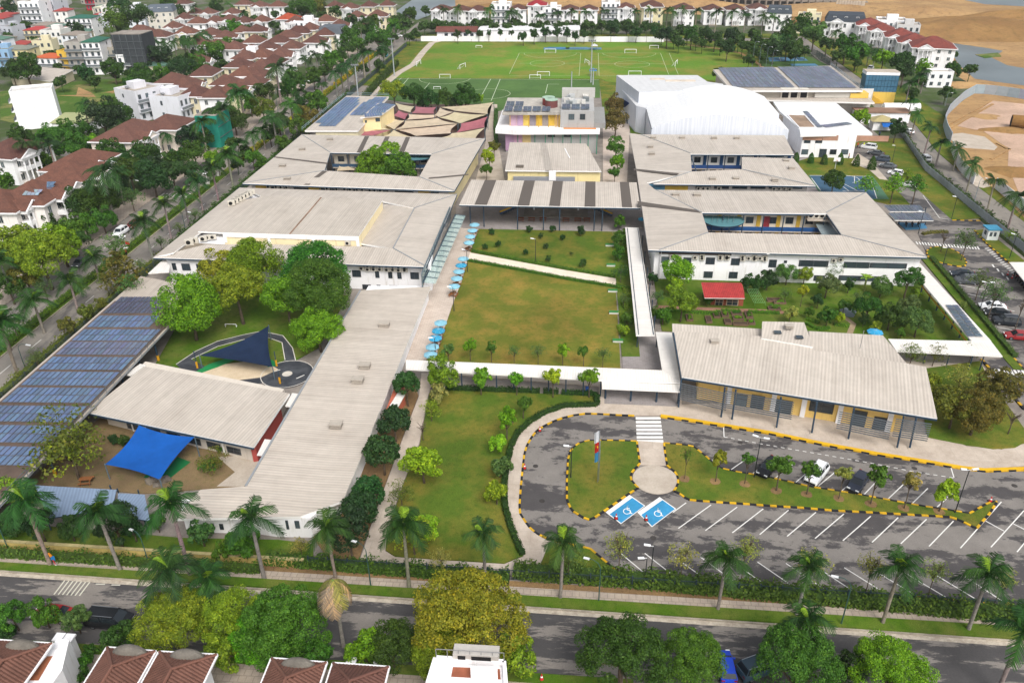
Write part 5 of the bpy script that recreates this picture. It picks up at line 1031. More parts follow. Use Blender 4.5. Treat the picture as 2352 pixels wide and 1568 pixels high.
def layered(seed):
    rng = np.random.default_rng(seed); out = []
    for z,rad in ((-.45,.95),(-.1,1.),(.25,.75),(.55,.5),(.85,.22)):
        n = int(330*rad); a = rng.uniform(0,2*math.pi,n); lob = 1+.25*np.sin(a*5+seed+z*9); r_ = rad*np.sqrt(rng.uniform(.02,1,n))*lob; p = np.stack([r_*np.cos(a),r_*np.sin(a),z+rng.normal(0,.05,n)-r_*.08],1)
        out.append(leaf_quads(p,np.array([0,0,1.])+rng.normal(0,.45,(n,3)),.085,rng))
    return quads_mesh('crown_layered',np.concatenate(out),'leaf')
CR['layer'] = [layered(i) for i in (1,2,3)]
def cone():
    rng = np.random.default_rng(5); n = 1300; h = rng.uniform(0,1,n)**1.3; a = rng.uniform(0,2*math.pi,n); r_ = np.sin(np.clip(1-h,0,1)**.7*math.pi*.56)*.98*rng.uniform(.8,1.08,n); p = np.stack([r_*np.cos(a),r_*np.sin(a),h*2-1],1)
    return quads_mesh('crown_conical',leaf_quads(p,np.stack([np.cos(a),np.sin(a),np.full(n,.5)],1)+rng.normal(0,.4,(n,3)),.11,rng),'leaf')
CR['cone'] = [cone()]
def trunk_mesh(seed,sparse=False):
    rng = random.Random(seed); mb = MB(); mb.tube([(0,0,-.02),(.03,.01,.3),(.0,.04,.62),(.02,0,1.)],[.07,.055,.045,.025],7)
    for i in range(6 if not sparse else 11):
        a = rng.uniform(0,6.28); z = rng.uniform(.5,.8); L = rng.uniform(.35,.7); p = np.array([0,0,z]); q = p+np.array([math.cos(a)*L,math.sin(a)*L,rng.uniform(.15,.45)]); mid = (p+q)/2+[0,0,.06]
        mb.tube([p,mid,q],[.032,.022,.01],5)
        if sparse:
            for k in range(4): b2 = rng.uniform(-.9,.9)+a; e = mid+(q-mid)*rng.random(); mb.tube([e,e+np.array([math.cos(b2)*.3,math.sin(b2)*.3,rng.uniform(.0,.25)])],[.012,.004],4)
    return mb.mesh('trunk','bark',smooth=True)
TRUNKS = [trunk_mesh(i) for i in range(4)]; BARE = [trunk_mesh(10+i,True) for i in range(3)]
BRK = hx('6b5d4e')
def tree_at(x,y,rad,zc,kind,col,label,cat='tree',group=None,name='tree',z0=0.,flat=1.):
    o = thing(name,label,cat,(x,y,z0),group,random.uniform(0,6.28),world=False)
    tr = random.choice(BARE if kind in ('sparse','bare') else TRUNKS); k = min(rad*1.15,zc) if kind != 'cone' else .5
    kk = k*(.5 if kind in ('sparse','bare') else .85); put('trunk',tr,o,BRK,scale=(kk,kk,zc*1.05))
    if kind != 'bare': put('crown',random.choice(CR[kind]),o,col,(0,0,zc),scale=(rad,rad,rad*flat*random.uniform(.9,1.2)))
    return o
PAL = dict(b='6b9a22',m='4c7826',d='35562a',l='90ad28',o='68702e',y='949850',g='587a42',r='6d6636',k='2f4c2b',p='a08a72',v='86962a',w='3d6122')
PALL = {k: hx(v) for k,v in PAL.items()}
def zone(rows,phrase,name='tree',cat='tree',group=None,zfac=.95,zadd=.5,far=False,grow=1.1):
    """rows: (x, y, radius) of the crown in the picture + kind + colour letter [+ base x, y]; ordinals run left to right"""
    rows = sorted(rows,key=lambda q: q[0])
    for i,q in enumerate(rows):
        u,v,r_,kind,c = q[:5]; r_ *= grow
        if len(q) > 5:
            p = P(q[5],q[6]); z = 0
            rad = r_*px_m(q[5],q[6]); n = np.array([p[0],p[1]]); lo,hi = 0,25
            for _ in range(30):
                z = (lo+hi)/2; w = CM.T@(np.array([p[0],p[1],z])-[0,0,CH]); vv = PH/2+PF*w[1]/w[2]
                if vv > v: lo = z
                else: hi = z
        else:
            rad = r_*px_m(u,v); z = rad*zfac+zadd; p = P(u,v,z); rad = r_*px_m(u,v,z)
        if far and q[2] < 17.6: STUFFT.append((p[0],p[1],rad,z)); continue
        col = [x*random.uniform(.85,1.15) for x in PALL[c]]; kind = 'XL' if kind == 'L' and r_ > 72 else kind
        if kind == 'auto': kind = 'L' if r_ > 52 else 'M' if r_ > 24 else 'S' if r_ > 14 else 'far'
        lab = phrase.format(n=nth(i)) if len(rows) > 1 else phrase.format(n='').replace('  ',' ').strip()
        tree_at(p[0],p[1],rad,z,kind,col,lab,cat,group,name,flat=1. if kind != 'cone' else 1.6)
STUFFT = []
zone([(425,705,60,'L','b',452,782),(505,612,40,'M','v'),(545,662,58,'L','v',560,745),(594,612,54,'L','b',600,690),(643,682,52,'L','b',672,762),(735,618,62,'L','m',740,720),(752,668,66,'L','m',745,765),(718,757,52,'L','b',738,808)],'{n} big bright tree from the left around the tricycle track playground',group='playground shade trees')
zone([(855,378,34,'M','b'),(886,366,36,'M','b'),(918,385,36,'M','m')],'{n} tree from the left inside the west quadrangle courtyard',group='courtyard trees')
zone([(939,880,30,'round','d',938,934),(908,969,37,'round','d',910,1015),(879,1036,39,'round','d',884,1092),(848,1129,36,'round','d',852,1175),(822,1168,40,'round','d',832,1215),(805,1215,46,'M','k',812,1290)],'{n} round dark tree from the left beside the long ribbed roof',group='round dark trees in the mulch bed')
zone([(1012,856,38,'M','b',1018,900),(1004,906,22,'S','y'),(990,940,25,'sparse','v'),(945,1060,44,'M','l',975,1110),(920,1131,34,'sparse','o'),(948,1225,52,'sparse','l'),(965,1215,40,'M','l'),(1012,1280,28,'sparse','y')],'{n} light green or yellowing tree from the left along the diagonal path',group='light trees by the diagonal path')
tree_at(*P(972,1012)[:2],3.2,2.6,'bare',PALL['p'],'leafless pinkish tree by the diagonal path of the front lawn')
zone([(1160,964,24,'S','b',1164,1010),(1147,1016,22,'S','l'),(1148,1069,26,'S','g'),(1140,1131,26,'S','l'),(1203,926,19,'S','m',1202,962)],'{n} small tree from the left along the curved hedge of the front lawn',group='small trees along the curved hedge')
zone([(1107,870,22,'S','b',1105,908),(1187,872,18,'S','b',1187,909),(1270,868,20,'S','l',1270,914),(1353,868,22,'S','b',1353,914)],'{n} young tree from the left in front of the long covered walkway',group='young trees before the covered walkway')
zone([(1029,804,15,'S','g',1030,832),(1080,796,15,'S','b',1081,830),(1129,800,14,'S','m',1129,833),(1182,808,16,'sparse','g',1181,836),(1235,806,18,'sparse','g',1236,838),(1295,806,14,'S','b',1292,840),(1344,806,13,'S','m',1340,842),(1388,812,18,'sparse','g',1384,844)],'{n} slim tree from the left at the foot of the dry central lawn',group='slim trees along the lawn foot')
zone([(1129,533,7,'S','d'),(1114,567,7,'S','d'),(1144,561,7,'S','d'),(1215,527,7.5,'S','d'),(1242,542,7,'S','d'),(1268,525,8,'S','d'),(1291,545,7,'S','d'),(1335,531,11,'S','k'),(1255,565,7,'S','d'),(1208,578,7,'S','d'),(1259,595,8,'S','d'),(1312,582,6,'sparse','d'),(1338,605,9,'S','d')],'{n} little bush from the left on the upper central lawn',name='shrub',cat='shrub',group='little bushes on the upper lawn',zfac=.95,zadd=.1)
zone([(1422,512,15,'S','m'),(1421,552,17,'S','m'),(1422,582,16,'S','m'),(1426,625,22,'sparse','d'),(1433,687,17,'sparse','g'),(1441,730,15,'S','m'),(1430,540,12,'S','m'),(1436,760,12,'S','l')],'{n} shrubby tree from the left between the lawn and the white walkway',group='planting along the white walkway',zadd=.3)
zone([(1510,680,18,'sparse','g'),(1506,720,14,'S','m'),(1523,725,20,'S','m'),(1500,640,12,'S','d'),(1548,627,32,'M','b',1550,668),(1551,660,22,'S','l'),(1566,692,32,'M','b',1562,740),(1720,652,20,'S','d'),(1742,655,18,'S','d'),(1763,645,20,'S','d'),(1625,690,12,'S','w')],'{n} tree from the left around the red-roofed hut',group='trees around the garden hut',zadd=.3)
zone([(1809,630,28,'M','g'),(1849,630,25,'M','v'),(1841,670,17,'S','l',1838,706),(1919,617,36,'sparse','g'),(1901,655,34,'M','g'),(2026,657,30,'M','g'),(2071,640,38,'M','w',2075,690),(2101,675,18,'S','v'),(1996,705,38,'M','w',1985,745),(2046,727,38,'M','w'),(2086,700,32,'M','g'),(2109,742,40,'M','g'),(1901,727,26,'S','m'),(1816,722,22,'S','y'),(1929,732,15,'S','l'),(1804,675,20,'sparse','g'),(1859,717,16,'S','m'),(1970,680,22,'sparse','g'),(1950,655,20,'S','d'),(1880,690,20,'S','d'),(1940,700,20,'S','m'),(2010,750,18,'S','v'),(2070,765,16,'S','m'),(1985,735,18,'S','d')],'{n} tree from the left in the dense garden below the white classrooms',group='trees of the dense garden',grow=.82)
zone([(2096,814,28,'sparse','o'),(2149,812,26,'sparse','o'),(2234,805,22,'sparse','o'),(2209,866,34,'sparse','y'),(2296,889,46,'M','r',2285,925),(2174,939,44,'M','o',2180,985),(2246,948,52,'L','o',2228,1000),(2141,871,18,'S','v'),(2140,905,18,'S','o'),(2215,905,28,'sparse','o')],'{n} olive autumn tree from the left on the corner lawn',group='olive trees on the corner lawn')
tree_at(*P(2314,998)[:2],2.6,3.2,'bare',PALL['p'],'leafless dark tree at the tip of the corner lawn')
zone([(2169,545,26,'bare','p',2160,580),(2221,555,30,'sparse','g',2207,600),(2251,642,28,'sparse','g',2240,690),(2276,675,34,'sparse','g',2268,735),(2320,540,14,'sparse','l'),(2215,700,8,'S','y'),(2340,700,26,'bare','p',2330,760)],'{n} thin tree from the left in the east car park',group='thin trees of the east car park')
zone([(1906,415,24,'round','w',1908,450),(1981,420,21,'layer','b',1985,450),(2051,420,21,'layer','b',2044,468),(2106,420,21,'layer','m',2094,470),(2085,405,16,'layer','v')],'{n} tree from the left beside the basketball court',group='trees by the basketball court')
zone([(1829,361,7,'cone','w'),(1863,364,7,'cone','w'),(1894,366,7.5,'cone','w'),(1930,366,7.5,'cone','w'),(1968,370,7.5,'cone','w'),(2004,375,9,'cone','w')],'{n} clipped conical evergreen from the left before the white flat-roofed block',group='conical evergreens',zfac=1.35,zadd=.1)
ISL = [(1578,1044,17,'sparse','m',1572,1101),(1652,1054,18,'S','v',1643,1107),(1718,1054,15,'S','m',1710,1112),(1791,1072,27,'S','m',1783,1128),(1864,1082,22,'S','m',1852,1136),(1941,1089,18,'S','y',1926,1146),(2016,1094,25,'S','m',1999,1158),(2096,1107,21,'S','y',2076,1168),(2171,1129,27,'S','l',2156,1175)]
zone(ISL,'{n} young tree from the left on the long car park island',group='young trees on the car park island')
for q in ISL:
    c = P(q[5],q[6])[:2]; wsheet('soil_ring',[tuple(c+.75*np.array([math.cos(a),math.sin(a)])*random.uniform(.85,1.1)) for a in np.linspace(0,6.28,13)[:-1]],.15,'leaflitter')
zone([(1296,1279,42,'sparse','g',1305,1335),(1423,1251,36,'sparse','y',1420,1325),(1561,1279,36,'sparse','y',1562,1335),(1708,1263,32,'sparse','y',1700,1345),(1859,1294,40,'sparse','y',1850,1365),(1991,1299,32,'sparse','y',1984,1372),(2146,1314,32,'sparse','y',2125,1385),(2286,1330,32,'sparse','y',2280,1395)],'{n} thin yellowish tree from the left along the front hedge',group='thin trees along the front hedge')
zone([(27,1411,36,'M','m'),(100,1408,32,'M','m'),(172,1421,32,'M','g'),(272,1466,40,'M','w'),(395,1425,78,'L','v'),(470,1400,50,'L','v'),(535,1425,66,'L','v'),(655,1445,92,'L','m'),(600,1470,60,'L','b'),(838,1490,48,'M','b'),(900,1482,56,'L','w'),(1078,1432,118,'L','v'),(1020,1500,70,'L','v'),(1185,1500,48,'M','v'),(1430,1512,92,'L','w'),(1585,1515,70,'L','m'),(1830,1532,92,'L','m'),(1945,1535,46,'M','d'),(2045,1545,80,'L','b'),(520,1495,46,'M','v'),(705,1505,50,'M','m'),(188,1528,24,'S','m'),(178,1556,26,'S','w'),(205,1500,18,'S','w')],'{n} leafy tree from the left along the near side of the front street',group='trees on the near side of the front street',zadd=.6)
tree_at(*P(16,1453,.8)[:2],1.,.9,'round',PALL['d'],'clipped ball-shaped bush at the bottom left corner','shrub',name='shrub')
zone([(25,1200,32,'M','d'),(100,1203,30,'M','d',105,1245),(160,1212,30,'M','d'),(255,1205,42,'M','d',282,1258),(305,1215,28,'S','d'),(462,1224,30,'S','g'),(560,1250,40,'S','m'),(25,1132,42,'M','v'),(360,1200,20,'S','m'),(690,1255,24,'sparse','y'),(515,1262,24,'S','m')],'{n} tree from the left between the low yellow wall and the school sheds',group='trees behind the low yellow wall')
tree_at(*P(182,1100)[:2],5.6,6.2,'sparse',PALL['o'],'large thin olive tree leaning over the solar roof hall')
tree_at(*P(180,1098)[:2],4.2,5.2,'sparse',PALL['v'],'lower thin olive tree beside the solar roof hall')
zone([(487,1060,36,'sparse','o'),(480,1068,26,'sparse','m'),(262,1010,14,'S','d'),(285,1013,14,'S','w'),(510,1030,12,'S','m')],'{n} scrubby bush from the left in the yard with the blue sail',name='shrub',cat='shrub',group='bushes in the blue sail yard',zfac=.7,zadd=.1)
# trees on the west side of the boulevard
zone([(100,590,62,'L','v',120,665),(40,560,48,'M','v'),(140,560,46,'M','b'),(20,497,30,'M','b'),(220,462,46,'L','w'),(240,505,27,'M','m',244,536),(165,525,34,'M','m'),(195,520,26,'M','m'),(172,557,26,'M','d'),(20,660,34,'M','w'),(28,740,34,'sparse','m'),(100,660,26,'sparse','g'),(185,470,40,'M','d'),(60,640,34,'M','o'),(300,450,30,'sparse','g'),(350,410,36,'M','d'),(300,400,34,'M','w'),(395,400,30,'M','d'),(430,392,24,'M','d')],'{n} tree from the left on the villa side of the boulevard',group='trees on the villa side of the boulevard')
zone([(275,622,44,'layer','o'),(262,565,34,'sparse','g'),(300,660,30,'sparse','g'),(240,640,24,'sparse','o'),(410,522,13,'sparse','g'),(367,555,16,'sparse','g'),(447,492,15,'sparse','g'),(320,607,14,'sparse','g'),(80,820,22,'sparse','g'),(155,750,20,'S','o'),(200,720,18,'S','o'),(235,698,16,'S','o'),(15,770,22,'sparse','m')],'{n} small roadside tree from the left beside the boulevard carriageways',group='small roadside trees of the boulevard',zadd=1.2)
T1 = [(180,75,22),(275,20,28),(265,50,28),(312,42,30),(260,162,24),(200,172,18),(325,172,26),(362,132,26),(372,170,18),(422,160,28),(450,150,25),(487,125,25),(520,105,18),(60,160,36),(27,162,25),(237,272,42),(265,262,36),(160,332,38),(180,307,26),(210,325,20),(255,352,34),(332,352,38),(387,370,28),(430,315,34),(445,352,34),(537,275,34),(515,262,28),(575,240,26),(52,315,30),(112,310,28),(15,378,28),(100,372,22),(537,65,18),(480,60,14),(495,20,20),(412,25,13),(390,12,20),(290,300,30),(300,370,30),(470,320,26),(500,380,22),(545,380,18),(480,400,18),(140,190,16),(215,190,16),(300,190,18),(60,60,14),(110,40,12),(20,20,18),(150,120,12),(560,350,20),(535,330,20),(350,240,20),(330,300,24),(410,250,18),(120,345,24),(70,374,22),(232,398,26),(272,432,26),(250,372,26),(332,402,28),(150,302,22),(312,332,26),(362,384,28),(412,362,26),(482,362,24),(10,420,24),(60,500,22),(115,512,20)]
T2 = [(695,25,28),(728,15,20),(803,52,18),(808,82,23),(858,55,18),(868,88,28),(798,112,16),(845,72,20),(900,65,18),(940,32,18),(978,25,12),(975,62,15),(1003,57,13),(763,140,22),(728,237,24),(705,270,30),(690,292,26),(603,217,25),(603,250,26),(658,207,25),(675,185,24),(870,150,13),(835,160,13),(640,280,22),(620,310,20),(720,180,20),(745,165,18),(780,130,18),(820,105,18),(885,100,16),(900,90,14),(630,60,14),(660,45,14),(740,40,16),(770,30,16),(600,375,18),(580,360,20),(650,330,18),(880,125,12),(690,240,18),(930,60,16),(915,45,16),(955,78,12),(940,88,12)]
rz = random.Random(3)
for _ in range(75):
    s_,t_ = rz.random(),rz.random(); T1.append((345+s_*250+t_*230-60,205-t_*190-s_*25,rz.uniform(8,14)))
for _ in range(22): T1.append((rz.uniform(-10,330),rz.uniform(60,200),rz.uniform(9,15)))
T1 = [q for q in T1 if not (q[0] > 600 and q[1] > 150)]
T2 += [(1000+i*20+rz.uniform(-6,6),62+rz.uniform(-5,3),rz.uniform(10,16)) for i in range(26)]
zone([(u,v,r_,'M' if r_ > 24 else 'S',rz.choice('wwdmdmkwb')) for u,v,r_ in [(a,b_,c*.82 if 280 < a < 620 and b_ > 190 else c) for a,b_,c in T1]],'{n} leafy tree from the left among the upper left houses',group='trees among the upper left houses',zadd=.8,far=True)
zone([(u,v,r_,'M' if r_ > 24 else 'S',rz.choice('wwdmdmkwo')) for u,v,r_ in T2],'{n} leafy tree from the left along the far boulevard and villa street',group='trees along the far boulevard',zadd=.8,far=True)
zone([(905,212,25,'M','v'),(950,220,27,'M','w'),(990,228,22,'M','d'),(1023,228,20,'M','w'),(1068,222,28,'M','w'),(1103,228,10,'S','l'),(970,235,16,'S','d'),(1045,235,16,'S','d')],'{n} dense tree from the left between the turf pitch and the patchwork sails',group='trees before the turf pitch')
rowb = [(1202,84,11),(1227,80,12),(1253,76,12),(1280,76,12),(1302,78,11),(1321,84,11),(1341,80,10),(1362,78,9),(1410,66,17),(1438,68,10),(1460,76,13),(1483,64,13),(1500,74,10),(1052,80,10),(1075,76,7),(1100,78,7),(1123,78,7),(1150,76,7),(1176,76,7)]
zone([(u,v,r_,'S','d',u,v+r_+11) for u,v,r_ in rowb],'{n} small tree from the left in the row along the white pitch wall',group='row of trees along the pitch wall')
massb = [(1512+i*11+rz.uniform(-5,5),66+(i % 5)*7+i*1.0+rz.uniform(-4,4),rz.uniform(13,19)) for i in range(30)]
zone([(u,v,r_,'S',rz.choice('ddkwg')) for u,v,r_ in massb],'{n} dark tree from the left in the grove behind the right end of the pitch',group='grove behind the pitch',zadd=1.8,far=True)
rt = [(1846,62,24),(1871,80,26),(1809,82,24),(1776,100,20),(1944,110,26),(1969,127,24),(1971,147,11),(2029,135,20),(2074,140,24),(2076,165,24),(2119,160,20),(2191,160,20),(2229,162,17),(1976,270,22),(2059,297,20),(2174,212,17),(2189,125,11),(1733,122,15),(1752,130,13),(1720,140,13),(1900,100,18),(1925,130,16),(1650,168,14),(1830,105,18),(1850,118,12),(2110,190,16),(2095,215,14),(1990,175,12)]
zone([(u,v,r_,'S' if r_ > 14 else 'S',rz.choice('wdgmwb')) for u,v,r_ in rt],'{n} tree from the left around the courts and villas in the upper right',group='trees in the upper right',zadd=1.4,far=True)
zone([(1408,237,24,'M','r',1410,275),(1411,274,28,'M','r',1412,316),(1413,340,24,'M','m',1413,365),(1416,378,19,'S','b'),(1411,404,15,'S','m')],'{n} tree counted from the top of the photo in the lane beside the colourful block',group='trees in the lane by the colourful block') if False else None
for (u,v,r_,kd,c,bu,bv,lab) in ((1408,237,24,'M','r',1410,278,'rust-leaved tree at the corner of the white annex'),(1411,272,28,'M','r',1412,318,'taller brownish tree in front of the blue annex entrance'),(1413,340,24,'M','m',1413,372,'green tree in the lane right of the yellow hall'),(1416,378,19,'S','b',1416,402,'bright small tree in the lane right of the yellow hall'),(1411,404,15,'S','m',1411,424,'small tree just behind the right end of the colonnade'),(1135,347,14,'S','o',1135,362,'olive tree in the lane left of the yellow hall'),(1125,370,19,'S','l',1125,392,'lime green tree in the lane left of the yellow hall'),(1118,400,15,'S','m',1118,415,'small green tree behind the left end of the colonnade')):
    p = P(bu,bv); rad = r_*px_m(bu,bv); tree_at(p[0],p[1],rad,rad*1.2+1.,kd,PALL[c],lab)
def far_wood():
    vs,fs,mi,n0 = [],[],[],0; rg = np.random.default_rng(9)
    def verts(me): a = np.empty(len(me.vertices)*3,np.float32); me.vertices.foreach_get('co',a); return a.reshape(-1,3)
    cache = {me.name: (verts(me),[tuple(p.vertices) for p in me.polygons]) for me in CR['far']+TRUNKS[:2]}
    for x,y,rad,z in STUFFT:
        for me,sc,zz,m_ in ((CR['far'][rg.integers(3)],(rad,rad,rad*rg.uniform(.9,1.25)),z,0),(TRUNKS[rg.integers(2)],(rad*.8,rad*.8,z),0,1)):
            v,f = cache[me.name]; a = rg.uniform(0,6.28); w = np.stack([v[:,0]*math.cos(a)-v[:,1]*math.sin(a),v[:,0]*math.sin(a)+v[:,1]*math.cos(a),v[:,2]],1)*np.array(sc)+[x,y,zz]
            vs.append(w); fs += [tuple(i+n0 for i in q) for q in f]; mi += [m_]*len(f); n0 += len(v)
    me = bpy.data.meshes.new('distant_trees'); me.from_pydata(np.concatenate(vs).tolist(),[],fs); me.materials.append(MATS['leaf']); me.materials.append(MATS['bark']); me.polygons.foreach_set('material_index',mi); me.update()
    put('distant_trees',me,None,hx('3d5c2a'),kind='stuff',label='mass of small distant trees between the far houses and courts',cat='trees')
far_wood()
# banana clump
def leafblade(mb,base,a,L,w,el):
    p = np.array(base,float); pr = None
    for i in range(8):
        s = i/7; q = p+np.array([math.cos(a)*L*s*math.cos(el),math.sin(a)*L*s*math.cos(el),L*(s*math.sin(el)-.55*s*s)]); ww = w*math.sin(math.pi*min(.98,s*.9+.08)); n = np.array([-math.sin(a),math.cos(a),0])*ww
        if pr: mb.face([pr[0],pr[1],q+[0,0,0],q+n+[0,0,.12*w]]) if False else (mb.face([pr[2],pr[0],q,q-n]),mb.face([pr[0],pr[1],q+n,q]))
        pr = (q,q+n,q-n)
ban = thing('banana_plant','banana plant with broad leaves in front of the white classrooms','plant',P(1984,668))
c = P(1984,668); MB().tube([c,c+[0,0,2.6]],[.28,.16],8).build('stem','bark',ban,hx('7f8a4a'))
for i in range(9): mb = MB(); leafblade(mb,c+[0,0,2.5],i*.72,random.uniform(2.2,3.),.36,random.uniform(.7,1.25)); mb.build('leaf','frond',ban,hx('7da03c'))
# ------------------------------------------------------------------ palms
def frond_mesh(seed,L,el,droop,nl,dead=False):
    rng = random.Random(seed); mb = MB(); pts = []
    for i in range(nl+1):
        s = i/nl; pts.append(np.array([L*s*math.cos(el)*(1-.12*s),0,L*(s*math.sin(el)-droop*s*s)]))
    for i in range(1,nl+1):
        p,q = pts[i-1],pts[i]; d = (q-p)/np.linalg.norm(q-p); s = i/nl; ll = 1.05*math.sin(math.pi*(.14+.8*s))**.6*L/3.6
        mb.face([p+[0,.035,0],p-[0,.035,0],q-[0,.03,0],q+[0,.03,0]])
        for sd in (-1,1):
            sw = .55+.5*s; tip = q+np.array([d[0]*ll*sw*.8,sd*ll*.8,d[2]*ll*.4-ll*(.3+.4*rng.random())]); w = .10*L/3.3*(2.6 if nl < 14 else 1.35)
            mb.face([p,q,tip+d*.07,tip])
    return mb.mesh('frond','frond')
FR = [[frond_mesh(1+k,3.9,1.02+.1*k,.42,26) for k in range(2)],[frond_mesh(4+k,4.3,.68,.62+.08*k,26) for k in range(2)],[frond_mesh(8+k,4.1,.25,.66+.12*k,26) for k in range(2)]]
def far_crown(seed):
    rng = random.Random(seed); mb = MB(); src = [frond_mesh(seed*20+k,4.3,e,dr,12) for k,(e,dr) in enumerate(((1.,.45),(.6,.65),(.2,.8)))]
    for i in range(14):
        me = src[(0,1,2,1,2)[i % 5]]; a = i*2.4+rng.uniform(-.2,.2); ca,sa = math.cos(a),math.sin(a); k = rng.uniform(.85,1.1); v = [np.array([ca*x.co[0]-sa*x.co[1],sa*x.co[0]+ca*x.co[1],x.co[2]])*k for x in me.vertices]
        for p in me.polygons: mb.face([v[j] for j in p.vertices])
    return mb.mesh('palm_crown','frond')
FARC = [far_crown(i) for i in (1,2,3)]
PT = MB().tube([(0,0,0),(0,0,.03),(0,0,.25),(0,0,.55),(0,0,.85),(0,0,1.)],[.36,.27,.23,.24,.19,.15],10,True).mesh('palm_trunk','bark',smooth=True)
PS = MB().tube([(0,0,0),(0,0,.4),(0,0,1.)],[.16,.2,.08],9).mesh('crownshaft','plain',smooth=True)
TRUNKC,PGREEN = hx('9a9186'),hx('2f5024')
def palm(u,v,label,group,bu=None,bv=None,near=False,H=10.5,sc=1.,col=None,dead=False):
    if bu is not None:
        b_ = P(bu,bv); lo,hi = 1,22
        for _ in range(30):
            z = (lo+hi)/2; w = CM.T@(np.array([b_[0],b_[1],z])-[0,0,CH]); vv = PH/2+PF*w[1]/w[2]
            if vv > v: lo = z
            else: hi = z
        H = max(5.5,min(z,15))
    else: b_ = P(u,v,H)
    o = thing('dead_palm' if dead else 'royal_palm',label,'palm tree',(b_[0],b_[1],0),group,random.uniform(0,6.28),world=False)
    o.rotation_euler[0] = R(random.uniform(-1.6,1.6)); o.rotation_euler[1] = R(random.uniform(-1.6,1.6)); sc *= random.uniform(.9,1.1)
    k = H/10.5; k = min(1.25,max(.8,k))*sc; hs_ = H-.7*k
    put('trunk',PT,o,[c*random.uniform(.85,1.1) for c in TRUNKC],scale=(k,k,hs_)); put('crownshaft',PS,o,hx('6d8a3f'),(0,0,hs_-.15),scale=(k,k,1.25*k))
    col = col or [c*random.uniform(.8,1.2) for c in PGREEN]; top = hs_+.95*k
    if near:
        n = random.choice((12,14,15,16)) if not dead else 8
        for i in range(n):
            lev = 0 if i < 4 else 1 if i < 9 else 2; a = i*2.399+random.uniform(-.25,.25); q = FR[lev][i % 2] if not dead else FR[2][i % 2]
            f = put('frond',q,o,col if not dead else (hx('8c8a4a') if i < 3 else hx('a08d78')),(0,0,top-lev*.12),(0,(.0 if not dead else .5)+random.uniform(-.08,.08),a),k*random.uniform(.92,1.08))
        if not dead:
            put('spear_leaf',FR[0][0],o,hx('7da02e'),(0,0,top),(0,-.35,random.uniform(0,6)),k*.75)
    else: put('crown',random.choice(FARC),o,col,(0,0,top),None,k)
    return o
FRONTP = [(60,1140,117,1299),(215,1160,277,1310),(390,1148,438,1322),(570,1178,607,1328),(740,1195,773,1338),(925,1190,940,1350),(1114,1215,1116,1357),(1290,1228,1287,1375),(1668,1272,1648,1402),(1855,1285,1828,1416),(2070,1290,2026,1433),(2278,1302,2223,1448)]
for i,q in enumerate(FRONTP): palm(q[0],q[1]+12,nth(i)+' royal palm from the left on the pavement outside the school fence','palms outside the school fence',q[2],q[3],True)
for q,lab in (((397,1300,430,1446),'large royal palm left of a pair beside the street near the black van'),((476,1328,507,1432),'lower royal palm right of a pair, leaning over the olive trees'),((1842,1420,1826,1535),'royal palm rising from the near side trees below the car park'),((2352,1440,2290,1592),'royal palm cut by the right edge on the near side of the street')): palm(*q[:2],lab,None,q[2],q[3],True)
palm(757,1332,'half dead palm with brown hanging fronds in the middle of the street side',None,789,1482,True,dead=True)
BL = [(75,690,102,764),(150,645,179,712),(211,590,231,652),(327,508,354,604),(370,470,394,549),(417,446,435,516),(450,412,467,488),(475,385,502,459),(512,355,536,431),(5,600,34,692),(8,742,42,864)]
for i,q in enumerate(sorted(BL)): palm(q[0],q[1],nth(i)+' royal palm from the left along the near half of the boulevard','palms along the near boulevard',q[2],q[3],True,sc=1.15)
BF = [(222,395,265,517),(262,398,286,472),(630,155,647,250),(667,158,676,200),(696,138,705,178),(723,128,733,185),(742,103,750,150),(768,99,778,125),(768,168,775,222),(783,160,788,213),(800,152,803,215),(815,140,818,200),(834,123,839,185),(850,121,852,175),(681,211,692,262),(700,217,710,252),(735,193,742,230),(666,241,679,315),(643,265,656,322),(626,273,640,347),(603,298,610,345),(385,308,398,352),(460,281,476,352),(488,256,510,333),(505,250,521,325),(540,218,556,300),(552,211,566,296),(520,355,532,415),(547,330,555,375),(578,308,590,372),(828,55,832,110),(845,48,848,100),(880,110,884,150),(900,62,905,100),(926,65,929,98),(870,120,874,160)]
for i,q in enumerate(sorted(BF)): palm(q[0],q[1],nth(i)+' royal palm from the left along the far half of the boulevard','palms along the far boulevard',q[2],q[3],sc=1.2)
for i,q in enumerate(sorted([(375,100),(400,98),(420,92),(432,96),(445,90),(462,85),(474,80),(190,240),(355,95),(60,330),(90,318),(110,330),(445,17),(525,10),(560,30)])): palm(q[0],q[1],nth(i)+' palm from the left among the town houses of the upper left','palms among the town houses')
FB = [(1018,22),(1050,20),(1123,22),(1187,32),(1240,36),(1312,28),(1348,29),(1387,26),(1460,27),(1495,24),(1533,24),(1546,27),(1568,22),(1646,29),(1683,29),(1713,34),(1753,39),(1779,42),(1806,50),(1600,26),(1170,30),(1280,30)]
for i,q in enumerate(sorted(FB)): palm(q[0],q[1],nth(i)+' palm from the left in front of the white villas behind the pitch','palms before the far villas',sc=1.2)
ER = [(1921,74,1914,122),(1966,87,1958,125),(1996,111,1990,152),(2010,121,2005,155),(2124,163,2114,215),(2096,193,2078,245),(2090,231,2081,282),(2114,262,2089,325),(2136,292,2120,362),(2164,329,2149,382),(2204,344,2189,392),(2246,379,2220,440),(2289,415,2264,497),(2336,452,2311,537),(2110,175,2100,225),(2392,470,2360,580)]
for i,q in enumerate(sorted(ER)): palm(q[0],q[1],nth(i)+' royal palm from the left along the east road','palms along the east road',q[2],q[3],sc=1.12)
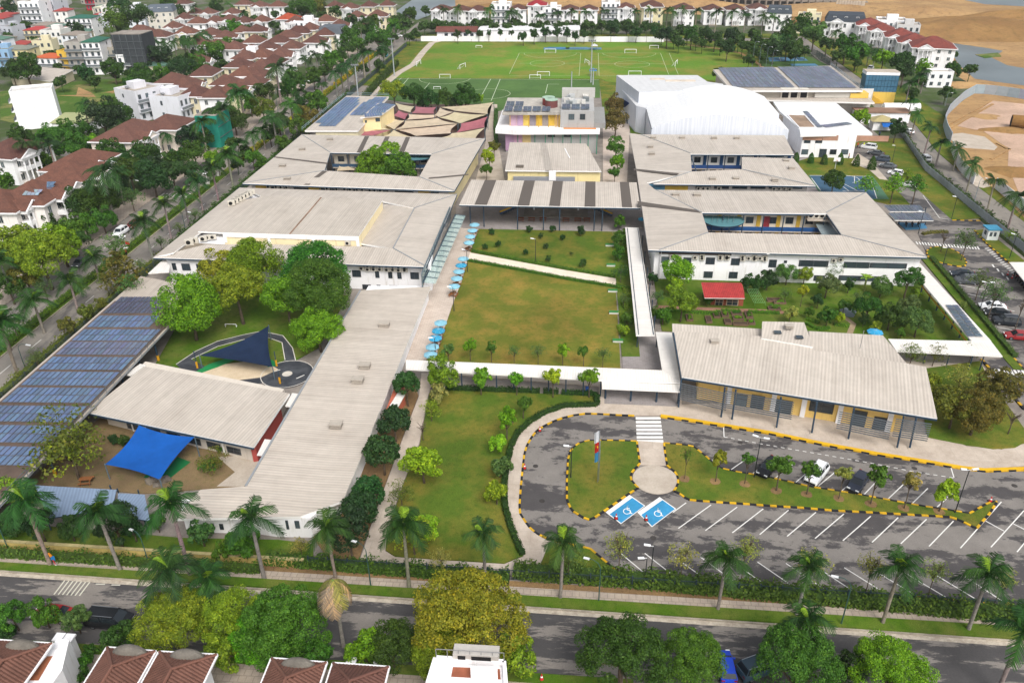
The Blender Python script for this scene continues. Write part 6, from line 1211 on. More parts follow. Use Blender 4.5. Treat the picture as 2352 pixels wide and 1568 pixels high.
# ------------------------------------------------------------------ hedges and shrub beds
def hedge(label,pts,w,h,col,px_pts=True,dens=26,size=.13,ragged=.25,seed=1,name='hedge',z0=.1):
    p = [P(*q)[:2] for q in pts] if px_pts else [np.array(q,float) for q in pts]; rng = np.random.default_rng(seed); s = resample(p,.5); n = len(s)-1
    o = thing(name,label,'hedge',(*s[0],z0),world=True)
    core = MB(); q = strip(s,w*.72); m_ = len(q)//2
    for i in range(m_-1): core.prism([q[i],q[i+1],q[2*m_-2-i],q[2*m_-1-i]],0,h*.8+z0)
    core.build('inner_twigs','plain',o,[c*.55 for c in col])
    k = int(n*.5*dens*(w+2*h)*1.15); i = rng.integers(0,n,k); f = rng.random(k)[:,None]; S0 = np.array(s[:-1])[i]; S1 = np.array(s[1:])[i]; c = S0*(1-f)+S1*f; d = S1-S0; d /= np.linalg.norm(d,axis=1,keepdims=True); nn = np.stack([-d[:,1],d[:,0]],1)
    t_ = rng.uniform(-1,1,k); top = rng.random(k) < w/(w+2*h); hh = h*(1+ragged*rng.normal(0,.5,k)*.6+ragged*.5*np.sin(c[:,0]*1.7)*np.cos(c[:,0]*.6+c[:,1])); off = np.where(top,t_*w/2,np.sign(t_)*w/2*rng.uniform(.85,1.1,k)); zz = np.where(top,hh,hh*rng.random(k))+z0
    pos = np.column_stack([c+nn*off[:,None],zz]); nr = np.column_stack([nn*np.where(top,0,np.sign(t_))[:,None],np.where(top,1.,.35)])+rng.normal(0,.4,(k,3))
    me = quads_mesh('leaves',leaf_quads(pos,nr,size,rng)-np.array([*s[0],z0]),'leaf'); put('leaves',me,o,col); return o
HG,HD,HS = hx('4f7a22'),hx('33541f'),hx('4a6a26')
hedge('low clipped hedge above the cream path on the upper lawn',[(1080,578),(1176,597),(1301,620),(1412,638)],.7,.6,HG,seed=2)
hedge('low clipped hedge below the cream path on the dry lawn',[(1075,601),(1176,619),(1301,643),(1445,666)],.7,.6,HG,seed=3)
hedge('dark box hedge left part along the walkway front',[(1024,895),(1180,900),(1240,902)],.9,.7,HD,seed=4); hedge('dark box hedge middle part along the walkway front',[(1248,903),(1283,904)],.9,.7,HD,seed=5); hedge('dark box hedge right part along the walkway front',[(1290,905),(1369,909),(1372,932)],.9,.7,HD,seed=6)
hedge('curved dark hedge between the front lawn and the ring pavement',[(1368,933),(1296,935),(1251,951),(1216,972),(1188,999),(1173,1030),(1163,1080),(1157,1120),(1160,1170),(1172,1210),(1190,1256),(1201,1276)],.8,.7,HD,seed=7)
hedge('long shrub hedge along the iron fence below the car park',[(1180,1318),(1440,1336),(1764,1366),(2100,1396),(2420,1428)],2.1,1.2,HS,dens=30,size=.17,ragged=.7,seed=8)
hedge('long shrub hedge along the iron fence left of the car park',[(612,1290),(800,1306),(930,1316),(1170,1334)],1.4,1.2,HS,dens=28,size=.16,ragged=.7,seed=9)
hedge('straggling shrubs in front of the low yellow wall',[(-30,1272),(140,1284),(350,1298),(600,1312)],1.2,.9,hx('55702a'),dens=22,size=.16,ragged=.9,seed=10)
hedge('flowering verge hedge between the boulevard and the solar hall',[(-91.6,76),(-91.6,160)],1.8,.9,hx('6a7a2c'),False,14,.2,.9,11)
hedge('verge hedge between the boulevard and the classrooms',[(-91.6,162),(-91.6,330)],1.4,1.2,hx('4a6a2a'),False,10,.25,.8,12)
hedge('green median hedge in the near part of the boulevard',[(-101.3,112),(-101.3,205)],2.,.6,hx('55781f'),False,18,.18,.4,13)
hedge('yellow-green median hedge in the middle of the boulevard',[(-101.3,224),(-101.3,330)],1.8,.8,hx('a09a22'),False,12,.24,.4,14)
hedge('median hedge in the nearest part of the boulevard',[(-101.3,72),(-101.3,108)],1.8,.5,hx('557024'),False,16,.18,.5,15)
hedge('yellow median hedge at the far end of the boulevard',[(-101.3,335),(-101.3,410)],1.8,.9,hx('b09a1e'),False,8,.3,.4,16)
hedge('hedge of young plants between the roadway and the east car park',[(2138,594),(2200,668),(2260,738),(2330,822)],1.1,.7,hx('4a6a24'),dens=18,seed=17)
hedge('tall dark hedge beside the gravel path of the pitch',[(-82.5,300),(-84,345),(-84.5,380)],1.8,2.,hx('3f5a24'),False,8,.3,.5,18)
for i,q in enumerate((([(1530,716),(1640,722),(1652,718)]),([(1656,717),(1700,718)]),([(1718,719),(1790,722)]),([(1768,705),(1790,708)]),([(1850,745),(1880,760),(1905,756)]),([(1915,748),(1950,752)]),([(1850,735),(1880,745)]))): hedge(nth(i)+' clipped low hedge from the left along the garden brick path',q,.7,.55,hx('5a8a22'),seed=20+i)
hedge('dark creeper hedge beside the white walkway and the classrooms',[(1500,590),(1506,620)],1.6,1.4,HD,seed=30)
hedge('flower bed with red leaves at the end of the carport',[(2118,540),(2140,536),(2176,535)],1.,.5,hx('6d6a34'),seed=31)
hedge('dark hedge growing along the east boundary fence',[(98.6,215),(98.6,150)],1.,1.2,hx('3f5f26'),False,12,.25,.7,32)
hedge('dark hedge growing along the far stretch of the east boundary fence',[(104.5,268),(98.8,232),(98.6,216)],1.,1.2,hx('3f5f26'),False,10,.25,.7,33)
hedge('row of green creeper along the lane left of the yellow hall',[(1140,258),(1138,300),(1140,330)],1.2,1.6,hx('4a7030'),seed=34)
for i,q in enumerate(((1432,730),(1428,760),(1436,700),(1440,672))): hedge(nth(i)+' patch of bright ground shrubs beside the white walkway',[(q[0]-5,q[1]-10),(q[0]+3,q[1]+12)],1.2,.5,hx('7d9a2e'),seed=40+i)
# ================================================================== HOUSES AROUND THE CAMPUS
TILE,TILE2,TILE3 = hx('745248'),hx('684840'),hx('785346')
WINM = None
def win_unit():
    mb = MB(); mb.box(-.5,.5,-.5,.5,-.5,.5,0); mb.box(-.42,.42,-.56,-.5,-.42,.42,1); mb.box(-.03,.03,-.6,-.5,-.42,.42,0)
    return mb.mesh('far_window',['metalpaint','glass'])
WINM = win_unit()
def win(o,x,y,z,w,h,ang=0.,col=hx('d8d6d0'),name='window'): return put(name,WINM,o,col,(x,y,z),ang,(w,.12,h))
def hip(mb,x0,x1,y0,y1,z,h,ov=.6,mi=0):
    x0 -= ov; x1 += ov; y0 -= ov; y1 += ov; w,d = x1-x0,y1-y0; r = min(w,d)/2
    if w >= d: a,b = (x0+r,(y0+y1)/2,z+h),(x1-r,(y0+y1)/2,z+h)
    else: a,b = ((x0+x1)/2,y0+r,z+h),((x0+x1)/2,y1-r,z+h)
    c = [(x0,y0,z),(x1,y0,z),(x1,y1,z),(x0,y1,z)]
    if w >= d: fs = [[c[0],c[1],b,a],[c[1],c[2],b],[c[2],c[3],a,b],[c[3],c[0],a]]
    else: fs = [[c[0],c[1],a],[c[1],c[2],b,a],[c[2],c[3],b],[c[3],c[0],a,b]]
    for f in fs: mb.face([p for i,p in enumerate(f) if i == 0 or p != f[i-1]],mi=mi)
    mb.face([(x0,y0,z-.25),(x0,y1,z-.25),(x1,y1,z-.25),(x1,y0,z-.25)],mi=mi)
    for i in range(4): p,q = c[i],c[(i+1) % 4]; mb.face([(p[0],p[1],z-.25),(q[0],q[1],z-.25),q,p],mi=mi)
    return mb
def pediment(o,x,y,z,w,h,d,col,roofcol):
    MB().face([(x-w/2,y,z),(x+w/2,y,z),(x,y,z+h)]).face([(x-w/2,y+.01,z),(x,y+.01,z+h),(x+w/2,y+.01,z)]).build('pediment','wall',o,col)
    mb = MB(); mb.bar((x-w/2,y-.1,z),(x,y-.1,z+h),.3); mb.bar((x+w/2,y-.1,z),(x,y-.1,z+h),.3); mb.bar((x-w/2-.2,y-.1,z),(x+w/2+.2,y-.1,z),.35); mb.build('cornice','clean',o,WHITE)
    MB().face([(x-w/2,y,z),(x,y,z+h),(x,y+d,z+h),(x-w/2,y+d,z)]).face([(x,y,z+h),(x+w/2,y,z),(x+w/2,y+d,z),(x,y+d,z+h)]).build('gable_roof','rooftile',o,roofcol)
def villa(u,v,w,d,H,rot,label,group=None,roofcol=TILE,wall=WHITE,style='hip',base=None,cols=2,rise=None,loc=None):
    p = loc if loc is not None else (P(*base) if base else P(u,v,H)); o = thing('villa',label,'house',(p[0],p[1],0),group,R(rot),world=False); w2,d2 = w/2,d/2
    jit = random.uniform(.92,1.08); rc = [c*jit for c in roofcol]
    MB().box(-w2,w2,-d2,d2,0,H).build('wall','wall',o,wall)
    if style == 'mansard':
        mb = MB(); a = [(-w2-.3,-d2-.3),(w2+.3,-d2-.3),(w2+.3,d2+.3),(-w2-.3,d2+.3)]; b = [(x*.86,y*.86) for x,y in a]; z0,z1 = H,H+3.2
        for i in range(4): j = (i+1) % 4; mb.face([(*a[i],z0),(*a[j],z0),(*b[j],z1),(*b[i],z1)])
        mb.face([(*q,z1) for q in b]); mb.build('mansard_roof','plain',o,rc)
        for x in (-w*.28,0,w*.28): win(o,x,-d2*.95,H+1.5,1.5,1.9,0,WHITE,'dormer')
    else:
        h = rise or min(w,d)*.26; hip(MB(),-w2,w2,-d2,d2,H,h).build('roof','rooftile',o,rc)
        mb = MB(); mb.bar((-w2-.6,-d2-.6,H-.15),(w2+.6,-d2-.6,H-.15),.25,.35); mb.bar((w2+.6,-d2-.6,H-.15),(w2+.6,d2+.6,H-.15),.25,.35); mb.bar((-w2-.6,-d2-.6,H-.15),(-w2-.6,d2+.6,H-.15),.25,.35); mb.build('eave','clean',o,WHITE)
    fl = max(1,int(round(H/3.3))); fh = H/fl; nwin = max(2,int(w/3.6))
    for f in range(fl):
        for i in range(nwin):
            x = -w2+(i+.5)*w/nwin; win(o,x,-d2-.02,f*fh+fh*.52,1.3,fh*.52)
        for s,a in ((-1,-90),(1,90)):
            for y in (-d*.22,d*.24): win(o,s*(w2+.02),y,f*fh+fh*.52,1.2,fh*.5,R(a))
    if cols:
        pw = min(w*.42,6.); px0 = -w*.2 if cols == 2 and w > 11 else 0.
        for x0 in ([px0,w*.27] if cols == 3 else [px0]):
            MB().box(x0-pw/2,x0+pw/2,-d2-2.2,-d2,0,.4).build('porch_step','concrete',o); MB().box(x0-pw/2-.2,x0+pw/2+.2,-d2-2.3,-d2+.1,H-.9,H-.1).build('porch_beam','clean',o,WHITE)
            for k in range(4): xx = x0-pw/2+.3+k*(pw-.6)/3; MB().tube([(xx,-d2-2.,.4),(xx,-d2-2.,H-.9)],.24,8).build('column','clean',o,WHITE)
            pediment(o,x0,-d2-2.3,H-.1,pw+.8,pw*.3,d2,wall,rc)
            MB().box(x0-pw/2,x0+pw/2,-d2-2.1,-d2,fh-.1,fh+.9).build('balcony','clean',o,WHITE)
    return o
def block_house(u,v,w,d,H,rot,label,group=None,wall=WHITE,top=hx('b5aca0'),base=None,roofcol=None,balc=True,side=True,loc=None,extra=True,name='townhouse'):
    p = loc if loc is not None else (P(*base) if base else P(u,v,H)); o = thing(name,label,'house',(p[0],p[1],0),group,R(rot),world=False); w2,d2 = w/2,d/2
    MB().box(-w2,w2,-d2,d2,0,H).build('wall','wall',o,wall)
    if roofcol is not None: hip(MB(),-w2,w2,-d2,d2,H+.02,1.3,.35).build('roof','sheet_plain',o,roofcol)
    else:
        MB().box(-w2+.3,w2-.3,-d2+.3,d2-.3,H,H+.04).build('roof_deck','rough',o,top); mb = MB()
        for a in ((-w2,w2,-d2,-d2+.25),(-w2,w2,d2-.25,d2),(-w2,-w2+.25,-d2+.25,d2-.25),(w2-.25,w2,-d2+.25,d2-.25)): mb.box(a[0],a[1],a[2],a[3],H,H+.7)
        mb.build('parapet','wall',o,wall)
        if extra:
            MB().box(-w2*.3,w2*.5,0,d2*.7,H,H+2.4).build('stair_house','wall',o,wall); MB().tube([(-w2*.6,d2*.4,H+.7),(-w2*.6+1.2,d2*.4,H+.7)],.45,10).build('water_tank','chrome',o)
    fl = max(1,int(round(H/3.3))); fh = H/fl; n = max(1,int(w/2.6))
    for f in range(fl):
        for i in range(n): win(o,-w2+(i+.5)*w/n,-d2-.02,f*fh+fh*.55,1.2,fh*.5,0,hx('8a8f92'))
        if side:
            for s,a in ((-1,-90),(1,90)): win(o,s*(w2+.02),d*.1,f*fh+fh*.55,.9,fh*.4,R(a),hx('8a8f92'))
        if balc and f: MB().box(-w2,w2,-d2-1.,-d2,f*fh-.1,f*fh+.06).build('balcony_slab','wall',o,wall); MB().box(-w2,w2,-d2-1.,-d2-.92,f*fh+.06,f*fh+.95).build('balcony_rail','metalpaint',o,hx('6d7478'))
    return o
# --- villas behind the pitch,facing it
GF = 'white villas behind the pitch'
FV = [(1012,15,10,8.5,TILE2,'hip'),(1055,16,10,8.5,TILE2,'hip'),(1097,14,10,8.5,TILE2,'hip'),(1148,14,12,11.,TILE2,'flat'),(1188,12,10,9,TILE2,'hip'),(1232,13,12,11,hx('a8323c'),'hip'),(1268,12,10,9.5,TILE2,'flat'),(1308,12,10,8.5,TILE2,'hip'),(1352,12,10,8.5,TILE2,'hip'),(1402,13,12,12,TILE2,'flat'),(1437,12,11,9.5,TILE2,'hip'),(1498,15,14,10,TILE2,'cream'),(1570,14,13,9,TILE2,'hip'),(1640,13,12,8.,TILE2,'hip'),(1690,13,12,8.5,TILE2,'hip'),(1742,13,12,9.,TILE2,'hip')]
for i,(u,w,d,H,rc,st) in enumerate(FV):
    lab = nth(i)+' villa from the left in the row behind the pitch'; b = P(u,62)
    b[1] += random.uniform(0,9); w *= .82
    if st == 'flat': block_house(0,0,w,d,H,0,lab,GF,WHITE,loc=(b[0],b[1]+d/2))
    else: villa(0,0,w,d,H,0,lab,GF,rc,hx('ded3ae') if st == 'cream' else WHITE,loc=(b[0],b[1]+d/2),cols=2)
villa(0,0,13,12,9,-12,'dark-topped white villa with dormers at the right end of the villa row',None,hx('49525c'),WHITE,'mansard',loc=P(1790,72)+[0,6,0],cols=0)
block_house(0,0,12,12,9,-15,'cream villa with striped dome behind the tennis courts',None,hx('e2d9b8'),loc=P(1860,78)+[0,6,0])
villa(0,0,20,16,8,-15,'large villa with dark slate upper floor and white framed windows',None,hx('3c444e'),WHITE,'mansard',loc=P(1945,88)+[0,8,0],cols=2)
RV = [(1985,98,12,12,8),(2012,112,12,12,8),(2055,128,13,13,8),(2085,142,13,13,8),(2128,158,17,15,8.5)]
for i,(u,v,w,d,H) in enumerate(RV): villa(0,0,w,d,H,-14,nth(i)+' white villa from the left in the row stepping down towards the lake','villas beside the lake',hx('8a4a42'),WHITE,loc=P(u,v)+[3,7,0],cols=2)
block_house(0,0,14,12,8,-14,'flat-roofed white villa with roof deck behind the lake villas',None,WHITE,loc=P(2035,90)+[4,10,0])
block_house(0,0,11,10,7.5,-14,'flat-roofed grey villa behind the lake villas',None,hx('c9c9c9'),loc=P(2075,100)+[4,10,0])
block_house(0,0,9,6,5.5,-5,'small white kiosk with blank windows by the lake road',None,WHITE,loc=P(2150,198),extra=False,balc=False)
# --- villas between the boulevard and the town
GV = 'brown-roofed villas of the upper left'
VL = [(472,168,14,90),(430,195,14,90),(520,190,12,90),(550,150,12,90),(565,132,12,90),(500,217,13,90),(562,170,12,90),(367,82,13,0),(325,72,14,0),(425,42,12,0),(457,52,12,0),(497,50,12,0),(530,47,12,0),(562,50,12,0),(487,78,12,0),(520,84,12,90),(557,72,12,90),(422,8,12,0),(562,10,12,0),(535,30,12,0),(603,48,12,0),(680,50,12,0),(750,47,12,0),(780,58,12,90),(688,74,13,0),(712,66,12,90),(748,78,13,90),(663,84,13,0),(615,110,12,90),(672,108,14,90),(645,126,13,90),(630,142,12,90),(603,152,12,90),(598,14,12,0),(640,14,12,0),(770,14,12,0),(805,18,12,0),(848,14,12,0),(890,12,12,0),(820,38,12,0),(868,36,14,0),(450,30,11,0),(480,30,11,0),(590,70,12,90),(585,95,12,90),(400,62,11,0),(430,75,12,0),(460,100,11,90),(500,105,11,90),(725,95,12,90),(700,30,11,0),(835,62,11,90),(580,118,12,90),(540,110,12,90),(605,128,12,90),(640,95,12,90),(535,208,12,90),(580,190,12,90),(590,172,12,90),(398,185,13,90),(450,215,12,90),(455,140,12,90)]
VL.sort()
for i,(u,v,w,rot) in enumerate(VL):
    H = 7.2+random.uniform(-.6,.8); villa(u,v,w-2.2+random.uniform(-1,1),8.6+random.uniform(-.8,1.2),H,rot+random.uniform(-4,4),nth(i)+' brown-roofed villa from the left in the upper left quarter',GV,random.choice((TILE,TILE,TILE2,TILE3)),random.choice((WHITE,WHITE,hx('ddd2b4'))),cols=random.choice((0,2,2)),rise=3.2)
villa(663,42,12,11,7.5,0,'villa with a bright orange-red roof among the brown ones',None,hx('b5553a'),WHITE,cols=0)
villa(0,0,12,12,7.5,90,'villa with grey slate roof near the far boulevard palms',None,hx('5d646c'),WHITE,'mansard',loc=P(765,72,8),cols=0)
villa(0,0,15,12,10,15,'pale villa with blue-grey mansard roof and arched dormers',None,hx('66707c'),hx('d8d2c8'),'mansard',base=(380,66),cols=0)
block_house(705,48,12,11,8.5,0,'white villa with roof terrace among the brown roofs',None,WHITE)
block_house(590,120,10,12,7.5,90,'white flat-roofed house next to the brown villa roofs',None,WHITE)
# --- near villas along the boulevard
V1 = villa(78,446,15,13,8.,92,'near villa with solar panels on its roof and white columned gables',None,TILE3,hx('efe9e4'),cols=3)
for q in (([276/4,392+110/4],[512/4,392+112/4],[490/4,392+178/4],[270/4,392+172/4]),([250/4,392+178/4],[405/4,392+182/4],[350/4,392+236/4],[205/4,392+236/4])):
    o = thing('solar_array','solar array on the near villa roof, '+('upper dark blue rows' if q[0][1] < 425 else 'lower pale row'),'solar array',P(*q[3],10.)); panels(o,[P(*q[0],10.),P(*q[1],9.9),P(*q[2],9.2),P(*q[3],9.3)],5 if q[0][1] < 425 else 4,2,hx('4a6480') if q[0][1] < 425 else hx('8a97a5'),.1,.3)
villa(168,396,15,13,7.5,92,'pinkish villa with tall white columns behind the solar villa',None,TILE3,hx('e8d5cc'),cols=3)
villa(185,372,17,12,7.,85,'villa with long brown roof and white gable behind the boulevard trees',None,TILE3,WHITE,cols=2)
villa(300,305,20,14,7.5,88,'villa with wide brown roof and gridded white windows above the boulevard',None,TILE,hx('e9ded2'),cols=2)
villa(385,285,13,12,7.5,88,'villa with white ridge lines next to the grey modern house',None,TILE,hx('e9ded2'),cols=0)
villa(30,345,15,13,7.5,80,'white gabled villa cut by the left edge',None,TILE2,WHITE,cols=2)
villa(5,465,13,14,7.5,92,'villa with columns cut by the left edge below the solar villa',None,TILE3,hx('efe9e4'),cols=2)
block_house(0,0,9,13,12.4,-62,'plain white four-storey house standing alone by the wasteland',None,hx('f2f2f2'),loc=P(98,288),top=hx('e8e6e2'),extra=False,side=False)
block_house(0,0,12,12,10,62,'grey-white modern house with roof garden terraces',None,hx('d6d6dc'),loc=P(335,268))
block_house(0,0,13,12,8,80,'pale modern house with deep roof terrace above the brown roofs',None,hx('dcdde4'),loc=P(412,268))
# --- town in the far left corner
b = thing('netted_building','tall building wrapped in dark construction netting','building',P(310,172)); c = P(310,172)
MB().box(c[0]-7,c[0]+7,c[1],c[1]+11,0,17).build('net_wrap','fabric',b,hx('4a4e52')); MB().box(c[0]-6.8,c[0]+6.8,c[1]+.2,c[1]+10.8,17,17.3).build('roof_deck','rough',b,hx('a39a90'))
for z in range(2,17,3): MB().bar((c[0]-7.1,c[1]-.15,z),(c[0]+7.1,c[1]-.15,z),.2).build('scaffold_rail','metalpaint',b,hx('5d6468'))
for x in range(-6,8,3): MB().bar((c[0]+x,c[1]-.15,0),(c[0]+x,c[1]-.15,17),.2).build('scaffold_pole','metalpaint',b,hx('5d6468'))
TH = [(222,172,8,12,14,WHITE,None,'narrow white townhouse with green terrace roof',hx('2f6a55')),(185,170,9,14,13,hx('a8a49e'),hx('9a948c'),'bare grey concrete townhouse beside the netted building',None),(255,165,8,12,10,hx('a8a296'),None,'low grey townhouse between white and netted ones',None),(160,168,7,9,9,hx('d9b44a'),None,'yellow townhouse with balconies',None),(115,170,12,10,7,WHITE,None,'white house under a steep orange tiled roof',hx('c9633a')),(40,155,14,10,8,hx('e2d3a2'),None,'cream house with grey tin roof at the left',hx('8a8d80')),(8,158,9,9,8,hx('8fb0d0'),None,'light blue townhouse at the left edge',None),(82,78,12,14,17,hx('eeeef0'),None,'tall white corner tower block in the far left town',None),(118,62,12,14,15,hx('c3c4cc'),None,'tall lavender grey block behind the white tower',None),(190,85,14,11,10,WHITE,None,'white house with dark green roof in the far left town',hx('2c6a58')),(218,24,12,10,14,hx('b5203c'),None,'bright red building at the top left',None),(250,48,16,11,8,hx('dcd6c6'),None,'house with twin cream gable roofs in the far left town',hx('e0dac2')),(100,95,20,10,6,hx('d9cba8'),None,'long cream house with red tin roof in the far left town',hx('b5403f')),(230,60,10,9,6,hx('c9b8a4'),None,'low house with brick red roof in the far left town',hx('a8403a')),(290,172,6,9,8,WHITE,None,'slim white townhouse left of the netted building',None)]
for u,v,w,d,H,wc,tc,lab,rc in TH: block_house(0,0,w,d,H,random.uniform(-6,10),lab,None,wc,tc or hx('a39a90'),loc=P(u,v)+[0,d/2,0],roofcol=rc)
rt2 = random.Random(11); fill = []
for i in range(62):
    u = rt2.uniform(-60,330); v = rt2.uniform(2,150)
    if u > 230 and v > 70: continue
    if u > 150 and v > 120: continue
    if any(abs(u-q[0]) < 20 and abs(v-q[1]) < 10 for q in fill): continue
    fill.append((u,v))
fill.sort()
for i,(u,v) in enumerate(fill):
    H = rt2.choice((5,7,9,11)); block_house(0,0,rt2.uniform(7,13),rt2.uniform(8,12),H,rt2.uniform(-15,20),nth(i)+' small town house from the left in the far left quarter','small houses of the far left quarter',hx(rt2.choice(('e4e2de','cfc8bc','d8cfae','b9bcc4','a9a49c','dfe3ea'))),hx('9a948c'),loc=P(u,v),roofcol=rt2.choice((None,None,hx('8a8d88'),hx('a8453f'),hx('5f8272'),hx('9a8f84'))),side=False,balc=False)
b = thing('warehouse','long low warehouse with rusty cream tin roof beside the wasteland','warehouse',P(110,207)); a0,a1,a2,a3 = P(30,195),P(122,208),P(172,184),P(85,176)
walls(b,[a0,a1,a2,a3],3.6,hx('c9bda4'),world=True); roof(b,[[a0+[-.5,-.5,3.7],a1+[.5,-.5,3.7],a2+[.5,.5,4.3],a3+[-.5,.5,4.3]]],'sheet',.2,world=True)
b = thing('tin_shed','long shed with dull green tin roof in front of the villa quarter','shed',P(375,175)); a = P(340,172); MB().box(a[0],a[0]+24,a[1],a[1]+9,0,4).build('wall','wall',b,hx('c2b8a6')); MB().shell([(a[0]-.5,a[1]-.5,4.),(a[0]+24.5,a[1]-.5,4.),(a[0]+24.5,a[1]+9.5,5.2),(a[0]-.5,a[1]+9.5,5.2)],.15).build('roof','sheet_plain',b,hx('5f8272'))
b = thing('tin_shed','shed with pale olive striped roof below the lone white house','shed',P(150,300)); a = P(125,305); MB().box(a[0],a[0]+13,a[1],a[1]+9,0,3.4).build('wall','wall',b,WHITE); MB().shell([(a[0]-.5,a[1]-.5,3.4),(a[0]+13.5,a[1]-.5,3.4),(a[0]+13.5,a[1]+9.5,4.6),(a[0]-.5,a[1]+9.5,4.6)],.15).build('roof','sheet_plain',b,hx('a8ad7c'))
b = thing('netted_house','house wrapped in turquoise building net beside the boulevard palms','house',P(500,335)); c = P(500,330); MB().box(c[0]-3.5,c[0]+3.5,c[1]-5,c[1]+5,0,10).build('net_wrap','fabric',b,hx('2f9a86')); MB().box(c[0]-3.3,c[0]+3.3,c[1]-4.8,c[1]+4.8,10,10.3).build('roof_deck','rough',b,hx('a39a90'))
for z in (3.3,6.6): MB().bar((c[0]+3.6,c[1]-5,z),(c[0]+3.6,c[1]+5,z),.15).build('scaffold_rail','metalpaint',b,hx('5d6468'))
# distant construction strip top right
b = thing('site_huts','long row of grey concrete frames on the bare land at the top','building site',P(1690,4)); c0_,c1_ = P(1640,8),P(1980,20)
for i in range(22):
    p = c0_+(c1_-c0_)*i/21; block('concrete_frame',b,'concrete_dark',p[0],p[1],2.2,4.6,5,4.4,ONE); block('opening',b,'rubber',p[0],p[1]-2.55,1.8,3.,.1,2.4,ONE)
b = thing('site_hoarding','grey concrete panel wall on the bare land behind the villas','wall',P(1930,30));
for i in range(10): p = P(1922+i*6.4,24+i*.2); block('wall_panel',b,'concrete',p[0],p[1],3.,2.2,.4,6.,ONE)
# --- rooftops in the foreground
def near_roof(label,bl,br,apex,z,zr,rock=None,col=TILE3,depth=15):
    """hipped roof seen from behind: bl/br = far eave corners, apex = far end of the ridge; it runs on towards the camera"""
    a,b_,c = P(*bl,z),P(*br,z),P(*apex,zr); o = thing('tiled_house',label,'house',(a[0],a[1]-6,0)); dx = np.array([0,-depth,0]); a2,b2,c2 = a+dx,b_+dx,c+dx
    MB().prism([tuple((a+[.6,-.6,0])[:2]),tuple((b_+[-.6,-.6,0])[:2]),tuple((b2+[-.6,0,0])[:2]),tuple((a2+[.6,0,0])[:2])],0,z-.2).build('wall','wall',o,WHITE)
    fs = [[b_,a,c],[a,a2,c2,c],[b2,b_,c,c2]]; mb = MB()
    for f in fs: mb.face(f)
    mb.face([a,b_,b2,a2]); mb.build('roof_boarding','rooftile',o,[x*.6 for x in col])
    tm = MB()
    for f in fs:
        p0 = f[0]; e = f[1]-f[0]; L = np.linalg.norm(e); e = e/L; n = np.cross(f[1]-f[0],f[2]-f[0]); n /= np.linalg.norm(n); n = n if n[2] > 0 else -n; up = np.cross(n,e); up = up if up[2] > 0 else -up
        poly = [((q-p0)@e,(q-p0)@up) for q in f]; hmax = max(q[1] for q in poly); umin = min(q[0] for q in poly); umax = max(q[0] for q in poly); tw,th_ = .34,.42
        def inside(x,y):
            r_ = False
            for i in range(len(poly)):
                x1,y1 = poly[i]; x2,y2 = poly[i-1]
                if (y1 > y) != (y2 > y) and x < (x2-x1)*(y-y1)/(y2-y1)+x1: r_ = not r_
            return r_
        y = 0.
        while y < hmax:
            x = umin
            while x < umax:
                if inside(x+tw/2,y+th_/2):
                    q = lambda uu,vv,hh: p0+e*uu+up*vv+n*hh; x1,x2 = x+.015,x+tw-.015
                    A1,B1,C1,D1,Mq,Nq = q(x1,y-.03,.05),q(x2,y-.03,.05),q(x2,y+th_,.015),q(x1,y+th_,.015),q((x1+x2)/2,y-.03,.1),q((x1+x2)/2,y+th_,.06)
                    tm.face([A1,Mq,Nq,D1],[(x,y),(x+.15,y),(x+.15,y+.3),(x,y+.3)]); tm.face([Mq,B1,C1,Nq],[(x,y),(x+.15,y),(x+.15,y+.3),(x,y+.3)])
                x += tw
            y += th_
    tm.build('roof_tiles','tileplain',o,col,kind='stuff')
    rm = MB()
    for p,q in ((a,c),(b_,c),(c,c2)): rm.tube([p+[0,0,.08],q+[0,0,.1]],.14,6)
    rm.build('ridge_caps','plain',o,[x*1.15 for x in col])
    gm = MB(); gm.bar(a+[-.1,.06,0],b_+[.1,.06,0],.14,.2); gm.bar(b_+[.1,.06,0],b2+[.1,0,0],.14,.2); gm.bar(a+[-.1,0,0],a2+[-.1,0,0],.14,.2); gm.build('eave','clean',o,WHITE)
    if rock:
        p = P(*rock,z+.6); mb = MB(); n_ = 12
        for j in range(5):
            for i in range(n_):
                def pt(i_,j_): t1,t2 = 2*math.pi*i_/n_,math.pi/2*j_/5; return p+np.array([1.75*math.cos(t1)*math.cos(t2),.8*math.sin(t1)*math.cos(t2)-.3,-.4+1.15*math.sin(t2)])
                mb.face([pt(i,j),pt(i+1,j),pt(i+1,j+1),pt(i,j+1)])
        mb.build('stone_dormer','stone',o,hx('7d776e'))
    return o
mk_plain('tileplain',rough=.75,grime=.35,scale=.9)
near_roof('brown tiled roof with grey dormer in the bottom left corner',(-40,1468),(119,1478),(5,1518),7.5,9.5,(54,1478))
near_roof('brown tiled roof of the left twin house at the bottom',(247,1487),(356,1496),(258,1531),7.5,9.6,(300,1490))
near_roof('brown tiled roof of the right twin house at the bottom',(367,1497),(497,1504),(394,1537),7.5,9.6,(432,1500))
near_roof('brown tiled roof with grey dormer below the bright tree',(625,1512),(749,1522),(657,1557),7.5,9.6,(686,1520))
near_roof('dark brown plain tiled roof between two white gate posts',(766,1523),(892,1532),(804,1564),7.5,9.5,None,hx('6f4c42'))
b = thing('terrace','white terrace slab with orange floor beside the bottom left roof','terrace',P(140,1540)); c = [P(*q,6.5) for q in ((130,1464),(158,1467),(142,1535),(96,1600),(40,1600))]
MB().prism([tuple(x[:2]) for x in c],0,6.4).build('slab','wall',b,WHITE); MB().prism([tuple(P(*q,6.5)[:2]) for q in ((108,1505),(120,1505),(88,1560),(62,1560))],6.3,6.46).build('floor','rough',b,hx('b5714f'))
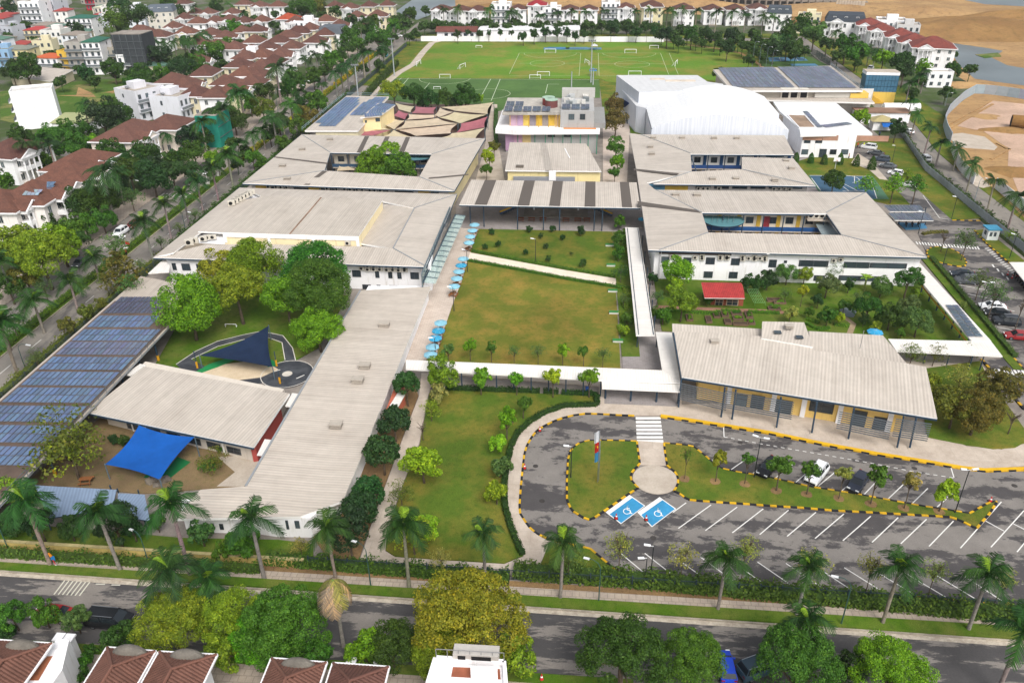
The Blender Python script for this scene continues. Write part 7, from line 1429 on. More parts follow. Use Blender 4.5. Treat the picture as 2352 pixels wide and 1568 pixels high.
b = thing('white_house','white house top with red tiled terrace, railings and glass door at the bottom','house',P(1060,1568)); c = [P(*q,8.5) for q in ((1000,1516),(1160,1524),(1168,1640),(960,1640))]
MB().prism([tuple(x[:2]) for x in c],0,8.3).build('wall','wall',b,WHITE)
MB().prism([tuple(P(*q,8.5)[:2]) for q in ((1040,1528),(1148,1533),(1150,1556),(1036,1550))],8.2,8.36).build('terrace_floor','rough',b,hx('b06a50'))
mb = MB(); top = [P(*q,8.5) for q in ((1003,1515),(1158,1524),(1166,1620))]
for i in range(2): mb.bar(top[i]+[0,0,.2],top[i+1]+[0,0,.2],.35,.5)
mb.bar(P(1000,1516,8.5)+[0,0,.2],P(975,1600,8.5)+[0,0,.2],.35,.5); mb.build('parapet','wall',b,WHITE)
mb = MB()
for i in range(7): p = top[0]*(1-i/6)+top[1]*i/6; mb.bar(p,p+[0,0,1.5],.05)
mb.bar(top[0]+[0,0,1.5],top[1]+[0,0,1.5],.05); mb.build('railing','metalpaint',b,hx('8d8d8d'))
p = P(1112,1545,9.3); block('glass_door',b,'clean',p[0],p[1],9.2,2.4,.15,1.6,WHITE); block('door_pane',b,'clearglass',p[0]+.5,p[1]-.1,9.2,.9,.1,1.3,ONE)
p = P(1094,1507,8.9); block('roof_unit',b,'metalpaint',p[0],p[1]+.2,9.,4.2,1.2,1.1,hx('b8b3ac')); block('roof_unit_grille',b,'rubber',p[0]+.5,p[1]-.42,9.,1.8,.08,.8,ONE); block('roof_unit_grille',b,'rubber',p[0]-1.3,p[1]-.42,9.,.7,.08,.8,ONE)
for i,(u,v) in enumerate(((871,1513),(806,1518),(135,1461),(158,1463),(715,1514))):
    t_ = thing('gate_post',nth(i)+' white gate post behind the foreground roofs','post',P(u,v+10),'white gate posts'); p = P(u,v,3.2); MB().box(p[0]-.35,p[0]+.35,p[1]-.35,p[1]+.35,0,3.).build('shaft','wall',t_,WHITE); MB().box(p[0]-.5,p[0]+.5,p[1]-.5,p[1]+.5,3.,3.2).build('cap','clean',t_,WHITE)
# ================================================================== VEHICLES,FURNITURE,SMALL THINGS
def loft(mb,secs,mi=0,caps=True):
    """secs: list of equal-length point rings"""
    n = len(secs[0])
    for i in range(len(secs)-1):
        for k in range(n): mb.face([secs[i][k],secs[i][(k+1) % n],secs[i+1][(k+1) % n],secs[i+1][k]],mi=mi)
    if caps: mb.face(secs[0][::-1],mi=mi); mb.face(secs[-1],mi=mi)
    return mb
def car_parts(kind):
    L,Wd,Hh,belt,prof,cab = dict(sedan=(4.7,1.82,1.45,.92,[(-2.35,.62,.75),(-2.2,.92,.85),(-1.5,1.0,.9),(1.05,.95,.9),(2.0,.8,.84),(2.35,.58,.7)],(-1.75,-.95,.45,1.25)),
        suv=(4.6,1.9,1.7,1.05,[(-2.3,.8,.8),(-2.2,1.08,.9),(-1.2,1.1,.95),(1.1,1.08,.95),(2.05,.98,.9),(2.3,.7,.78)],(-2.1,-1.75,.55,1.3)),
        van=(5.1,1.98,1.78,1.08,[(-2.55,.8,.86),(-2.48,1.1,.94),(-1.2,1.12,.98),(1.5,1.08,.98),(2.35,.92,.92),(2.55,.66,.8)],(-2.4,-2.2,1.0,1.75)),
        hatch=(4.0,1.75,1.5,.95,[(-2.0,.75,.76),(-1.92,.98,.84),(-1.1,1.,.87),(.95,.96,.87),(1.75,.84,.82),(2.0,.6,.7)],(-1.85,-1.5,.35,1.1)))[kind]
    b = MB(); secs = []
    for x,h,w in prof:
        w = w*Wd/1.82; secs.append([(x,-w*.96,.26),(x,-w,.45),(x,-w*.99,h*.78),(x,-w*.9,h),(x,w*.9,h),(x,w*.99,h*.78),(x,w,.45),(x,w*.96,.26)])
    loft(b,secs); body = b.mesh('body','carpaint')
    x0,x1,x2,x3 = cab; wb,wt = Wd/2*.9,Wd/2*.72; zt = Hh; zb = belt-.02
    gl = MB(); bot = [(x0,-wb,zb),(x3,-wb,zb),(x3,wb,zb),(x0,wb,zb)]; top = [(x1,-wt,zt-.05),(x2,-wt,zt-.05),(x2,wt,zt-.05),(x1,wt,zt-.05)]
    for i in range(4): j = (i+1) % 4; gl.face([bot[i],bot[j],top[j],top[i]])
    glass = gl.mesh('glass','carglass')
    rf = MB(); n_ = [(x1-.03,-wt-.02),(x2+.04,-wt-.02),(x2+.04,wt+.02),(x1-.03,wt+.02)]; rf.prism(n_,zt-.07,zt); roofm = rf.mesh('roof','carpaint')
    pl = MB()
    for s in (-1,1):
        for xb,xt in ((x0,x1),(x3,x2),((x0+x3)/2-.1,(x1+x2)/2-.1)): pl.bar((xb,s*wb*1.005,zb),(xt,s*wt*1.01,zt-.05),.07)
    pill = pl.mesh('pillars','carpaint')
    wh = MB().tube([(0,-.11,0),(0,.11,0)],.33,14).mesh('wheel','rubber'); rim = MB().tube([(0,-.125,0),(0,.125,0)],.2,10).mesh('rim','chrome')
    hl = MB().box(-.06,.06,-.22,.22,-.08,.08).mesh('headlight','lampglass'); tl = MB().box(-.05,.05,-.16,.16,-.1,.1).mesh('tail_light','redlight'); mr = MB().box(-.1,.1,-.1,.1,-.07,.07).mesh('mirror','carpaint')
    bp = MB().box(-.06,.06,-Wd*.4,Wd*.4,-.13,.13).mesh('bumper','rubber')
    return dict(L=L,W=Wd,body=body,glass=glass,roof=roofm,pillars=pill,wheel=wh,rim=rim,hl=hl,tl=tl,mr=mr,bp=bp,belt=belt,x3=x3,rail=kind in ('suv','van'),H=Hh,x1=x1,x2=x2,wt=wt)
CARS = {k: car_parts(k) for k in ('sedan','suv','van','hatch')}
RAIL = MB().box(-.5,.5,-.03,.03,-.03,.03).mesh('roof_rail','chrome')
def car(kind,col,u,v,rot,label,group=None,z=.03):
    c = CARS[kind]; p = P(u,v,.7); o = thing('parked_car',label,'car',(p[0],p[1],z),group,R(rot),world=False)
    for n_ in ('body','glass','roof','pillars'): put(n_,c[n_],o,col)
    L2,w2 = c['L']/2,c['W']/2
    for sx in (-1,1):
        for sy in (-1,1): w = put('wheel',c['wheel'],o,None,(sx*L2*.6,sy*(w2-.1),.33)); put('rim',c['rim'],w)
    for s in (-1,1): put('headlight',c['hl'],o,None,(L2*.955,s*w2*.62,.66)); put('tail_light',c['tl'],o,None,(-L2*.97,s*w2*.7,.82)); put('mirror',c['mr'],o,col,(c['x3']-.45,s*(w2+.06),c['belt']+.05))
    for s in (-1,1): put('bumper',c['bp'],o,None,(s*L2*.985,0,.42))
    if c['rail']:
        for s in (-1,1): put('roof_rail',RAIL,o,None,((c['x1']+c['x2'])/2,s*c['wt']*.95,c['H']+.03),None,((c['x2']-c['x1'])*.95,1,1))
    return o
KBLK,KWHT,KRED,KGRY = hx('15171a'),hx('e6e7e8'),hx('8e1f22'),hx('4a4e52')
def hd(a,b): d = P(*b)-P(*a); return math.degrees(math.atan2(d[1],d[0]))
car('van',KBLK,252,1421,-2,'black people carrier parked on the front street'); car('sedan',KRED,122,1408,178,'red car half hidden by trees behind the black people carrier')
car('hatch',hx('1740b8'),1667,1528,92,'bright blue hatchback at the bottom of the photo'); car('suv',hx('2f4654'),1742,1530,25,'dark teal car next to the bright blue hatchback',None)
ha = hd((1888,1068),(1862,1100))
car('suv',KWHT,1876,1086,ha,'white car nose-in on the upper side of the car park island'); car('sedan',hx('2e3442'),1973,1104,ha,'dark blue-grey sedan in the upper bays of the front car park'); car('sedan',KBLK,1766,1070,ha,'black car mostly hidden by an island tree')
EC = [(1996,337,'suv',KWHT,'white car at the head of the parked line beside the white block'),(2012,351,'sedan',KGRY,'second car in the line beside the white block, dark grey'),(2025,365,'suv',hx('3a4552'),'third car in the line beside the white block, dark blue'),(2040,380,'sedan',hx('5d6266'),'grey car at the end of the dark parked line'),(2057,396,'hatch',KWHT,'white hatchback below the grey car on the service road'),(2086,423,'sedan',KWHT,'white sedan under trees by the basketball court')]
for u,v,k,c,l in EC: car(k,c,u,v,152,l)
car('sedan',KWHT,2089,301,95,'white car driving on the far part of the east road'); car('suv',KWHT,2125,363,95,'white car on the east road outside the fence')
for u,v,k,c,l in ((2211,629,'sedan',hx('1d2733'),'dark navy car nearest the roundabout in the east car park'),(2221,644,'suv',KGRY,'dark grey car below the navy one in the east car park'),(2280,703,'sedan',KWHT,'white sedan in the east car park'),(2292,719,'sedan',KBLK,'black sedan below the white one in the east car park'),(2312,737,'suv',hx('20252c'),'large black car in the east car park'),(2340,771,'sedan',KRED,'red car at the right edge of the east car park')): car(k,c,u,v,172,l,z=.12)
car('suv',KWHT,277,532,-92,'white car parked on the boulevard by the villas'); car('sedan',hx('6a2028'),307,514,-92,'dark red car behind the white one on the boulevard'); car('sedan',KGRY,185,601,-92,'grey car under a roadside tree on the boulevard'); car('suv',hx('2f8a96'),885,127,-90,'turquoise car far up the boulevard'); car('suv',KWHT,2000,156,60,'white car by the villas behind the blue block'); car('sedan',KWHT,915,82,0,'white car at the far junction near the pitch'); car('suv',hx('d0d2d4'),888,66,0,'silver car under trees at the far junction')
# umbrellas and picnic tables
def umb_mesh():
    mb = MB(); n = 8
    for i in range(n): a,b = 2*math.pi*i/n,2*math.pi*(i+1)/n; mb.face([(math.cos(a),math.sin(a),0),(math.cos(b),math.sin(b),0),(math.cos(b)*.5,math.sin(b)*.5,.26),(math.cos(a)*.5,math.sin(a)*.5,.26)]); mb.face([(math.cos(a)*.5,math.sin(a)*.5,.26),(math.cos(b)*.5,math.sin(b)*.5,.26),(0,0,.42)])
    for i in range(n): a,b = 2*math.pi*i/n,2*math.pi*(i+1)/n; mb.face([(math.cos(a),math.sin(a),-.14),(math.cos(b),math.sin(b),-.14),(math.cos(b),math.sin(b),0),(math.cos(a),math.sin(a),0)])
    return mb.mesh('canopy','fabric')
UM = umb_mesh(); UP = MB().tube([(0,0,0),(0,0,2.75)],.035,6).mesh('pole','metalpaint'); UB = MB().prism([(-.3,-.3),(.3,-.3),(.3,.3),(-.3,.3)],0,.12).mesh('base','concrete')
URIB = MB().bar((0,0,.43),(1.,0,.01),.03).mesh('rib','metalpaint')
def umbrella(u,v,r_,col,label,group=None,z=2.35):
    p = P(u,v,z); o = thing('parasol',label,'parasol',(p[0],p[1],.1),group,random.uniform(0,.7),world=False)
    put('canopy',UM,o,col,(0,0,z-.1),None,(r_,r_,1.)); put('pole',UP,o,hx('8a8a88')); put('base',UB,o)
    for i in range(8): put('rib',URIB,o,hx('9fc9d8'),(0,0,z-.085),i*math.pi/4,(r_,1,1))
LB,MBL = hx('8fc7dc'),hx('3fa2cc')
UL = [(1090,516,LB),(1085,529,LB),(1080,543,LB),(1077,557,LB),(1064,594,LB),(1059,609,MBL),(1054,623,LB),(1049,639,LB),(1043,657,LB),(1012,741,LB),(1007,759,MBL),(1000,776,MBL),(993,796,LB),(989,814,LB)]
for i,(u,v,c) in enumerate(UL): umbrella(u,v,1.2,c,nth(i)+' pale blue parasol from the far end of the promenade','parasols along the promenade')
umbrella(2010,762,1.35,hx('3fa9dc'),'bright blue parasol at the garden edge behind the slatted hall'); umbrella(1474,503,.9,MBL,'small blue parasol beside the top of the white walkway')
def picnic(u,v,label,rot=0.,group=None,col=hx('9a6238')):
    p = P(u,v); o = thing('picnic_table',label,'picnic table',(p[0],p[1],.11),group,R(rot),world=False)
    for k in range(4): put('table_plank',unit_box('rough'),o,col,(0,-.27+k*.18,.74),None,(1.7,.165,.05))
    for s in (-1,1): put('bench_plank',unit_box('rough'),o,col,(0,s*.72,.45),None,(1.7,.28,.05))
    for s in (-1,1): MB().bar((s*.6,-.75,0),(s*.6,-.15,.72),.08).bar((s*.6,.75,0),(s*.6,.15,.72),.08).bar((s*.6,-.8,.41),(s*.6,.8,.41),.08).build('leg_frame','rough',o,col)
for i,(u,v,c) in enumerate(UL): p = P(u,v,2.35); o_ = (u,v); picnic(u-1,v+24 if v > 650 else v+20,nth(i)+' wooden picnic table from the far end of the promenade',80,'picnic tables along the promenade')
for i,(u,v) in enumerate(((1196,508),(1221,508),(1247,508),(1300,509),(1327,509),(1348,509))): picnic(u,v,nth(i)+' wooden table from the left under the colonnade',0,'tables under the colonnade',hx('8a4f30'))
picnic(200,1110,'wooden picnic table in the yard below the olive tree',10)
for i,(u,v) in enumerate(((1400,566),(1403,612),(1407,671),(1410,721),(1419,786))):
    p = P(u,v); o = thing('turf_bench',nth(i)+' green-topped low bench counted from the top of the central lawns','bench',(p[0],p[1],.12),'green benches along the lawn',world=False); put('seat',unit_box('plain'),o,hx('3a8040'),(0,0,.42),None,(1.9,.75,.08)); put('front',unit_box('clean'),o,hx('cfd0c8'),(0,-.3,.2),None,(1.8,.08,.38)); put('support',unit_box('clean'),o,hx('cfd0c8'),(0,.3,.2),None,(1.8,.08,.38))
# shade sails
def sail(pts,col,label,group=None,sag=.5,pinch=.16,posts_=True,z=4.):
    q = [P(p[0],p[1],p[2] if len(p) > 2 else z) for p in pts]; q = q if len(q) == 4 else q+[q[-1]*.999+q[0]*.001]
    n = 10; c = sum(q)/4; o = thing('shade_sail',label,'shade sail',(c[0],c[1],0),group); mb = MB(); gr = []
    for i in range(n+1):
        row = []
        for j in range(n+1):
            s,t_ = i/n,j/n; p = (q[0]*(1-s)+q[1]*s)*(1-t_)+(q[3]*(1-s)+q[2]*s)*t_; ed = 1-max(abs(2*s-1),abs(2*t_-1)); es = 4*s*(1-s); et = 4*t_*(1-t_)
            pull = pinch*(es*abs(2*t_-1)**2+et*abs(2*s-1)**2); p = p+(c-p)*pull; p[2] -= sag*es*et+.12*(es+et); row.append(p)
        gr.append(row)
    for i in range(n):
        for j in range(n): mb.face([gr[i][j],gr[i+1][j],gr[i+1][j+1],gr[i][j+1]])
    mb.build('fabric','fabric',o,col,smooth=True)
    if posts_:
        for p in (q if len(pts) == 4 else q[:3]): MB().tube([(p[0],p[1],0),p+[0,0,.15]],.09,6).build('post','metalpaint',o,hx('5a6a74'))
    return o
TAN,PNK = hx('d3c2a6'),hx('ad7078')
def t10(x,y): return (588+x/4,y/4)
SL_ = [([(1275,945),(1455,980),(1420,1035),(1310,1005)],TAN),([(1465,980),(1655,985),(1635,1045),(1430,1040)],PNK),([(1690,985),(2185,940),(2130,1050),(1830,1020)],TAN),([(1255,1060),(1310,1015),(1400,1045),(1370,1100)],PNK),([(1400,1050),(1660,1055),(1672,1078),(1380,1102)],TAN),([(1690,990),(1810,1030),(1680,1080),(1640,1060)],TAN),([(1820,1030),(2120,1055),(1880,1135),(1680,1080)],TAN),([(2130,1070),(2100,1170),(1840,1220),(1885,1135)],PNK),([(1240,1080),(1365,1110),(1270,1190),(1180,1150)],TAN),([(1370,1110),(1670,1085),(1860,1135),(1280,1190)],TAN),([(1280,1190),(1850,1140),(1790,1225),(1465,1250)],TAN),([(980,1190),(1060,1150),(1250,1190)],TAN),([(950,1245),(990,1195),(1240,1195),(1090,1245)],PNK),([(1150,1262),(1265,1195),(1440,1262)],TAN),([(1800,1225),(2105,1175),(2010,1285),(1700,1265)],TAN)]
cnt = {}
for q,c in sorted(SL_,key=lambda a: sum(p[0] for p in a[0])/len(a[0])):
    k = 'tan' if c is TAN else 'dusty pink'; cnt[k] = cnt.get(k,-1)+1; sail([t10(*p)+(4.+random.uniform(-.4,.6),) for p in q],[x*random.uniform(.95,1.05) for x in c],f'{nth(cnt[k])} {k} sail from the left in the patchwork of shade sails','patchwork of shade sails',.35,.12)
sail([t10(760,1460)+(4.5,),t10(1000,1465)+(4.2,),t10(960,1550)+(4.,),t10(880,1540)+(3.8,)],TAN,'upper tan shade sail inside the west quadrangle',None,.3); sail([t10(770,1475)+(4.2,),t10(930,1560)+(3.8,),t10(740,1570)+(4.,)],TAN,'lower tan shade sail inside the west quadrangle',None,.3)
sail([(458,816,2.7),(617,748,3.1),(626,843,2.5)],hx('25344f'),'dark navy triangular shade sail over the tricycle track',None,.5,.14)
sail([(319,976,3.4),(447,1003,3.5),(367,1101,2.6),(241,1066,2.7)],hx('1d5fb5'),'bright blue shade sail over the nursery yard',None,.4,.1)
for (u,v) in ((453,845),(642,880),(640,845)):
    pass
for i,(u,v,z) in enumerate(((454,846,3.4),(644,882,2.6),(636,842,3.))):
    p = P(u,v); o = thing('padded_post',nth(i)+' post with yellow padding from the left beside the tricycle track','post',(p[0],p[1],0),'padded posts'); MB().tube([(p[0],p[1],0),(p[0],p[1],z)],.08,8).build('shaft','navy',o); MB().tube([(p[0],p[1],.1),(p[0],p[1],1.3)],.17,10).build('padding','plain',o,hx('d9a01f'))
# lamps
LM = [MB().tube([(0,0,0),(0,0,.06),(0,0,1.)],[.12,.075,.05],8).mesh('pole','metalpaint'),MB().box(0,.75,-.13,.13,-.05,.07).mesh('lamp_head','lampglass')]
def lamp(bu,bv,tv,label,arms=1,col=hx('23292d'),ang=None,curve=False,group=None,zmax=14):
    b_ = P(bu,bv); lo,hi = 1,30
    for _ in range(30):
        z = (lo+hi)/2; w = CM.T@(np.array([b_[0],b_[1],z])-[0,0,CH]); vv = PH/2+PF*w[1]/w[2]
        if vv > tv: lo = z
        else: hi = z
    z = min(z,zmax); o = thing('street_lamp',label,'street lamp',(b_[0],b_[1],.05),group,ang if ang is not None else random.uniform(2.6,3.6),world=False); put('pole',LM[0],o,col,scale=(1,1,z))
    for k in range(arms):
        a = math.pi*k
        if curve:
            mb = MB(); mb.tube([(0,0,z),(.3*math.cos(a),.3*math.sin(a),z+.55),(.9*math.cos(a),.9*math.sin(a),z+.75),(1.5*math.cos(a),1.5*math.sin(a),z+.6)],.04,6); mb.build('arm','metalpaint',o,col); put('lamp_head',LM[1],o,None,(1.4*math.cos(a),1.4*math.sin(a),z+.58),(0,.25,a))
        else: MB().bar((0,0,z),(.5*math.cos(a),.5*math.sin(a),z+.1),.06).build('arm','metalpaint',o,hx('d0d2d2')); put('lamp_head',LM[1],o,None,(.35*math.cos(a),.35*math.sin(a),z+.1),(0,-.12,a))
G1 = hx('2f5550')
for i,q in enumerate(((20,1262,1215),(342,1293,1237),(852,1347,1265),(1375,1383,1305),(1931,1436,1348))): lamp(*q,nth(i)+' green street lamp from the left along the front pavement',1,G1,R(150),True,'green street lamps on the front pavement')
for q,a,l in (((1732,1096,1006),2,'double black lamp at the middle of the car park island'),((2193,1178,1080),2,'double black lamp at the right end of the car park island'),((1311,1097,1026),1,'single black lamp on the flagpole lawn'),((1494,1327,1255),1,'taller black lamp at the lower car park corner'),((1481,1337,1282),1,'shorter black lamp at the lower car park corner'),((1230,602,550),1,'black lamp on the upper central lawn beside the cream path'),((1074,625,576),1,'upper black lamp among the promenade parasols'),((1043,715,660),1,'middle black lamp among the promenade parasols'),((1002,829,776),1,'lowest black lamp among the promenade parasols'),((2109,537,488),1,'black lamp at the carport front corner'),((2185,503,453),1,'black lamp at the corner of the east grass strip'),((2318,594,540),1,'black lamp on the booth lawn'),((2164,615,570),1,'black lamp on the roundabout lawn'),((2250,713,650),2,'double black lamp among the east parking bays'),((2048,376,335),1,'black lamp on the grass beside the parked line')): lamp(*q,l,a)
for i,q in enumerate(((60,850,800),(140,585,540),(310,460,420),(425,522,493),(640,265,210),(692,245,200),(705,235,190),(735,170,140),(760,155,125),(450,350,325))): lamp(*q,nth(i)+' street lamp from the left along the boulevard',1,G1,R(10),True,'street lamps along the boulevard')
for i,q in enumerate(((2236,468,416),(2170,245,218),(1727,155,100),(1742,158,106),(1758,160,112),(1771,162,120))): lamp(*q,nth(i)+' tall curved lamp from the left near the east road and courts',1,hx('7a8a90'),R(20),True,'curved lamps in the east')
GLB = MB().tube([(0,0,-.22),(0,0,-.12),(0,0,.05),(0,0,.2)],[.06,.2,.22,.05],10).mesh('globe','lampglass')
for i,(u,v) in enumerate(((291,577),(478,425),(503,404))):
    p = P(u,v); o = thing('ornate_lamp',nth(i)+' ornate white globe lamp from the left on the boulevard median','street lamp',(p[0],p[1],.1),'ornate median lamps',world=False); put('pole',LM[0],o,hx('d8d8d4') if i else hx('3a4a46'),scale=(1.2,1.2,3.4)); put('base',unit_box('clean'),o,hx('dcdad4'),(0,0,.4),None,(.8,.8,.8))
    for k in range(5): a = k*1.257; put('globe',GLB,o,None,(.6*math.cos(a)*(k > 0),.6*math.sin(a)*(k > 0),3.3+.45*(k == 0)))
    if i == 0:
        for s in (-1,1): MB().face([(s*.2,0,1.6),(s*1.1,.1,1.5),(s*1.,.1,2.2),(s*.2,0,2.4)]).face([(s*.2,.01,2.4),(s*1.,.11,2.2),(s*1.1,.11,1.5),(s*.2,.01,1.6)]).build('red_flag','fabric',o,hx('c0302a'))
# floodlight masts
for i,(bu,bv,tv) in enumerate(((823,223,150),(906,175,90),(1357,190,94),(1362,195,160),(1312,225,165))):
    b_ = P(bu,bv); lo,hi = 1,40
    for _ in range(30):
        z = (lo+hi)/2; w = CM.T@(np.array([b_[0],b_[1],z])-[0,0,CH]); vv = PH/2+PF*w[1]/w[2]
        if vv > tv: lo = z
        else: hi = z
    o = thing('floodlight_mast',nth(i)+' tall grey floodlight mast from the left around the pitches','floodlight',(b_[0],b_[1],0),'floodlight masts',world=False); MB().tube([(0,0,0),(0,0,z)],[.3,.16],8).build('mast','metalpaint',o,hx('a8aeb2'))
    if i != 4:
        MB().bar((-1.4,0,z-.2),(1.4,0,z-.2),.15).build('crossbar','metalpaint',o,hx('a8aeb2'))
        for k in range(4): put('flood_lamp',unit_box('metalpaint'),o,hx('8d9396'),(-1.2+k*.8,-.2,z+.1),(.5,0,0),(.6,.3,.5))
# goals
def goal(u,v,wpx,rot,label,s=None):
    p = P(u,v); w = s or wpx*px_m(u,v); h = w*.34; o = thing('football_goal',label,'goal',(p[0],p[1],0),'football goals',R(rot),world=False); r_ = max(.05,.0003*p[1])
    MB().tube([(-w/2,0,0),(-w/2,0,h)],r_,6).build('post','clean',o,WHITE); MB().tube([(w/2,0,0),(w/2,0,h)],r_,6).build('post','clean',o,WHITE); MB().tube([(-w/2,0,h),(w/2,0,h)],r_,6).build('crossbar','clean',o,WHITE)
    mb = MB(); [mb.bar((sx*w/2,0,h),(sx*w/2,h*.8,0),r_) for sx in (-1,1)]; mb.bar((-w/2,h*.8,.05),(w/2,h*.8,.05),r_); mb.build('net_frame','clean',o,hx('c9ccc8'))
for i,q in enumerate(sorted([(1100,110,14,0),(962,150,16,80),(1063,157,16,70),(1022,180,25,0),(1264,122,25,0),(1448,123,26,0),(1502,112,20,0),(1553,150,18,75),(1348,148,18,-70),(1248,175,28,0),(1229,181,25,0),(1458,174,29,0),(1004,205,16,0)])): goal(*q[:3],q[3],nth(i)+' white football goal from the left on the sports ground',5.5 if q[3] else None)
goal(531,752,26,0,'small white goal under the playground trees')
p = P(1917,391); o = thing('basketball_hoop','white basketball backboard by the conical evergreens','basketball hoop',(p[0],p[1],0),world=False); MB().tube([(0,0,0),(0,0,3)],.09,6).build('pole','metalpaint',o,hx('c9ccc8')); put('backboard',unit_box('clean'),o,WHITE,(0,-.5,3.2),None,(1.8,.06,1.1)); MB().tube([(0,-.8,3.),(0,-.8,3.04)],.24,12).build('rim','plain',o,hx('c05a2a'))
# flags
for i,(u,v,tv,c,l) in enumerate(((1372,1109,990,hx('d8dade'),'flagpole flying a pale flag on the ring lawn'),(1374,1106,1012,hx('c8302c'),'flagpole flying a red flag with a yellow star'),(1375,1103,1034,hx('4f9ac8'),'flagpole flying a light blue flag'))):
    b_ = P(u,v); lo,hi = 1,20
    for _ in range(30):
        z = (lo+hi)/2; w = CM.T@(np.array([b_[0],b_[1],z])-[0,0,CH]); vv = PH/2+PF*w[1]/w[2]
        if vv > tv: lo = z
        else: hi = z
    o = thing('flagpole',l,'flagpole',(b_[0],b_[1],.1),world=False); MB().tube([(0,0,0),(0,0,z)],[.06,.04],8).build('pole','chrome',o)
    mb = MB(); n = 6; H_ = 1.9
    for k in range(n):
        f = lambda t_: (-.05-.62*t_+.02*math.sin(t_*9),.1*math.sin(t_*8),-.35*t_*t_)
        a,b2 = f(k/n),f((k+1)/n); mb.face([(a[0],a[1],z-H_+a[2]),(b2[0],b2[1],z-H_+b2[2]),(b2[0],b2[1],z-.1+b2[2]),(a[0],a[1],z-.1+a[2])])
    mb.build('flag','fabric',o,c)
    if i == 1:
        st_ = [(-.36+(.24 if k % 2 == 0 else .1)*math.sin(k*math.pi/5),.02-.09,z-1.08+(.3 if k % 2 == 0 else .12)*math.cos(k*math.pi/5)) for k in range(10)]; MB().face(st_).face([(x,y+.005,zz_) for x,y,zz_ in st_[::-1]]).build('star','clean',o,hx('e8c52a'))
# cones
CONE = MB().tube([(0,0,.05),(0,0,.7)],[.17,.03],10).mesh('cone_body','plain'); CB = MB().box(-.2,.2,-.2,.2,0,.05).mesh('cone_foot','rubber'); CBD = MB().tube([(0,0,.32),(0,0,.46)],[.112,.085],10).mesh('cone_band','lampglass')
for i,(u,v) in enumerate(sorted(((1240,990),(1205,1076),(1415,1191),(1484,1194),(2274,1152),(1244,1560),(2314,632),(2324,640)))):
    p = P(u,v); o = thing('traffic_cone',nth(i)+' red traffic cone from the left','traffic cone',(p[0],p[1],.03),'red traffic cones',scale=1.25,world=False); put('body',CONE,o,hx('c9302c')); put('foot',CB,o); put('band',CBD,o)
# fences and walls
def fence(label,pts,h,col,step=2.4,cat='fence',panel='pickets',z0=.05,name='iron_fence'):
    s = resample(pts,step); o = thing(name,label,cat,(*s[0],0)); d0 = (s[-1]-s[0]);
    pm = MB()
    L = np.linalg.norm(s[1]-s[0])
    if panel == 'pickets':
        for z in (.2,h-.15): pm.bar((0,0,z),(L,0,z),.05)
        for k in range(int(L/.16)): pm.bar((k*.16+.08,0,.05),(k*.16+.08,0,h),.03)
    elif panel == 'louvre':
        for k in range(int(L/.3)): pm.box(k*.3+.02,k*.3+.2,-.04,.04,.1,h)
        for z in (.3,h-.2): pm.bar((0,.02,z),(L,.02,z),.08)
    else: pm.box(0,L,-.04,.04,0,h)
    me = pm.mesh('fence_panel','metalpaint' if panel != 'solid' else 'plain'); po = MB().box(-.07,.07,-.07,.07,0,h+.15).mesh('fence_post','metalpaint'); b_ = BASE[o.name]
    for i in range(len(s)):
        put('post',po,o,col,(s[i][0]-b_[0],s[i][1]-b_[1],z0))
        if i < len(s)-1: d = s[i+1]-s[i]; put('fence_panel',me,o,col,(s[i][0]-b_[0],s[i][1]-b_[1],z0),math.atan2(d[1],d[0]),(np.linalg.norm(d)/L,1,1))
    return o
fr = lambda x: (x,frontY(x,L_IN[0]+1.,L_IN[1]+1.))
fence('dark iron fence in front of the hedge along the front pavement',[fr(-30.5),fr(60)],1.7,hx('2a3c44'))
fence('grey slatted fence along the east road',[(97.2,150),(97.2,226),(103.2,263),(104.5,275)],1.9,hx('8b9298'),2.6,panel='louvre',name='slatted_fence')
fence('dark fence between the boulevard verge and the campus',[(-90.,72),(-90.,430)],1.8,hx('3c4a4a'),3.)
fence('dark fence around the tennis courts',[tuple(P(1742,131)[:2]),tuple(P(1870,130)[:2]),tuple(P(1905,152)[:2])],3.2,hx('3a4a44'),4.)
b = thing('low_wall','low stained yellow wall along the left half of the front pavement','wall',(-50,frontY(-50,68.2,66.2),0)); xs = np.linspace(-80,-31,15)
for i in range(14):
    a,c = (xs[i],frontY(xs[i],L_IN[0]+1.,L_IN[1]+1.)),(xs[i+1]-.06,frontY(xs[i+1],L_IN[0]+1.,L_IN[1]+1.)); MB().bar((*a,.6),(*c,.6),.3,1.2).build('wall_section','rough',b,hx('c9b26a')); MB().bar((*a,1.25),(*c,1.25),.42,.12).build('coping','stone',b,hx('b5a878'))
def panelwall(label,pts,h,col,step=4.,name='hoarding',mat='sheet_plain',tilt=0.):
    s = resample([P(*q)[:2] for q in pts],step); o = thing(name,label,'wall',(*s[0],0))
    for i in range(len(s)-1): a,c = s[i],s[i+1]; mb = MB(); mb.bar((*a,h/2),(*(a+(c-a)*.985),h/2),.12,h); mb.build('wall_panel',mat,o,[x*random.uniform(.93,1.05) for x in col])
panelwall('grey ribbed metal hoarding around the building plot',[(2420,238),(2352,228),(2300,220),(2240,214),(2212,230),(2178,262),(2166,288),(2172,312),(2182,330)],3.4,hx('aeb8c4'))
panelwall('white concrete wall between the building plot and the east road',[(2184,345),(2200,388),(2235,424)],3.,hx('d8d8d6'),mat='wall'); panelwall('white wall below the building plot at the right edge',[(2284,432),(2352,488),(2420,545)],2.8,hx('dcdcda'),mat='wall')
sheet('gate_slab',[(2205,398),(2245,398),(2275,428),(2258,432),(2240,428)],.05,'concrete')
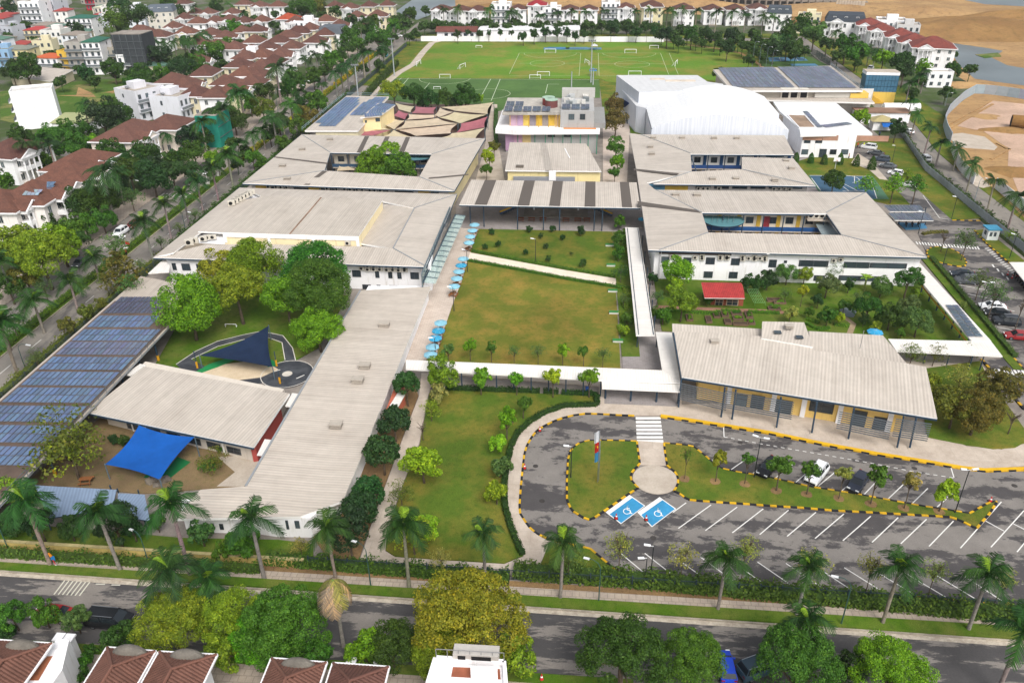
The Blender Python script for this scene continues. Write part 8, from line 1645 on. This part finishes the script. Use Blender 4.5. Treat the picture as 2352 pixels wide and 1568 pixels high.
p = P(2348,292); o = thing('steel_pipe','large rusty pipe lying on the pink rubble ground','pipe',(p[0],p[1],0),world=False); MB().tube([(-4,0,2),(5,-3,2)],2.,16).build('pipe','rough',o,hx('96703f')); MB().tube([(-4.05,0,2),(-3.9,-.05,2)],1.7,16).build('pipe_mouth','rubber',o)
# raised garden beds
for i,(u,v,w,d) in enumerate(sorted(((1583,733,1.1,2.2),(1627,737,1.,2.4),(1664,724,1.2,2.2),(1691,722,1.9,1.4),(1695,734,1.9,1.4),(1719,726,1.2,2.4),(1671,742,1.2,1.8),(1700,747,2.6,1.),(1725,743,1.1,1.6),(1645,726,1.1,2.2),(1776,692,2.4,1.2),(1778,712,2.2,1.2),(1790,697,2.2,1.1)))):
    p = P(u,v); o = thing('raised_bed',nth(i)+' wooden raised vegetable bed from the left near the red hut','garden bed',(p[0],p[1],.12),'raised garden beds',world=False); rb_ = hx('7d6552')
    for x,y,sx,sy in ((0,-d/2,w,.1),(0,d/2,w,.1),(-w/2,0,.1,d),(w/2,0,.1,d)): put('plank',unit_box('rough'),o,rb_,(x,y,.2),None,(sx+.1 if sx > .1 else .1,sy if sy > .1 else .1,.4))
    put('soil',unit_box('rough'),o,hx('4f3f32'),(0,0,.16),None,(w,d,.34))
    if i % 3 != 1: put('vegetables',CR['S'][i % 4],o,PALL['bgm'[i % 3]],(0,0,.4),None,(w*.42,d*.42,.25))
o = thing('trellis','green garden trellis frame right of the red-roofed hut','trellis',P(1745,690)); mb = MB()
for i in range(7): a,c = P(1716+i*4,664,2.),P(1732+i*4.2,695,2.); mb.bar(a,c,.06)
for i in range(5): s = i/4; mb.bar(P(1716,664,2.)*(1-s)+P(1732,695,2.)*s,P(1740,664,2.)*(1-s)+P(1757,695,2.)*s,.06)
mb.build('lattice','metalpaint',o,hx('6a9a5a'))
for q in ((1716,672),(1740,672),(1733,703),(1757,703)): p = P(*q); MB().tube([p,p+[0,0,2]],.04,6).build('post','metalpaint',o,hx('6a9a5a'))
# boulders in the nursery yard
for i,(u,v,s) in enumerate(((348,1102,.8),(378,1100,.75),(360,1112,.5))):
    rng = np.random.default_rng(i); p = P(u,v,.3); mb = MB(); n = 9; rr = lambda a,b: s*(1+.18*math.sin(a*3+i)*math.cos(b*4))
    pt = lambda i_,j_: np.array([p[0],p[1],.1])+np.array([math.cos(2*math.pi*i_/n)*math.sin(math.pi*j_/6)*1.2,math.sin(2*math.pi*i_/n)*math.sin(math.pi*j_/6),.9*math.cos(math.pi*j_/6)])*rr(2*math.pi*(i_ % n)/n,math.pi*j_/6)
    for j in range(6):
        for k in range(n): mb.face([pt(k,j),pt(k,j+1),pt(k+1,j+1),pt(k+1,j)])
    mb.build('boulder','stone',None,hx('7d7468'),label=nth(i)+' grey boulder from the left below the blue sail',cat='boulder',group='boulders') if i else mb.build('boulder','stone',None,hx('7d7468'),label='leftmost grey boulder below the blue sail',cat='boulder',group='boulders')
# motorbikes under the shelter and carport
def bike(u,v,rot,col,label):
    p = P(u,v); o = thing('motorbike',label,'motorbike',(p[0],p[1],.1),'parked motorbikes',R(rot),world=False)
    for x in (-.6,.62): MB().tube([(x,-.05,.28),(x,.05,.28)],.28,12).build('wheel','rubber',o)
    mb = MB(); loft(mb,[[(-.85,-.08,.65),(-.85,.08,.65),(-.85,.08,.85),(-.85,-.08,.85)],[(-.2,-.17,.35),(-.2,.17,.35),(-.2,.16,.78),(-.2,-.16,.78)],[(.3,-.14,.3),(.3,.14,.3),(.3,.12,.5),(.3,-.12,.5)],[(.55,-.18,.4),(.55,.18,.4),(.48,.12,1.),(.48,-.12,1.)]]); mb.build('body','carpaint',o,col)
    MB().box(-.75,.1,-.14,.14,.8,.92).build('seat','rubber',o); MB().bar((.42,-.34,1.06),(.42,.34,1.06),.05).build('handlebar','chrome',o)
for i in range(6): bike(2332+i*4.5,634+i*5.5,35,(KBLK,KRED,KGRY,KBLK,hx('24364a'),KBLK)[i],nth(i)+' motorbike from the left under the cream canopy')
for i in range(3): bike(2080+i*14,520+i*.3,80,KBLK,nth(i)+' motorbike from the left under the solar carport')
# people
def person(u,v,rot,shirt,trousers,label,h=1.68):
    p = P(u,v); o = thing('person',label,'person',(p[0],p[1],.08),None,R(rot),world=False); k = h/1.7
    me = bpy.data.meshes.new('body'); V = [(0,0,.95),(0,.01,1.2),(0,0,1.42),(0,0,1.52),(0,-.02,1.62),(-.1,0,.9),(-.11,-.03,.5),(-.11,.0,.08),(-.11,-.14,.04),(.1,0,.9),(.12,.05,.5),(.12,.1,.08),(.12,-.03,.04),(-.2,0,1.4),(-.25,.02,1.12),(-.24,-.08,.86),(.2,0,1.4),(.25,.02,1.12),(.24,-.08,.86)]
    E_ = [(0,1),(1,2),(2,3),(3,4),(0,5),(5,6),(6,7),(7,8),(0,9),(9,10),(10,11),(11,12),(2,13),(13,14),(14,15),(2,16),(16,17),(17,18)]
    me.from_pydata([(x*k,y*k,z*k) for x,y,z in V],E_,[]); b_ = put('body',me,o,shirt); sk = b_.modifiers.new('skin','SKIN'); RR = [.15,.15,.13,.06,.1,.1,.075,.05,.05,.1,.075,.05,.05,.08,.05,.04,.08,.05,.04]
    for i,r_ in enumerate(RR): me.skin_vertices[0].data[i].radius = (r_*k,r_*k)
    me.skin_vertices[0].data[0].use_root = True; sb = b_.modifiers.new('sub','SUBSURF'); sb.levels = 1; sb.render_levels = 1; me.materials.append(MATS['plain'])
    MB().tube([(0,0,1.64*k),(0,.01,1.72*k),(0,.02,1.78*k)],[.115*k,.11*k,.05*k],10).build('hair','plain',o,hx('1c1816'))
    MB().tube([(-.1,0,.92*k),(-.11,-.02,.5*k),(-.11,0,.12*k)],[.125*k,.1*k,.075*k],8).tube([(.1,0,.92*k),(.12,.05,.5*k),(.12,.1,.12*k)],[.125*k,.1*k,.075*k],8).build('trousers','plain',o,trousers)
    MB().tube([(0,-.08*k,1.55*k),(0,-.1*k,1.64*k)],[.05*k,.06*k],8).build('face','plain',o,hx('b58a6c'))
for q in ((1969,340,20,hx('c0563a'),hx('2a2d33'),'person in an orange top standing by the white block'),(1983,340,200,hx('c9cf3c'),hx('2a2d33'),'person in a yellow vest beside the first parked white car'),(1949,366,90,hx('d98a78'),hx('3a3d43'),'person in a pink top walking past the conical evergreens'),(2151,714,30,hx('34507a'),hx('22252b'),'person in blue under the slanting walkway'),(2019,314,0,hx('3a4a66'),hx('22252b'),'person in dark clothes under the blue awning'),(292,588,90,hx('b53a36'),hx('22252b'),'person in red on the boulevard near the white car')): person(*q)
p = P(131,1302); o = thing('banner_post','short striped post with orange and blue ribbons on the front pavement','post',(p[0],p[1],.08),world=False); MB().tube([(0,0,0),(-.15,0,1.1)],.06,8).build('striped_shaft','plain',o,hx('c9404a')); MB().tube([(0,0,.2),(-.04,0,.4)],.065,8).build('white_band','clean',o,WHITE)
MB().face([(-.4,0,1.1),(.1,.05,1.),(.15,.05,1.7),(-.3,0,1.8)]).face([(-.3,.01,1.8),(.15,.06,1.7),(.1,.06,1.),(-.4,.01,1.1)]).build('blue_ribbon','fabric',o,hx('2f7fc0')); MB().tube([(-.2,0,1.7),(-.35,0,2.2)],[.16,.1],8).build('orange_cap','fabric',o,hx('d98a2a'))
for i,(u,v,c) in enumerate(((1349,902,'2c5aa8'),(1106,1,'2c5aa8'))):
    if i: continue
    p = P(u,v); put('litter_bin',MB().box(-.3,.3,-.25,.25,0,.9).box(-.33,.33,-.28,.28,.9,1.).mesh('bin','plain'),None,hx(c),(p[0],p[1],.12),label='blue litter bin at the end of the covered walkway',cat='bin')
for u,v,c,l in ((1290,113,'5a8ab0','blue sports mats lying at the far edge of the pitch'),(1340,113,'6a90a8','second heap of blue mats beside the pitch gazebo')): q = P(u,v); put('sports_mats',MB().box(-9,9,-2,2,0,.4).box(-7,2,-1.6,1.4,.4,.7).mesh('mats','fabric'),None,hx(c),tuple(q),label=l,cat='mats')
for u,v,c,l in ((1365,116,'d8dade','small white gazebo at the far side of the pitch'),(1362,174,'3f8fc8','small blue gazebo at the near side of the pitch')):
    p = P(u,v); o = thing('gazebo',l,'gazebo',(p[0],p[1],0),world=False); mb = MB(); e4 = [(-1.6,-1.6,2.2),(1.6,-1.6,2.2),(1.6,1.6,2.2),(-1.6,1.6,2.2)]; [mb.face([e4[k],e4[(k+1) % 4],(0,0,3.2)]) for k in range(4)]; mb.build('canopy','fabric',o,hx(c)); [MB().tube([(x,y,0),(x,y,2.2)],.05,6).build('leg','metalpaint',o,hx('9aa0a4')) for x,y,_ in e4]
# clean-up of helper-only data and the hazy air over the far town
# ------------------------------------------------------------------ haze: even pale air around the whole place
hz = MB().box(-1520,1520,-320,3020,-2.5,74.).mesh('haze','plain'); hz.materials.clear()
m = bpy.data.materials.new('air'); m.use_nodes = True; t = m.node_tree; t.nodes.remove(t.nodes['Principled BSDF']); pv = t.nodes.new('ShaderNodeVolumePrincipled'); pv.inputs['Color'].default_value = (.9,.93,.97,1); pv.inputs['Density'].default_value = HAZE; t.links.new(pv.outputs[0],t.nodes['Material Output'].inputs['Volume']); hz.materials.append(m)
put('haze',hz,kind='stuff',label='thin pale haze lying over the whole district')
